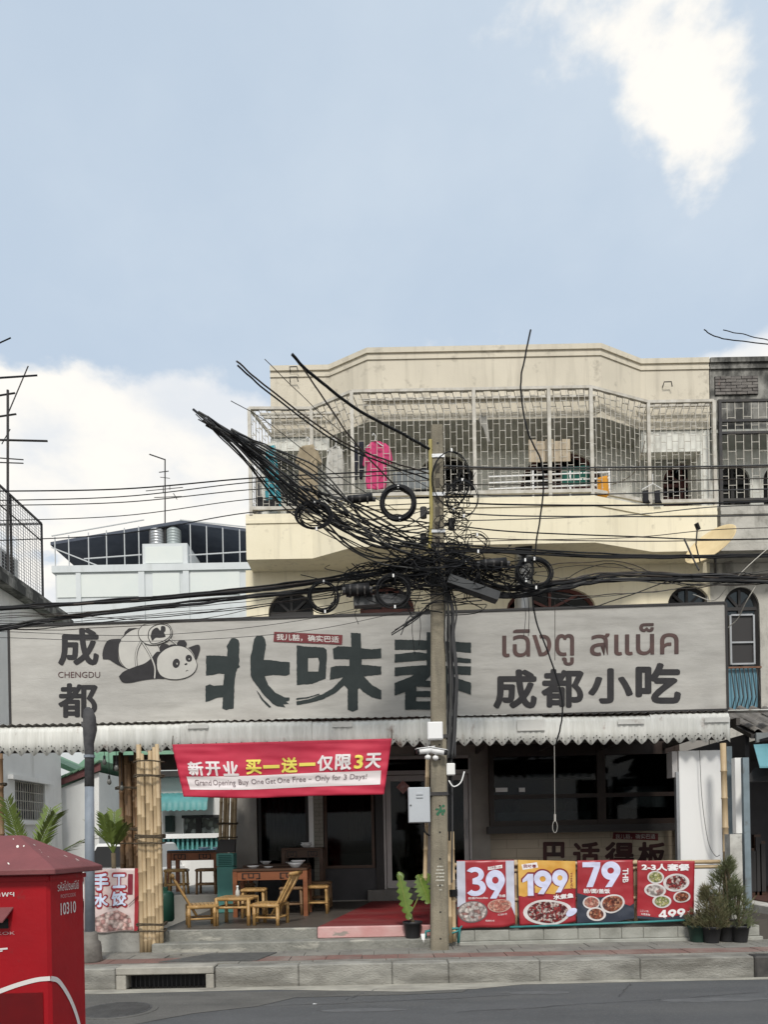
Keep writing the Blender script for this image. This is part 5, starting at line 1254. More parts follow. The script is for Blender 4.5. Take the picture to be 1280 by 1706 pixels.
for px in (860, 1060, 1152): lone((Wp(px,1545,9.24), Wp(px-1,1432,9.24)), .024, {860:'bamboo stake between poster 39 and poster 199', 1060:'bamboo stake between poster 79 and the set meal poster', 1152:'bamboo stake behind the edge of the set meal poster'}[px])
o = MB(); [o.tube([(GX(754,1487,9.04)+.06*math.cos(a), 9.04+.06*math.sin(a), GZ(754,1487,9.04)+.012*j) for a in [2*math.pi*i/12 for i in range(12)]], .007, 4, closed=True) for j in range(-3,4)]
tag(o.build('rope_tie', BLACK, None), 'black tape wound round the bamboo poles behind the concrete pole', 'tie')
# white tall panel beside the hatch
wp = empty('tall_board', (GX(1168,1500,10.2), 10.2, FZ), 'tall plain white board standing between the hatch and the bamboo pole', 'panel')
x0_, x1_ = GX(1133,1400,10.2), GX(1203,1400,10.2)
MB().box(x0_, x1_, 10.18, 10.22, GZ(1170,1525,10.2), GZ(1170,1250,10.2)).build('board', PLAINW, wp, bevel=.004); MB().box(x0_-.05, x0_-.01, 10.16, 10.23, FZ, GZ(1170,1285,10.2)).build('edge_strip', GALV, wp)
MB().box(GX(1118,1270,10.25), x0_-.01, 10.2, 10.4, GZ(1125,1295,10.25), GZ(1125,1252,10.25)).build('corner_box', ALU, wp); MB().box(x0_+.05, x0_+.10, 10.23, 10.3, FZ, 1.1).build('leg', DARKMET, wp); MB().box(x1_-.10, x1_-.05, 10.23, 10.3, FZ, 1.1).build('leg', DARKMET, wp)
o = MB().tube(catmull([Wp(1166,1250,10.1), Wp(1170,1330,10.1), Wp(1180,1400,10.1), Wp(1192,1425,10.1), Wp(1200,1424,10.1)],5), .004, 4).build('cord', CABLE2, None); tag(o, 'thin cord hanging in front of the tall white board', 'cord')
hk = empty('pull_cord', Wp(925,1388,9.9), 'pale pull cord with looped hook hanging in front of the hatch', 'cord')
MB().tube([Wp(924,1242,9.9), Wp(925,1365,9.9)], .004, 5).build('cord', mat('cord_pale', (.42,.40,.37), None), hk); MB().tube([Wp(925+4*math.cos(a),1377+10*math.sin(a),9.9) for a in [2*math.pi*k/14 for k in range(14)]], .004, 5, closed=True).build('loop', MATS['cord_pale'], hk); MB().cyl(Wp(925,1356,9.9), Wp(925,1368,9.9), .014, 8).build('knot', MATS['cord_pale'], hk)
# bulbs on flex
BULB = mat('bulb_glass', (.12,.12,.11), None, rough=.15)
for k, (px, py, Yb, lb) in enumerate(((182,1301,9.9,'clear bulb on long flex in front of the white yard wall'), (194,1278,9.8,'clear bulb on short flex below the awning beam'), (174,1268,10.0,'clear bulb tucked up under the awning beam'), (203,1311,10.2,'clear bulb hanging against the brown bamboo bundle'))):
    c = Wp(px, py, Yb); e = empty('light_bulb', c + Vector((0,0,-.05)), lb, 'light bulb')
    MB().lathe(c, [(.004,-.05),(.022,-.04),(.030,-.015),(.024,.012),(.014,.03)], 10).build('globe', BULB, e, True); MB().cyl(c+Vector((0,0,.028)), c+Vector((0,0,.075)), .016, 8).build('socket', BLACK, e); MB().tube([c+Vector((0,0,.07)), (c.x, c.y, 2.82)], .004, 4).build('flex', BLACK, e)
# teal water pipes at the pole foot
TEALP = mat('teal_pipe', (.05,.25,.25), (.035,.18,.18), 8, .5)
tp = empty('water_pipe', Wp(712,1583,8.98), 'teal water pipe with white tap running low behind the concrete pole', 'pipe')
MB().tube([Wp(709,1562,8.98), Wp(710,1551,8.98), Wp(722,1549,8.98), Wp(760,1546,9.05), Wp(766,1546,9.06), Wp(764,1570,9.06)], .017, 8).build('pipe', TEALP, tp, True); MB().tube([Wp(747,1556,9.0), Wp(762,1551,9.05), Wp(770,1542,9.08)], .012, 6).build('branch', TEALP, tp, True); MB().tube([Wp(705,1555,8.97), Wp(706,1570,8.97), Wp(706,1582,8.97)], [.028,.02,.013], 8).build('tap', PLAINW, tp, True)
o = MB().tube([Wp(850,1544,9.10), Wp(1060,1536,9.10), Wp(1150,1532,9.10)], .014, 6).build('teal_rail', TEALP, None, True); tag(o, 'thin teal pipe lying along the bottom edge of the menu posters', 'pipe')

# ================================================================ furniture
def bmb(p, q, r, name, m, e, nodes=.2):
    mb = MB(); bamboo_pole(mb, p, q, r, nodes, 7); return mb.build(name, m, e, True)
def bamboo_chair(label, loc, rot):
    """low chair, faces +x in its own frame"""
    e = empty('bamboo_chair', (0,0,0), label, 'chair'); w_, d_, h_ = .17, .16, .25
    for sx in (-1,1):
        for sy in (-1,1): bmb((sx*d_, sy*w_, 0), (sx*d_, sy*w_, h_), .024, 'leg', BAMB3, e)
    for sy in (-1,1): bmb((-d_-.02, sy*w_, h_), (d_+.05, sy*w_, h_), .025, 'seat_rail', BAMB3, e); bmb((-d_, sy*w_, .10), (d_, sy*w_, .10), .014, 'stretcher', BAMB3, e)
    for sx in (-1,1): bmb((sx*d_, -w_, .10), (sx*d_, w_, .10), .014, 'stretcher', BAMB3, e)
    for k in range(7): MB().box(-d_+k*.05, -d_+k*.05+.042, -w_, w_, h_+.022, h_+.034).build('seat_slat', BAMB3, e)
    for y in (-.15, -.03, .03, .15): bmb((-d_+.10, y*.75, .14), (-d_-.20, y, .66), .017, 'back_slat', BAMB3, e)
    bmb((-d_-.19, -.19, .655), (-d_-.19, .19, .655), .026, 'top_rail', BAMB3, e)
    e.location = loc; e.rotation_euler = (0,0,rot); return e
ca = Wp(335,1543,9.72); bamboo_chair('golden bamboo chair with its back to the dark brown bamboo bundle', (ca.x, 9.72, FZ), R(18))
cb2 = Wp(452,1541,9.72); bamboo_chair('golden bamboo chair with its back to the shop door', (cb2.x, 9.72, FZ), R(180-14))
tb = empty('bamboo_table', (0,0,0), 'small low bamboo table between the two golden chairs', 'table')
for sx in (-1,1):
    for sy in (-1,1): bmb((sx*.21, sy*.2, 0), (sx*.21, sy*.2, .345), .026, 'leg', BAMB3, tb)
for sy in (-1,1):
    bmb((-.21, sy*.2, .23), (.21, sy*.2, .23), .017, 'stretcher', BAMB3, tb); bmb((-.23, sy*.2, .335), (.23, sy*.2, .335), .022, 'top_rail', BAMB3, tb)
    for x in (-.08, .08): bmb((x, sy*.2, .23), (x, sy*.2, .33), .013, 'spindle', BAMB3, tb)
for sx in (-1,1): bmb((sx*.21, -.2, .23), (sx*.21, .2, .23), .017, 'stretcher', BAMB3, tb); bmb((sx*.21, -.22, .335), (sx*.21, .22, .335), .022, 'top_rail', BAMB3, tb)
for k in range(9): MB().box(-.21+k*.047, -.21+k*.047+.042, -.21, .21, .35, .362).build('top_slat', BAMB3, tb)
tb.location = (GX(394,1541,9.75), 9.82, FZ); tb.rotation_euler = (0,0,R(-6))
def carved_table(label, loc, w_, d_, h_, name='carved_table', m=REDWOOD, top=None):
    e = empty(name, loc, label, 'table'); x, y, z = loc
    MB().box(x-w_/2-.03, x+w_/2+.03, y-d_/2-.03, y+d_/2+.03, z+h_-.035, z+h_).build('top', top or DKWOOD, e, bevel=.006)
    for sx in (-1,1):
        for sy in (-1,1): MB().box(x+sx*w_/2-.03, x+sx*w_/2+.03, y+sy*d_/2-.03, y+sy*d_/2+.03, z, z+h_-.036).build('leg', m, e)
    for sy in (-1,1): MB().box(x-w_/2+.03, x+w_/2-.03, y+sy*d_/2-.012, y+sy*d_/2+.012, z+h_-.16, z+h_-.037).build('apron', m, e)
    for sx in (-1,1): MB().box(x+sx*w_/2-.012, x+sx*w_/2+.012, y-d_/2+.03, y+d_/2-.03, z+h_-.16, z+h_-.037).build('apron', m, e)
    yf = y-d_/2-.013
    for cx in (-.27, .27):                                        # fretwork let into the apron
        fx = x+cx*w_; fz = z+h_-.098; fw = w_*.13
        f = MB()
        for (a, b, c, d) in ((-1,-.85,-.045,.04), (.85,1,-.045,.04), (-1,-.55,-.045,-.032), (.55,1,-.045,-.032), (-.85,.85,.028,.04), (-.32,-.2,-.02,.03), (.2,.32,-.02,.03), (-.3,.3,-.032,-.02)): f.box(fx+a*fw, fx+b*fw, yf-.004, yf+.003, fz+c, fz+d)
        f.build('fretwork', BLACK, e)['kind'] = 'stuff'
    return e
WARE = mat('white_ware', (.70,.70,.70), None, rough=.25)
def dish(x, y, z, r, h, label, name='bowl'):
    o = MB().lathe((x, y, z), [(r*.45,0),(r*.5,.006),(r*.85,h*.6),(r,h),(r*.94,h),(r*.7,h*.5),(r*.3,h*.25)], 16).build(name, WARE, None, True); tag(o, label, name)
t1 = Wp(452,1528,10.7); ty_ = 10.95
carved_table('dark carved table with fretwork apron behind the golden bamboo chairs', (t1.x, ty_, FZ), 1.0, .55, .68)
dish(t1.x-.28, ty_-.05, FZ+.68, .09, .04, 'low white dish on the near carved table'); dish(t1.x-.05, ty_-.1, FZ+.68, .07, .025, 'flat white saucer in the middle of the near carved table', 'saucer'); dish(t1.x+.33, ty_, FZ+.68, .11, .07, 'white bowl at the door end of the near carved table'); dish(t1.x+.37, ty_+.02, FZ+.735, .11, .05, 'white bowl stacked on the bowl of the near carved table')
t2 = Wp(323,1484,12.3)
carved_table('carved table with blue sheet on top beside the teal cooler', (t2.x, 12.5, .70), .76, .5, .70)
MB_ = MB().box(t2.x-.40, t2.x+.40, 12.22, 12.79, 1.402, 1.41).build('blue_sheet', mat('blue_sheet', (.10,.33,.62), (.16,.42,.68), 6, .3)); tag(MB_, 'glossy blue sheet covering the carved table by the teal cooler', 'table cover')
dish(t2.x+.15, 12.45, 1.412, .10, .04, 'white bowl on the blue table sheet'); dish(t2.x+.37, 12.4, 1.412, .08, .035, 'white dish at the cooler end of the blue sheet')
t3 = Wp(505,1440,12.4)
carved_table('tall plain dark table against the shop window', (t3.x, 12.55, FZ), .62, .45, .95, 'high_table', DKWOOD)
dish(t3.x+.05, 12.5, FZ+.95, .10, .06, 'white bowl on the tall window table'); dish(t3.x+.05, 12.5, FZ+.985, .09, .05, 'white bowl nested on the tall window table')
def stool(label, loc, m=BAMB3, s=1.0):
    e = empty('stool', (0,0,0), label, 'stool')
    for sx in (-1,1):
        for sy in (-1,1): bmb((sx*.15, sy*.13, 0), (sx*.14, sy*.12, .40), .021, 'leg', m, e)
    for z in (.16, .385):
        for sy in (-1,1): bmb((-.16, sy*.13, z), (.16, sy*.13, z), .017 if z < .3 else .022, 'rail', m, e)
        for sx in (-1,1): bmb((sx*.15, -.15, z), (sx*.15, .15, z), .017 if z < .3 else .022, 'rail', m, e)
    for k in range(6): MB().box(-.15+k*.05, -.15+k*.05+.044, -.14, .14, .40, .412).build('seat_slat', m, e)
    e.location = loc; return e
stool('bamboo stool at the door end of the near carved table', (t1.x+.63, 11.05, FZ)); stool('bamboo stool pushed in behind the near carved table', (t1.x-.22, 10.62, FZ), s=1)
stool('bamboo stool in front of the blue sheet table', (t2.x-.22, 12.1, .70)); stool('dark bamboo stool beside the teal cooler at the blue sheet table', (t2.x+.28, 12.1, .70), BAMB2)
bt = empty('sauce_bottle', Wp(397,1491,9.7), 'small pale sauce bottle on the low bamboo table', 'bottle'); c = Vector((GX(396,1490,9.8), 9.8, FZ+.362))
MB().lathe(c, [(.028,0),(.03,.02),(.028,.07),(.014,.09),(.012,.12)], 10).build('glass', mat('bottle_glass', (.45,.45,.42), None, rough=.2), bt, True); MB().cyl(c+Vector((0,0,.12)), c+Vector((0,0,.14)), .016, 8).build('cap', PLAINW, bt)
# teal air cooler
TEAL = mat('teal_plastic', (.10,.30,.27), (.085,.26,.235), 3, .5)
cx_ = Wp(379,1500,11.4).x; co = empty('air_cooler', (cx_, 11.4, FZ), 'teal upright air cooler with dark slanted screen on the terrace', 'air cooler')
MB().box(cx_-.13, cx_+.13, 11.3, 11.55, FZ, 1.16).build('body', TEAL, co, bevel=.012); MB().box(cx_-.135, cx_+.125, 11.29, 11.55, 1.165, 1.36).build('grille_box', TEAL, co, bevel=.01)
for k in range(6): MB().box(cx_-.10, cx_+.10, 11.278, 11.292, 1.19+k*.026, 1.203+k*.026).build('vent_slat', mat('dark_teal', (.03,.12,.11), None), co)
MB().add([(cx_-.14,11.29,1.37),(cx_+.14,11.29,1.37),(cx_+.15,11.36,1.57),(cx_-.10,11.36,1.57),(cx_-.14,11.40,1.37),(cx_+.14,11.40,1.37),(cx_+.15,11.42,1.57),(cx_-.10,11.42,1.57)], [(0,1,2,3),(7,6,5,4),(0,3,7,4),(1,5,6,2),(3,2,6,7)]).build('screen', DFRAME, co)
gd = Wp(276,1530,10.3); ob = empty('green_drum', (gd.x, 10.3, FZ), 'dark green drum half hidden behind the pale bamboo bundle', 'drum'); DG = mat('dark_green', (.015,.075,.05), None, rough=.5)
MB().lathe((gd.x,10.3,FZ), [(.10,0),(.12,.03),(.12,.36),(.10,.40),(.05,.42)], 14).build('body', DG, ob, True); MB().lathe((gd.x,10.3,FZ+.42), [(.04,0),(.04,.05)], 10).build('neck', DG, ob)

# ================================================================ plants
LEAF = mat('palm_green', (.15,.20,.045), (.09,.13,.025), 3, .5); LEAF2 = mat('philodendron_green', (.13,.20,.035), (.08,.13,.02), 8, .4); STEM = mat('stem_green', (.22,.25,.07), None); TRUNKM = mat('stem_brown', (.13,.10,.06), (.09,.07,.045), 12, .9)
POT = mat('black_pot', (.022,.022,.024), None, rough=.5); SOIL = mat('soil', (.05,.035,.025), (.03,.022,.016), 30, .95, .5)
def pot(e, x, y, z, r, h, m=None):
    MB().lathe((x,y,z), [(r*.72,0),(r*.74,.01),(r*.95,h*.85),(r*1.04,h*.86),(r*1.06,h),(r*.95,h),(r*.93,h*.9)], 18).build('pot', m or POT, e, True); MB().lathe((x,y,z+h*.86), [(r*.9,0),(r*.5,.012),(r*.1,.02)], 12).build('soil', SOIL, e)
def frond(base, d, L, droop, e, m, nleaf=22, w_=.03, ll=.26):
    d = Vector(d).normalized(); P = []
    for k in range(9):
        t = k/8; P.append(Vector(base) + d*L*t + Vector((0,0,-droop*t*t)))
    mb = MB().tube(P, [.010*(1-.8*k/8)+.002 for k in range(9)], 5)
    side = d.cross(Vector((0,0,1))).normalized()
    for k in range(nleaf):
        t = .22 + .76*k/nleaf; i = min(7, int(t*8)); c = P[i].lerp(P[i+1], t*8-i); tn = (P[i+1]-P[i]).normalized(); l = ll*(1-.55*abs(t-.5))*rnd(.85,1.1)
        for s in (-1,1):
            v = (side*s*.75 + tn*.75 + Vector((0,0,rnd(-.05,.22)))).normalized(); tip = c + v*l + Vector((0,0,-.25*l*l/ll)); nn = tn.cross(v).normalized(); ww = v.cross(nn)*w_*.5; md_ = c.lerp(tip,.4)
            mb.add([c, md_+ww, tip, md_-ww], [(0,1,2,3)])
    return mb.build('frond', m, e)
def palm(label, base, trunkh, fr, m=LEAF, ll=.26):
    e = empty('palm', base, label, 'palm'); b = Vector(base)
    MB().tube([b, b+Vector((.01,0,trunkh*.5)), b+Vector((.0,0,trunkh))], [.035,.028,.03], 8).build('trunk', TRUNKM, e, True)
    for (dx, dy, dz, L, dr) in fr: frond(b+Vector((0,0,trunkh)), (dx,dy,dz), L, dr, e, m, ll=ll)
    return e
pb1 = Wp(40,1470,8.6); palm('young palm with broad fronds behind the post box', (pb1.x, 8.75, .22), .95, ((-.3,.1,1,1.05,.2), (.35,-.1,1,1.1,.3), (.75,.1,.75,1.0,.25), (-.6,-.2,.8,.9,.3), (.1,.4,1,1.0,.1), (.6,-.4,.45,.7,.3), (-.1,-.3,1,1.1,.15)))
pb2 = Wp(188,1500,9.7); palm('slender palm in front of the brown bamboo bundle', (pb2.x, 9.75, .22), 1.2, ((-.55,-.1,1,.62,.12), (.4,-.1,1,.55,.15), (0,.1,1,.6,.05), (-.25,.2,1,.62,.08), (.15,-.25,1,.5,.1), (-.1,-.3,1,.6,.1)), ll=.2)
# philodendron in a pot on the step
ph = empty('potted_philodendron', (GX(688,1562,9.08), 9.08, .333), 'potted philodendron with two large ribbed leaves on the step by the pole', 'potted plant')
x_, y_, z_ = ph.location; pot(ph, x_, y_, z_, .115, .20)
MB().tube(catmull([(x_+.01,y_,z_+.18), (x_-.02,y_,z_+.27), (x_+.0,y_-.01,z_+.34)],4), [.022]*4+[.018]*4+[.014], 7).build('stem', TRUNKM, ph, True)
def lobed(base, tip, nrm, wd, e):
    base, tip = Vector(base), Vector(tip); a = (tip-base); L = a.length; a.normalize(); n = Vector(nrm).normalized(); s = a.cross(n).normalized(); n = s.cross(a)
    pts = []; N = 7
    def side(sg):
        out = []
        for k in range(N):
            t = k/N; wv = wd*math.sin(math.pi*(t*.85+.12))
            out += [(t, sg*wv*.55), (t+.06, sg*wv*1.05), (t+.12, sg*wv*.75)]
        return out
    ring = side(1) + [(1.0,0)] + list(reversed(side(-1)))
    vs = [base + a*L*t + s*w_ - n*(abs(w_)*.35) + Vector((0,0,-.10*L*t*t)) for t, w_ in ring]; mid = [base + a*L*t + Vector((0,0,-.10*L*t*t)) for t in [k/10 for k in range(11)]]
    mb = MB(); nR = len(ring); half = 3*N
    V = vs + mid; f = []
    for i in range(nR-1):
        t = ring[i][0]; m0 = nR + min(10, round(ring[i][0]*10)); m1 = nR + min(10, round(ring[i+1][0]*10))
        f.append((i, i+1, m1, m0) if m0 != m1 else (i, i+1, m0))
    mb.add(V, f); o = mb.build('leaf', LEAF2, e, True); MB().tube(mid, [.006*(1-.7*k/10) for k in range(11)], 4).build('midrib', STEM, o); return o
s0 = Vector((x_, y_-.01, z_+.33)); l1 = Wp(668,1466,9.0); l2 = Wp(702,1462,9.0)
MB().tube(catmull([s0, s0.lerp(l1,.5)+Vector((-.04,0,.0)), l1],5), .008, 5).build('petiole', STEM, ph, True); MB().tube(catmull([s0, s0.lerp(l2,.5)+Vector((.03,0,0)), l2],5), .009, 5).build('petiole', STEM, ph, True)
lobed(l1+Vector((-.02,0,.06)), Wp(682,1525,8.92), (-.3,-1,.1), .095, ph); lobed(l2+Vector((-.04,0,.04)), Wp(716,1500,8.95), (.25,-1,.5), .11, ph); lobed(l2+Vector((.0,.02,-.02)), Wp(722,1455,9.1), (.1,-1,.6), .085, ph)
lobed(l1+Vector((.02,0,.0)), Wp(664,1450,9.05), (0,-1,.3), .05, ph)
# conifer shrubs in black pots
NEED = mat('conifer_green', (.085,.110,.045), (.135,.14,.07), 6, .8); NEED2 = mat('conifer_brownish', (.145,.12,.065), (.09,.10,.045), 6, .85)
def shrub(label, px, py_b, Yc, w_, h_, m, pm=None, pr=.115, ph_=.2, n=1500):
    b = Wp(px, py_b, Yc); b.z = .228; e = empty('potted_shrub', b, label, 'potted shrub', None); pot(e, b.x, b.y, b.z, pr, ph_, pm)
    st = MB()
    for k in range(6): st.tube(catmull([b+Vector((0,0,ph_*.85)), b+Vector((rnd(-.3,.3)*w_,rnd(-.3,.3)*w_,ph_+h_*.4)), b+Vector((rnd(-.25,.25)*w_,rnd(-.2,.2)*w_,ph_+h_*rnd(.7,.95)))],3), .008, 4)
    st.build('stems', TRUNKM, e)['kind'] = 'stuff'
    mb = MB()
    for k in range(n):
        t = random.random()**1.25; a = rnd(0,6.283); rad = w_*(1-t)**.62*(.55+.55*abs(noise.noise((math.cos(a)*1.6, math.sin(a)*1.6, t*5+w_*40)))*1.6)+.03; rr = rad*math.sqrt(random.random())
        c = b + Vector((rr*math.cos(a), rr*math.sin(a), ph_*.95+h_*t))
        if noise.noise(c*7.5) < -.06: continue
        c = c + Vector((noise.noise(c*4), noise.noise(c*4+Vector((7,0,0))), 0))*.07
        d = Vector((math.cos(a)*.8, math.sin(a)*.8, rnd(.4,1.4))).normalized()
        for j in range(3):
            dd = (d + Vector((rnd(-.5,.5),rnd(-.5,.5),rnd(-.4,.4)))).normalized(); l = rnd(.035,.10); s = dd.cross(Vector((rnd(-1,1),rnd(-1,1),.3))).normalized()*rnd(.0025,.005)
            c2 = c + Vector((rnd(-.02,.02),rnd(-.02,.02),rnd(-.02,.02))); mb.add([c2-s, c2+s, c2+dd*l], [(0,1,2)])
    mb.build('foliage', m, e)['kind'] = 'stuff'
shrub('tall green conifer shrub in a black pot, biggest of the row', 1210, 1566, 9.02, .30, .80, NEED, n=2300)
shrub('brownish rounded conifer shrub in a black pot beside the set meal poster', 1186, 1570, 8.92, .25, .46, NEED2, n=1300)
shrub('thin half bare conifer shrub in the pot by the neighbour plinth', 1233, 1568, 8.95, .18, .52, NEED, n=600)
shrub('low sparse shrub in a dark green pot below the set meal poster', 1163, 1560, 9.02, .12, .20, NEED2, mat('green_pot', (.015,.04,.03), None, rough=.5), n=250)

# more seating on the terrace
carved_table('second carved table between the cooler and the shop window', (-1.72, 12.05, FZ), .95, .5, .70)
stool('bamboo stool between the second carved table and the tall window table', (-1.02, 12.0, FZ), BAMB2); stool('dark stool beside the teal cooler at the second carved table', (-2.22, 11.75, FZ), BAMB2)
stool('dark bamboo stool under the near carved table', (t1.x+.28, 10.9, FZ), BAMB2)
dish(-1.9, 12.0, FZ+.70, .09, .05, 'white bowl on the second carved table'); dish(-1.5, 11.95, FZ+.70, .08, .03, 'white saucer on the second carved table', 'saucer')
sc_ = MB().add([(-.70,7.02,.006),(-.66,7.015,.008),(-.655,7.03,.006),(-.69,7.04,.009)], [(0,1,2,3)]).build('paper_scrap', PLAINW); tag(sc_, 'tiny white paper scrap lying on the road', 'litter')
# ================================================================ grey neighbour on the right
nb = empty('neighbour_building', (7.6, 13, 0), 'stained grey concrete shophouse adjoining the beige one', 'building')
NX0, NX1 = 5.68, 9.6
def XN(px, py, Y): return GX(px, py, Y)
BRKD = mat('bare_brick', (.20,.185,.17), (.10,.09,.085), 8, .92, .4, 30, c3=(.30,.14,.11), s3=3, lo3=.6, hi3=.7, f3=.6)
rpn = [(NX0,12.72),(NX1,12.72)]
MB().box(NX0, NX1, 12.73, 12.88, ZR0, ZR1-.19).build('roof_parapet', GREYCON, nb)
MB().box(NX0, NX1, 12.70, 12.9, ZR1-.188, ZR1-.15).build('moulding', GREYCON, nb); MB().box(NX0, NX1, 12.715, 12.89, ZR1-.149, ZR1-.085).build('band', GREYCON, nb); MB().box(NX0, NX1, 12.685, 12.92, ZR1-.084, ZR1-.004).build('coping', GREYCON, nb)
bx0, bx1, bz0, bz1 = XN(1192,640,12.7), XN(1264,640,12.7), GZ(1228,657,12.7), GZ(1228,626,12.7)
MB().box(bx0, bx1, 12.71, 12.732, bz0, bz1).build('brick_bed', BLACK, nb)
r_ = 0; z = bz0+.004
while z < bz1-.03:
    x = bx0 - (.09 if r_ % 2 else 0)
    while x < bx1:
        a, b = max(x, bx0), min(x+.18, bx1)
        if b-a > .03: MB().box(a+.005, b-.005, 12.70+rnd(-.006,.006), 12.73, z, z+.042).build('brick', BRKD, nb)
        x += .18
    z += .052; r_ += 1
MB().box(NX0, NX1, 12.73, 18, ZR0-.06, ZR0-.002).build('roof_slab', SOFFIT, nb)
opn = [(XN(1197,790,Y3), XN(1250,790,Y3), 6.32, 7.75, .28), (XN(1272,790,Y3), XN(1340,790,Y3), 6.32, 7.75, .3)]
openwall(NX0, NX1, 6.31, 8.4, Y3, Y3+.2, opn).build('wall', OLDWHITE, nb)
for q_ in opn: arched_window(nb, *q_, Y3+.1, DFRAME)
MB().box(NX0, NX1, 12.43, Y3, ZB0, ZB0+.12).build('balcony_slab', GREYLITE, nb)
MB().box(NX0, NX1, 12.43, 12.56, ZB0+.122, ZB1-.16).build('balcony_parapet', GREYLITE, nb); MB().box(NX0, NX1, 12.405, 12.58, ZB1-.158, ZB1-.10).build('moulding', GREYLITE, nb); MB().box(NX0, NX1, 12.42, 12.57, ZB1-.099, ZB1).build('coping', GREYLITE, nb)
ncg = MB()
for z in (ZC0, ZC1-.02, ZC1-.35, 8.15): ncg.bar((NX0,12.46,z), (NX1,12.46,z), .04)
ncg.bar((NX0+.03,12.46,ZB1-.02), (NX0+.03,12.46,ZC1), .05)
nco = ncg.build('balcony_cage', DARKMET, nb); lat = MB(); lattice((NX0+.03,12.46), (NX1,12.46), ZC0, ZC1, .13, .28, .009); lo = lat.build('lattice', STEEL, nco); lo['kind'] = 'stuff'
wn = (XN(1206,1000,Y2), XN(1266,1000,Y2), 3.35, GZ(1236,1012,Y2), .36)
openwall(NX0+.002, NX1, .2, 6.185, Y2+.01, Y2+.2, [wn]).build('wall', GREYLITE, nb); arched_window(nb, *wn, Y2+.1, DFRAME)
ga, gb_ = XN(1216,1140,12.8), XN(1264,1140,12.8); gz0, gz1 = GZ(1240,1182,12.8), GZ(1240,1112,12.8)
MB().box(ga, gb_, 12.84, 12.88, gz0, gz1).build('blue_panel', mat('blue_panel', (.16,.32,.40), (.12,.26,.33), 2, .5), nb)
for k in range(7): x = ga+.03+k*(gb_-ga-.06)/6; MB().tube([(x,12.8,gz0-.02),(x+.02,12.72,gz0+.2),(x,12.8,gz1)], .010, 5).build('grille_bar', DARKMET, nb)
MB().bar((ga-.03,12.79,gz1), (gb_+.05,12.79,gz1), .03).build('grille_rail', mat('rusty', (.22,.12,.08), (.15,.08,.05), 8, .9), nb)
fx0, fx1 = XN(1220,1060,12.8), XN(1262,1060,12.8)
MB().box(fx0, fx1, 12.90, 12.95, GZ(1240,1105,12.8), GZ(1240,1022,12.8)).build('dark_casement', DFRAME, nb)
for (a, b, c, d) in ((fx0,fx0+.03,0,1), (fx1-.03,fx1,0,1)): MB().box(a, b, 12.87, 12.898, GZ(1240,1105,12.8), GZ(1240,1022,12.8)).build('casement_bar', GALV, nb)
for py in (1022, 1068, 1104): z = GZ(1240,py,12.8); MB().box(fx0+.03, fx1-.03, 12.87, 12.898, z-.015, z+.015).build('casement_bar', GALV, nb)
# ground floor of the neighbour: dark shop, pent roof of curved tiles
MB().box(4.95, NX1, 9.12, 12.9, .1, .57).build('plinth', mat('plinth_white', (.62,.61,.57), (.48,.47,.43), 3, .85, .2), nb, bevel=.012)
MB().box(5.18, NX1, 9.25, 12.9, .571, .59).build('shop_floor', mat('shop_floor_red', (.10,.05,.04), None, rough=.5), nb)
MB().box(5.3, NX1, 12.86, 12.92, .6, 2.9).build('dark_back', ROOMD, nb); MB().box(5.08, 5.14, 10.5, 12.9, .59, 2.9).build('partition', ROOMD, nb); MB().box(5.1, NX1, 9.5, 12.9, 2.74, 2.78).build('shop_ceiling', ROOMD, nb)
TILEG = mat('grey_roof_tile', (.24,.225,.205), (.15,.14,.13), 5, .85, .4, 30)
tr = MB().add([(5.02,10.2,2.86),(NX1,10.2,2.86),(NX1,11.6,3.42),(5.02,11.6,3.42),(5.02,10.2,2.80),(NX1,10.2,2.80),(NX1,11.6,3.36),(5.02,11.6,3.36)], [(0,1,2,3),(7,6,5,4),(0,4,5,1),(1,5,6,2),(3,7,4,0)]).build('pent_roof', DARKMET, nb)
def tilemesh():
    vs = []; n = 8
    for (y, z) in ((-.0,0),(.36,.145)):
        for i in range(n+1): t = i/n; vs.append((t*.2, y, z + .035*math.sin(t*2*math.pi)))
    m_ = len(vs); vs += [(v[0], v[1], v[2]-.014) for v in vs]
    f = [(i, i+1, n+2+i, n+1+i) for i in range(n)] + [(m_+i+1, m_+i, m_+n+1+i, m_+n+2+i) for i in range(n)] + [(i+1, i, m_+i, m_+i+1) for i in range(n)]
    return MB().add(vs, f).mesh('tile')
tme = tilemesh(); tme.materials.append(TILEG)
for r in range(4):
    for c in range(9):
        o = bpy.data.objects.new('roof_tile', tme); COL.objects.link(o); o.parent = tr; o.location = Vector((5.05+c*.195+rnd(-.006,.006), 10.17+r*.32, 2.90+r*.128+rnd(-.004,.004))) - LOC[tr.name]; o.rotation_euler = (rnd(-.02,.02), 0, rnd(-.02,.02))
MB().box(5.06, NX1, 10.14, 10.18, 2.74, 2.87).build('eaves_board', mat('eaves_grey', (.22,.24,.24), (.16,.17,.17), 4, .8), nb)
BLG = mat('blue_grey_post', (.20,.25,.28), (.15,.19,.21), 4, .7, c3=(.09,.08,.07), s3=5, lo3=.58, hi3=.7, f3=.6)
MB().box(XN(1239,1400,9.5), XN(1249,1400,9.5), 9.47, 9.53, .57, GZ(1245,1262,9.5)).build('post', BLG, nb); MB().box(XN(1213,1350,10.2), XN(1222,1350,10.2), 10.2, 10.3, .5, 2.7).build('post', BLG, nb); MB().box(XN(1226,1330,9.9), XN(1239,1330,9.9), 9.9, 10.0, GZ(1232,1388,9.9), GZ(1232,1262,9.9)).build('pale_board', WHITE, nb)
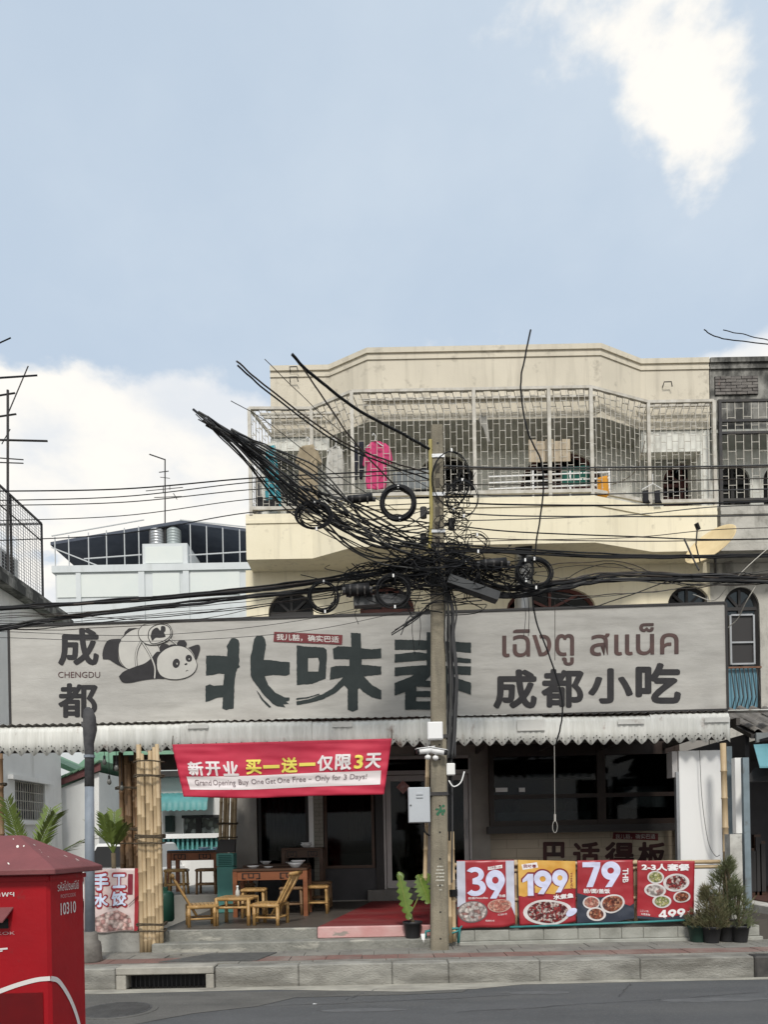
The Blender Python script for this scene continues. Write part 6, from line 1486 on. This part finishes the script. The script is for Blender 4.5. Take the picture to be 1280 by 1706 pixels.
wcol = MB().box(XN(1216,1430,9.35), XN(1236,1430,9.35), 9.33, 9.48, .225, GZ(1226,1389,9.35)).build('wall_stub', mat('stub_plaster', (.52,.51,.47), (.36,.35,.32), 7, .9, .3, c3=(.12,.12,.11), s3=6, lo3=.58, hi3=.68, f3=.7), nb)
tarp = MB().add([Wp(1256,1240,9.9), Wp(1330,1236,9.9), Wp(1330,1275,9.3), Wp(1266,1276,9.3), Wp(1256,1243,9.9), Wp(1330,1239,9.9), Wp(1330,1278,9.3), Wp(1266,1279,9.3)], [(0,1,2,3),(7,6,5,4),(3,2,6,7),(0,3,7,4)]).build('teal_tarp', mat('teal_tarp', (.14,.32,.36), (.11,.27,.31), 3, .5)); tag(tarp, 'pale teal tarpaulin canopy over the dark neighbour shop', 'tarpaulin')
cpy = MB().add([Wp(1240,1302,9.5), Wp(1330,1300,9.4), Wp(1330,1277,9.8), Wp(1258,1278,9.8)], [(0,1,2,3)]).build('dark_canopy', DFRAME); cpy.modifiers.new('t','SOLIDIFY').thickness = .01; tag(cpy, 'black fabric canopy hanging under the teal tarpaulin', 'canopy')
for k, (px, h) in enumerate(((1262,.7),(1270,.9),(1277,.8))):
    x = XN(px,1480,11.0); e = empty('dark_cabinet', (x,11.2,.59), ('dark narrow shelf unit inside the neighbour shop, lowest of three', 'dark narrow shelf unit inside the neighbour shop, tallest of three', 'dark narrow shelf unit inside the neighbour shop, middle height of three')[k], 'shelf'); MB().box(x-.05,x+.05,11.1,11.4,.59,.59+h).build('body', DKWOOD, e); MB().box(x-.04,x+.04,11.08,11.098,.65,.55+h).build('door', DFRAME, e)

# ================================================================ buildings on the left
lb = empty('left_building', (-9, 13, 0), 'pale grey building with mesh caged terrace beyond the post box', 'building')
LWALL = mat('left_white_wall', (.80,.80,.78), (.72,.72,.70), 1.5, .85, .2, c3=(.46,.45,.42), s3=1.2, st3=(2.5,2.5,.4), lo3=.58, hi3=.78, f3=.7)
LX = -6.65
def side_open():
    return
mbw = MB().box(-13, LX, 10.5, 15.5, .1, 2.0).box(-13, LX, 10.5, 13.55, 2.0, 2.72).box(-13, LX, 14.75, 15.5, 2.0, 2.72).box(-13, LX-.25, 13.5, 14.8, 2.0, 2.72).box(-13, LX, 10.5, 15.5, 2.72, 6.05)
mbw.build('wall', LWALL, lb)
gr = MB()
for k in range(14): y = 13.58+k*.088; gr.bar((LX-.04,y,2.0), (LX-.04,y,2.72), .012)
for k in range(5): gr.bar((LX-.04,13.55,2.02+k*.17), (LX-.04,14.75,2.02+k*.17), .012)
go_ = gr.build('window_grille', STEEL, lb); go_['kind'] = 'stuff'; MB().box(LX-.24, LX-.2, 13.56, 14.74, 2.0, 2.72).build('window_pane', ROOMD, lb)
MB().box(LX-.05, LX+.10, 13.3, 14.95, 2.72, 2.80).build('window_ledge', WHITE, lb); MB().box(LX-.02, LX+.08, 13.5, 14.85, 1.92, 2.0).build('window_sill', WHITE, lb)
MB().box(-13, LX+.22, 10.3, 15.75, 6.06, 6.22).build('terrace_slab', GREYCON, lb); MB().box(LX-.02, LX+.16, 10.3, 15.7, 6.225, 6.33).build('kerb_edge', GREYCON, lb)
cz = 7.95; cgm = MB(); cxp = LX-.08
for y in (10.6, 12.6, 13.75, 15.0): cgm.bar((cxp,y,6.23), (cxp,y,cz), .035)
cgm.bar((cxp,10.4,cz), (cxp,15.0,cz), .035); cgm.bar((cxp,10.4,6.4), (cxp,15.0,6.4), .03); cgm.bar((cxp,15,cz), (cxp-3,15,cz), .035); cgm.bar((cxp,10.4,cz-.35), (cxp,15.0,cz-.35), .02)
tco = cgm.build('terrace_cage', DARKMET, lb)
ms = MB(); 
for k in range(44): y = 11+k*.092; ms.bar((cxp,y,6.4), (cxp,y,cz), .006)
for k in range(26): ms.bar((cxp,11,6.45+k*.06), (cxp,15,6.45+k*.06), .006)
for k in range(20): ms.bar((cxp-k*.12,15,6.4), (cxp-k*.12,15,cz), .006)
mo = ms.build('wire_mesh', GALV, tco); mo['kind'] = 'stuff'
MB().box(-9.5, -6.95, 10.2, 13.3, 8.35, 8.5).build('upper_roof', DARKMET, lb); MB().box(-7.25, -7.1, 12.9, 13.05, 6.22, 8.35).build('roof_post', GALV, lb)
ac = empty('air_conditioner', (-7.0, 13.8, 6.23), 'boxy outdoor air conditioner on the caged terrace', 'air conditioner')
MB().box(-7.15, -6.85, 13.55, 14.25, 6.34, 6.95).build('casing', WHITE, ac, bevel=.01); MB().box(-6.852, -6.842, 13.62, 14.1, 6.42, 6.88).build('fan_guard', BLACK, ac); MB().box(-7.1,-6.9,13.6,13.66,6.225,6.34).build('foot', DARKMET, ac); MB().box(-7.1,-6.9,14.1,14.16,6.225,6.34).build('foot', DARKMET, ac)
# pale block far behind with steel terrace roof
wb = empty('white_block', (-7, 26, 0), 'pale white building with steel roofed terrace and tanks far behind the signboard', 'building')
WBM = mat('pale_block', (.64,.67,.68), (.58,.61,.62), 1.0, .8, c3=(.42,.43,.42), s3=1.0, st3=(3,3,.3), lo3=.54, hi3=.8, f3=.6); WBP = mat('pale_block_panel', (.70,.73,.70), (.66,.70,.68), 1.2, .8)
ZP_ = GZ(300,940,24); x0w, x1w = GX(92,960,24), GX(440,960,24)
MB().box(x0w, x1w, 24, 32, 0, ZP_-.22).build('wall', WBM, wb); MB().box(x0w-.08, x1w, 23.92, 24.15, ZP_-.215, ZP_).build('coping', WBM, wb); MB().box(x0w-.08, x0w+.1, 24.16, 32, ZP_-.215, ZP_-.005).build('coping', WBM, wb)
for a, b in ((96,128), (136,232), (255,300), (318,400)): MB().box(GX(a,990,24), GX(b,990,24), 23.97, 24.0, ZP_-1.0, ZP_-.28).build('wall_panel', WBP, wb)
for a, b in ((128,136), (232,242), (306,316)): MB().box(GX(a,990,24), GX(b,990,24), 23.94, 23.998, 5, ZP_-.22).build('pilaster', WBM, wb)
zc_ = GZ(275,905,24); xa, xb_ = GX(237,920,24), GX(312,920,24); MB().box(xa, xb_, 24.02, 26, ZP_-.21, zc_).build('stair_block', WBM, wb); MB().box(xa+.1, xb_-.15, 24.0, 24.018, ZP_+.05, zc_-.1).build('wall_panel', WBP, wb)
DRF = mat('dark_roof_sheet', (.085,.10,.13), (.06,.072,.10), 2, .7)
xr = GX(300,870,24.6); zl_, zr_, zrr = GZ(84,908,24.6), GZ(300,872,24.6), GZ(420,888,24.6); xl_ = GX(84,906,24.6); xe = GX(430,885,24.6)
MB().add([(xl_,24.6,zl_),(xr,24.6,zr_),(xe,24.6,zrr),(xl_,31,zl_),(xr,31,zr_),(xe,31,zrr),(xl_,24.6,zl_+.1),(xr,24.6,zr_+.1),(xe,24.6,zrr+.1),(xl_,31,zl_+.1),(xr,31,zr_+.1),(xe,31,zrr+.1)], [(0,1,4,3),(1,2,5,4),(6,9,10,7),(7,10,11,8),(0,6,7,1),(1,7,8,2),(0,3,9,6)]).build('terrace_roof', DRF, wb)
MB().box(xl_+2, xe, 30.6, 30.8, ZP_-.3, zr_).build('terrace_back', DRF, wb)
rl = MB()
for px in (92, 115, 148, 178, 208, 232, 318, 345, 372, 400): x = GX(px,930,24.2); rl.bar((x,24.2,ZP_-.1), (x,24.2,GZ(px,895-(px-90)*.13 if px < 300 else 872+(px-300)*.10,24.2)), .03)
for (a, b) in (((86,893),(240,866)), ((300,866),(412,878))): rl.bar(Wp(*a,24.2), Wp(*b,24.2), .03)
for (a, b) in (((140,931),(236,924)), ((314,925),(412,919)), ((86,912),(180,949))): rl.bar(Wp(*a,24.2), Wp(*b,24.2), .035)
rl.build('terrace_railing', mat('rail_grey', (.48,.50,.51), None, rough=.6), wb)
for (px, w_, lb_) in ((262,26,'ribbed steel water tank beside the antenna on the stair block'), (290,24,'dull round water tank behind the antenna on the stair block')):
    c = Wp(px, 905, 24.8); c.z = zc_; e = empty('water_tank', c, lb_, 'water tank'); r = w_/2*24.8/F
    pr = [(r*.9,0)]
    for k in range(8): pr += [(r,.03+k*.09), (r,.09+k*.09), (r*.94,.105+k*.09)]
    MB().lathe(c, pr + [(r*.5,.82),(r*.2,.86)], 16).build('tank', GALV if px < 280 else mat('tank_dull', (.32,.36,.36), None, rough=.5, metal=.3), e, True); MB().lathe(c+Vector((0,0,.85)), [(r*.22,0),(r*.22,.05)], 10).build('lid', DARKMET, e)
def antenna(px, ytop, ybot, Yc, els, label, th=.015):
    e = empty('tv_antenna', Wp(px, ybot, Yc), label, 'antenna'); MB().tube([Wp(px,ybot,Yc), Wp(px,ytop,Yc)], th, 6).build('mast', DARKMET, e)
    for (dx0, y0, dx1, y1, t) in els: MB().tube([Wp(px+dx0,y0,Yc), Wp(px+dx1,y1,Yc)], th*t, 5).build('element', DARKMET, e)
antenna(275, 765, 905, 24.7, ((-26,757,0,766,1), (-10,787,6,785,.7), (-32,818,30,812,.6), (-18,829,28,827,.6), (-3,811,-3,820,.6), (8,808,8,816,.6), (-8,795,8,797,.5), (14,822,20,832,.6)), 'distant television antenna on the pale block stair tower', .022)
antenna(13, 650, 950, 12.2, ((-30,630,49,625,.5), (-30,645,51,638,.8) if False else (-20,660,12,655,.8), (-20,695,14,690,.8), (-20,733,66,735,.9), (-30,762,26,766,.5), (-30,770,26,772,.5), (0,690,34,610,.5), (-10,740,4,715,.4)), 'tall television antenna mast on the caged terrace corner', .02)
for (a, b, l) in (((-40,633,8.4),(62,626,8.4),'thin loose cable end high above the caged terrace'), ((-40,632,8.5),(62,627,8.5),None), ((-30,585,8.4),(18,563,8.4),'short cable end slanting in the sky over the antenna')):
    if l: o = MB().tube([Wp(*a), Wp(*b)], .008, 5).build('cable', CABLE); tag(o, l, 'cable')
# house with green roof and teal canopies across the yard
GRF = mat('green_roof', (.16,.30,.19), (.12,.24,.15), 3, .6, c3=(.24,.30,.22), s3=2, st3=(1,.3,1), lo3=.55, hi3=.7, f3=.6); MARN = mat('maroon_board', (.16,.06,.06), (.13,.05,.05), 4, .7)
hs = empty('green_roof_house', (-5.5, 20, .2), 'white house with green corrugated roof and teal canopies behind the yard', 'house')
HY = 18.6; hx0, hx1 = GX(150,1350,HY), GX(420,1350,HY); HZ = GZ(260,1292,HY)
wo_ = [(GX(306,1375,HY), GX(366,1375,HY), GZ(330,1394,HY), GZ(330,1361,HY), 0), (GX(163,1375,HY), GX(184,1375,HY), .4, GZ(170,1340,HY), 0)]
openwall(hx0, hx1, .2, HZ+.1, HY, HY+.2, wo_).build('wall', WHITE, hs)
LFV = food('painted_foliage_reflection', [(.03,.04,.03), (.22,.26,.22), (.08,.10,.07), (.45,.50,.48), (.05,.06,.05)], 9)  # foliage reflections of the window pane, painted as coloured cells
a, b, c, d, _ = wo_[0]; ww = MB().box(a, b, HY+.12, HY+.14, c, d).build('window', LFV, hs); MB().box(a-.04, b+.04, HY-.02, HY+.03, d-.02, d+.05).build('window_frame', DFRAME, ww); MB().box(a+.28, a+.42, HY+.08, HY+.118, c, d).build('window_frame', DFRAME, ww)
a, b, c, d, _ = wo_[1]; MB().box(a, b, HY+.1, HY+.13, c, d).build('dark_opening', ROOMD, hs)
sheet(hx0-.3, hx1, HY-.35, HY+3.6, HZ+.12, HZ+1.9, GRF, parent=hs, per=.2, amp=.022); MB().box(hx0-.3, hx1, HY-.36, HY-.1, HZ-.06, HZ+.08).build('eaves', DARKMET, hs); MB().box(hx0-.3, hx0-.22, HY-.37, HY-.34, HZ-.2, HZ+.16).build('verge_end', MARN, hs)
TCP = mat('teal_canopy', (.11,.33,.33), (.08,.26,.26), 4, .5)
for (p0_, p1_) in ((163,205), (262,352)):
    xa2, xb2 = GX(p0_,1330,HY-.3), GX(p1_,1330,HY-.3); zt2, zb2 = GZ(300,1321,HY), GZ(300,1350,HY-.7); vs = []; n = int((xb2-xa2)/.035)
    for i in range(n+1):
        x = xa2+(xb2-xa2)*i/n; d_ = .014*math.sin(i*math.pi/2)
        for (fy, fz) in ((0,1), (-.35,.93), (-.6,.70), (-.72,.35), (-.75,0)): vs.append((x, HY-.02+fy+d_, zb2+(zt2-zb2)*fz+d_))
    link_mesh('canopy', MB().add(vs, [(i*5+k, (i+1)*5+k, (i+1)*5+k+1, i*5+k+1) for i in range(n) for k in range(4)]).mesh(), TCP, hs, True)
lb3 = MB().box(GX(276,1370,HY-.2), GX(288,1370,HY-.2), HY-.25, HY-.01, GZ(282,1386,HY), GZ(282,1359,HY)).build('wall_box', mat('dark_teal_box', (.03,.05,.045), None), hs)
# annexe with sloping green roof
an = empty('annexe', (-7, 16, .2), 'narrow white annexe with maroon edged green roof behind the steel post', 'building')
AYx = 15.8; P = [Wp(99,1440,AYx), Wp(99,1314,AYx), Wp(165,1286,AYx), Wp(165,1440,AYx)]
MB().xz([(p.x, max(p.z,.2)) for p in P], AYx, AYx+2.2).build('wall', WHITE, an)
A1, A2 = Wp(72,1312,AYx), Wp(170,1271,AYx)
MB().xz([(A1.x,A1.z-.10),(A2.x,A2.z-.16),(A2.x,A2.z),(A1.x,A1.z)], AYx-.10, AYx-.06).build('verge_board', MARN, an)
for k in range(9):
    f0, f1 = k/9, (k+1)/9; p_, q_2 = A1.lerp(A2, f0), A1.lerp(A2, f1)
    MB().xz([(p_.x,p_.z+.002),(q_2.x,q_2.z+.03),(q_2.x,q_2.z+.055),(p_.x,p_.z+.05)], AYx-.16, AYx+2.6).build('roof_tile', GRF, an)
B1, B2 = Wp(75,1258,AYx+1.5), Wp(150,1290,AYx+1.5)
MB().xz([(B1.x-.5,B1.z+.25),(B2.x,B2.z),(B2.x,B2.z-.1),(B1.x-.5,B1.z+.1)], AYx+1.2, AYx+3).build('back_roof', GRF, an)
MB().box(GX(75,1370,AYx+.3), GX(99,1370,AYx+.3), AYx+.3, AYx+.5, .2, GZ(85,1318,AYx+.3)).build('dark_opening', ROOMD, an); MB().cyl(Wp(96,1440,AYx-.1), Wp(96,1385,AYx-.1), .05, 8).build('drain_pipe', PLAINW, an)  # flat dark panel fills the gap left of the annexe wall
# teal balustrade and white wall
bl = empty('balustrade', Wp(320,1440,16.2), 'teal openwork balustrade with white coping along the yard', 'balustrade'); bx0_, bx1_ = GX(262,1405,16.2), GX(372,1405,16.2); bz_ = GZ(320,1396,16.2)
MB().box(bx0_, bx1_, 16.1, 16.35, bz_, bz_+.10).build('coping', PLAINW, bl); MB().box(bx0_, bx1_, 16.26, 16.3, bz_-.26, bz_).build('backing', mat('deep_teal', (.02,.11,.10), None), bl); MB().box(bx0_, bx1_, 16.12, 16.34, .2, bz_-.26).build('base', WHITE, bl)
for k in range(14): x = bx0_+.04+k*(bx1_-bx0_-.08)/13; MB().box(x-.022, x+.022, 16.18, 16.25, bz_-.26, bz_).build('baluster', TCP, bl)
gl = empty('green_railing', Wp(178,1440,16.5), 'short green railing behind the slender palm', 'railing'); ra, rb2 = GX(158,1410,16.5), GX(200,1410,16.5); GRL = mat('green_rail', (.05,.20,.14), None, rough=.6)
for z in (GZ(178,1402,16.5), GZ(178,1428,16.5)): MB().bar((ra,16.5,z), (rb2,16.5,z), .04).build('rail', GRL, gl)
for k in range(9): x = ra+k*(rb2-ra)/8; MB().bar((x,16.5,.2), (x,16.5,GZ(178,1402,16.5)), .02).build('baluster', GRL, gl)
# parked white car half hidden in the yard
cc = Wp(185,1440,13.9); car = empty('parked_car', (cc.x, 14.2, .22), 'white car parked in the yard behind the slender palm', 'car')
prof = [(-.9,.25),(.9,.25),(.95,.7),(.85,.85),(.62,1.28),(.3,1.36),(-.35,1.36),(-.68,1.28),(-.85,.85),(-.95,.7)]
x, y, z = car.location
MB().xz([(x+p[0]*.88, z+p[1]) for p in prof[:4]+prof[8:]], 14.0, 17.0).build('body', PLAINW, car, bevel=.05)
MB().add([(x-.72,14.35,z+.84),(x+.72,14.35,z+.84),(x+.58,14.7,z+1.32),(x-.58,14.7,z+1.32),(x-.72,16.6,z+.84),(x+.72,16.6,z+.84),(x+.58,16.1,z+1.32),(x-.58,16.1,z+1.32)], [(0,1,2,3),(5,4,7,6),(1,5,6,2),(4,0,3,7),(3,2,6,7)]).build('cabin', PLAINW, car, bevel=.03)
MB().add([(x-.64,14.33,z+.87),(x+.64,14.33,z+.87),(x+.53,14.63,z+1.26),(x-.53,14.63,z+1.26)], [(0,1,2,3)]).build('rear_window', BLACK, car)
for sx in (-1,1):
    MB().box(x+sx*.66-.12, x+sx*.66+.12, 13.96, 14.01, z+.62, z+.76).build('tail_light', TAGR, car)
    for yy in (14.6, 16.4): MB().cyl((x+sx*.74-.09,yy,z+.31), (x+sx*.74+.09,yy,z+.31), .31, 16).build('wheel', BLACK, car)

# ================================================================ things on the upper facade
du = empty('exhaust_duct', Wp(872,1030,12.3), 'silver exhaust duct with black round cowl rising behind the signboard', 'duct')
CHR = mat('duct_steel', (.62,.63,.64), (.5,.51,.52), 6, .28, .1, metal=.9)
dp = []
for k in range(14): t = k/13; dp.append(Wp(873,1060,12.3).lerp(Wp(873,932,12.3), t))
MB().tube([p for p in dp for _ in (0,1)][1:], [.145,.15]*13+[.145], 14).build('pipe', CHR, du, True); MB().tube([Wp(873,934,12.3), Wp(873,922,12.28), Wp(873,915,12.2)], [.15,.15,.14], 14).build('elbow', CHR, du, True)
MB().cyl(Wp(873,911,12.08), Wp(873,913,12.2), .135, 18).build('cowl', BLACK, du, True)
for py in (960, 1000): MB().bar(Wp(873,py,12.4), Wp(873,py,13.0), .03).build('bracket', DARKMET, du)
sdh = empty('satellite_dish', (0,0,0), 'faded orange satellite dish on an arm by the party wall', 'satellite dish')
DISH = mat('dish_orange', (.74,.60,.36), (.66,.52,.30), 4, .6)
dm = MB(); prd = [(.42*k/8, .09*(k/8)**2) for k in range(1,9)]
dm.lathe((0,0,0), prd + [(.425,.088)] + [(r, zz-.012) for r, zz in reversed(prd)], 28); dm.build('reflector', DISH, sdh, True)
MB().tube([(0,-.44,.08),(0,-.30,.32),(0,-.05,.46)], .012, 6).build('feed_arm', DARKMET, sdh); MB().cyl((0,-.05,.42),(0,-.02,.52),.035,8).build('receiver', BLACK, sdh); MB().cyl((0,0,-.02),(0,.0,-.16),.03,8).build('mount', DARKMET, sdh)
nrm = Vector((-.66,-.42,.62)).normalized(); sdh.rotation_mode = 'QUATERNION'; sdh.rotation_quaternion = nrm.to_track_quat('Z', 'Y'); sdh.location = Wp(1188,913,12.05)
ms_ = MB().tube([Wp(1190,915,12.15), Wp(1192,935,12.3), Wp(1192,960,12.95)], .022, 6).build('dish_bracket', DARKMET, None); tag(ms_, 'dark bent bracket holding the orange satellite dish to the wall', 'bracket')
# laundry
def garment(pts, Yc, m, label, name, cat='shirt', fold=.055, hanger=None):
    P = [Wp(x, y, Yc) for x, y in pts]; cz_ = min(p.z for p in P); cx0 = sum(p.x for p in P)/len(P)
    e = empty(name, (cx0, Yc, cz_), label, cat)
    me = poly_mesh([(p.x, p.z) for p in P]); bm = bmesh.new(); bm.from_mesh(me); bmesh.ops.remove_doubles(bm, verts=bm.verts, dist=1e-5); bmesh.ops.triangulate(bm, faces=bm.faces)
    for _ in range(4):
        le = [ed for ed in bm.edges if ed.calc_length() > .07]
        if le: bmesh.ops.subdivide_edges(bm, edges=le, cuts=1); bmesh.ops.triangulate(bm, faces=bm.faces)
    s_ = rnd(0,50)
    for v in bm.verts:
        x, z = v.co.x, v.co.y; v.co = Vector((x, Yc + fold*(noise.noise((x*11, z*1.6, s_)) + .5*noise.noise((x*25, z*4, s_+4))), z))
    bm.to_mesh(me); bm.free(); o = link_mesh('cloth', me, m, e, True); o.modifiers.new('t','SOLIDIFY').thickness = .015
    if hanger:
        hx, hy = hanger; MB().tube([Wp(hx-14,hy+12,Yc), Wp(hx,hy+3,Yc), Wp(hx+14,hy+12,Yc)], .008, 5).build('hanger', PLAINW, e); MB().tube(catmull([Wp(hx,hy+3,Yc), Wp(hx+1,hy-5,Yc), Wp(hx-3,hy-10,Yc), Wp(hx-4,hy-6,Yc)],4), .006, 5).build('hook', PLAINW, e)
    return e
def clo(n, c): return mat(n, c, tuple(x*.85 for x in c), 6, .9)
garment([(618,738),(626,735),(634,735),(642,738),(650,746),(655,770),(648,774),(644,762),(645,800),(643,814),(612,815),(610,800),(612,765),(609,780),(605,775),(609,748)], 12.05, clo('pink_cloth', (.56,.055,.17)), 'hot pink long sleeved shirt drying on a hanger in the cage', 'pink_shirt', hanger=(625,732))
garment([(500,748),(510,742),(522,742),(530,750),(536,770),(534,775),(529,768),(531,850),(497,850),(499,770),(493,778),(492,770)], 12.35, clo('beige_cloth', (.34,.28,.19)), 'beige shirt drying behind the cable fan', 'beige_shirt', hanger=(515,738))
garment([(549,748),(556,744),(566,744),(571,752),(574,775),(570,830),(545,832),(543,790),(545,765)], 12.3, clo('offwhite_cloth', (.52,.51,.47)), 'off white long shirt drying between the beige shirt and dark trousers', 'white_shirt', hanger=(559,740))
garment([(586,738),(606,736),(607,775),(604,798),(599,798),(597,765),(594,800),(588,800),(585,770)], 12.3, clo('navy_cloth', (.02,.022,.035)), 'dark trousers drying beside the pink shirt', 'dark_trousers', 'trousers')
garment([(445,742),(458,741),(462,770),(466,815),(470,845),(444,845),(441,800),(443,770)], 12.6, clo('teal_cloth', (.06,.30,.36)), 'teal dress drying in the left corner of the cage', 'teal_dress', 'dress')
garment([(937,778),(982,776),(982,807),(937,809)], 12.25, clo('green_cloth', (.012,.10,.075)), 'dark green towel hung on the inner balcony rail', 'green_towel', 'towel', .02)
garment([(996,796),(1013,792),(1015,824),(1011,829),(996,826)], 12.12, clo('orange_cloth', (.62,.28,.03)), 'orange cloth hanging beside the green towel', 'orange_cloth', 'cloth', .03)
garment([(655,788),(700,782),(716,783),(716,815),(655,815)], 12.5, clo('grey_cloth', (.22,.24,.25)), 'grey sheet drying low behind the concrete pole top', 'grey_sheet', 'sheet', .03)
for k, (px, lb_) in enumerate(((1076,'black sock on the white hanger near the maroon door, further from the column'), (1096,'black sock on the white hanger near the maroon door, closer to the column'))): garment([(px-5,818),(px+4,816),(px+5,832),(px+8,838),(px-4,838)], 12.35, clo('black_cloth', (.015,.015,.018)), lb_, 'sock', 'sock', .01)
shg = empty('sock_hanger', Wp(1088,818,12.35), 'small white clip hanger with two black socks', 'hanger'); MB().tube([Wp(1070,816,12.35), Wp(1088,806,12.35), Wp(1104,815,12.35)], .008, 5).build('bar', PLAINW, shg); MB().tube([Wp(1088,806,12.35), Wp(1088,790,12.35)], .006, 5).build('hook', PLAINW, shg)
bd = empty('lath_screen', Wp(915,772,12.2), 'pale woven lath screen tied inside the cage above the green towel', 'screen'); LATH = mat('lath_wood', (.52,.44,.33), (.44,.36,.26), 5, .85)
for k in range(5):
    xa3, xb3 = GX(881+k*14,750,12.2), GX(894+k*14,750,12.2); o_ = .04 if k % 2 else 0
    for (ya, yb) in ((733+3*(k%2), 750), (751, 770)): MB().box(xa3, xb3, 12.18, 12.20+.01*(k%2), GZ(915,yb,12.2), GZ(915,ya,12.2)).build('lath', LATH, bd)
bgk = garment([(427,828),(436,826),(440,834),(452,832),(458,826),(464,832),(466,850),(426,852)], 12.5, clo('bag_black', (.02,.02,.022)), 'black bag lying on the left corner of the balcony parapet', 'black_bag', 'bag', .05)
gbk = empty('timber_plank', Wp(1070,775,12.5), 'crooked stick tied inside the right bay of the cage', 'stick'); MB().tube(catmull([Wp(1075,735,12.6), Wp(1062,780,12.5), Wp(1040,800,12.5), Wp(1010,810,12.5)],4), .008, 5).build('stick', mat('twig', (.12,.10,.07), None), gbk)
hr = garment([(795,693),(808,690),(812,700),(815,730),(818,738),(812,738),(806,715),(800,706)], 12.3, clo('rag', (.36,.35,.32)), 'pale rag dangling from the cage ceiling beside the tall post', 'hanging_rag', 'rag', .03)
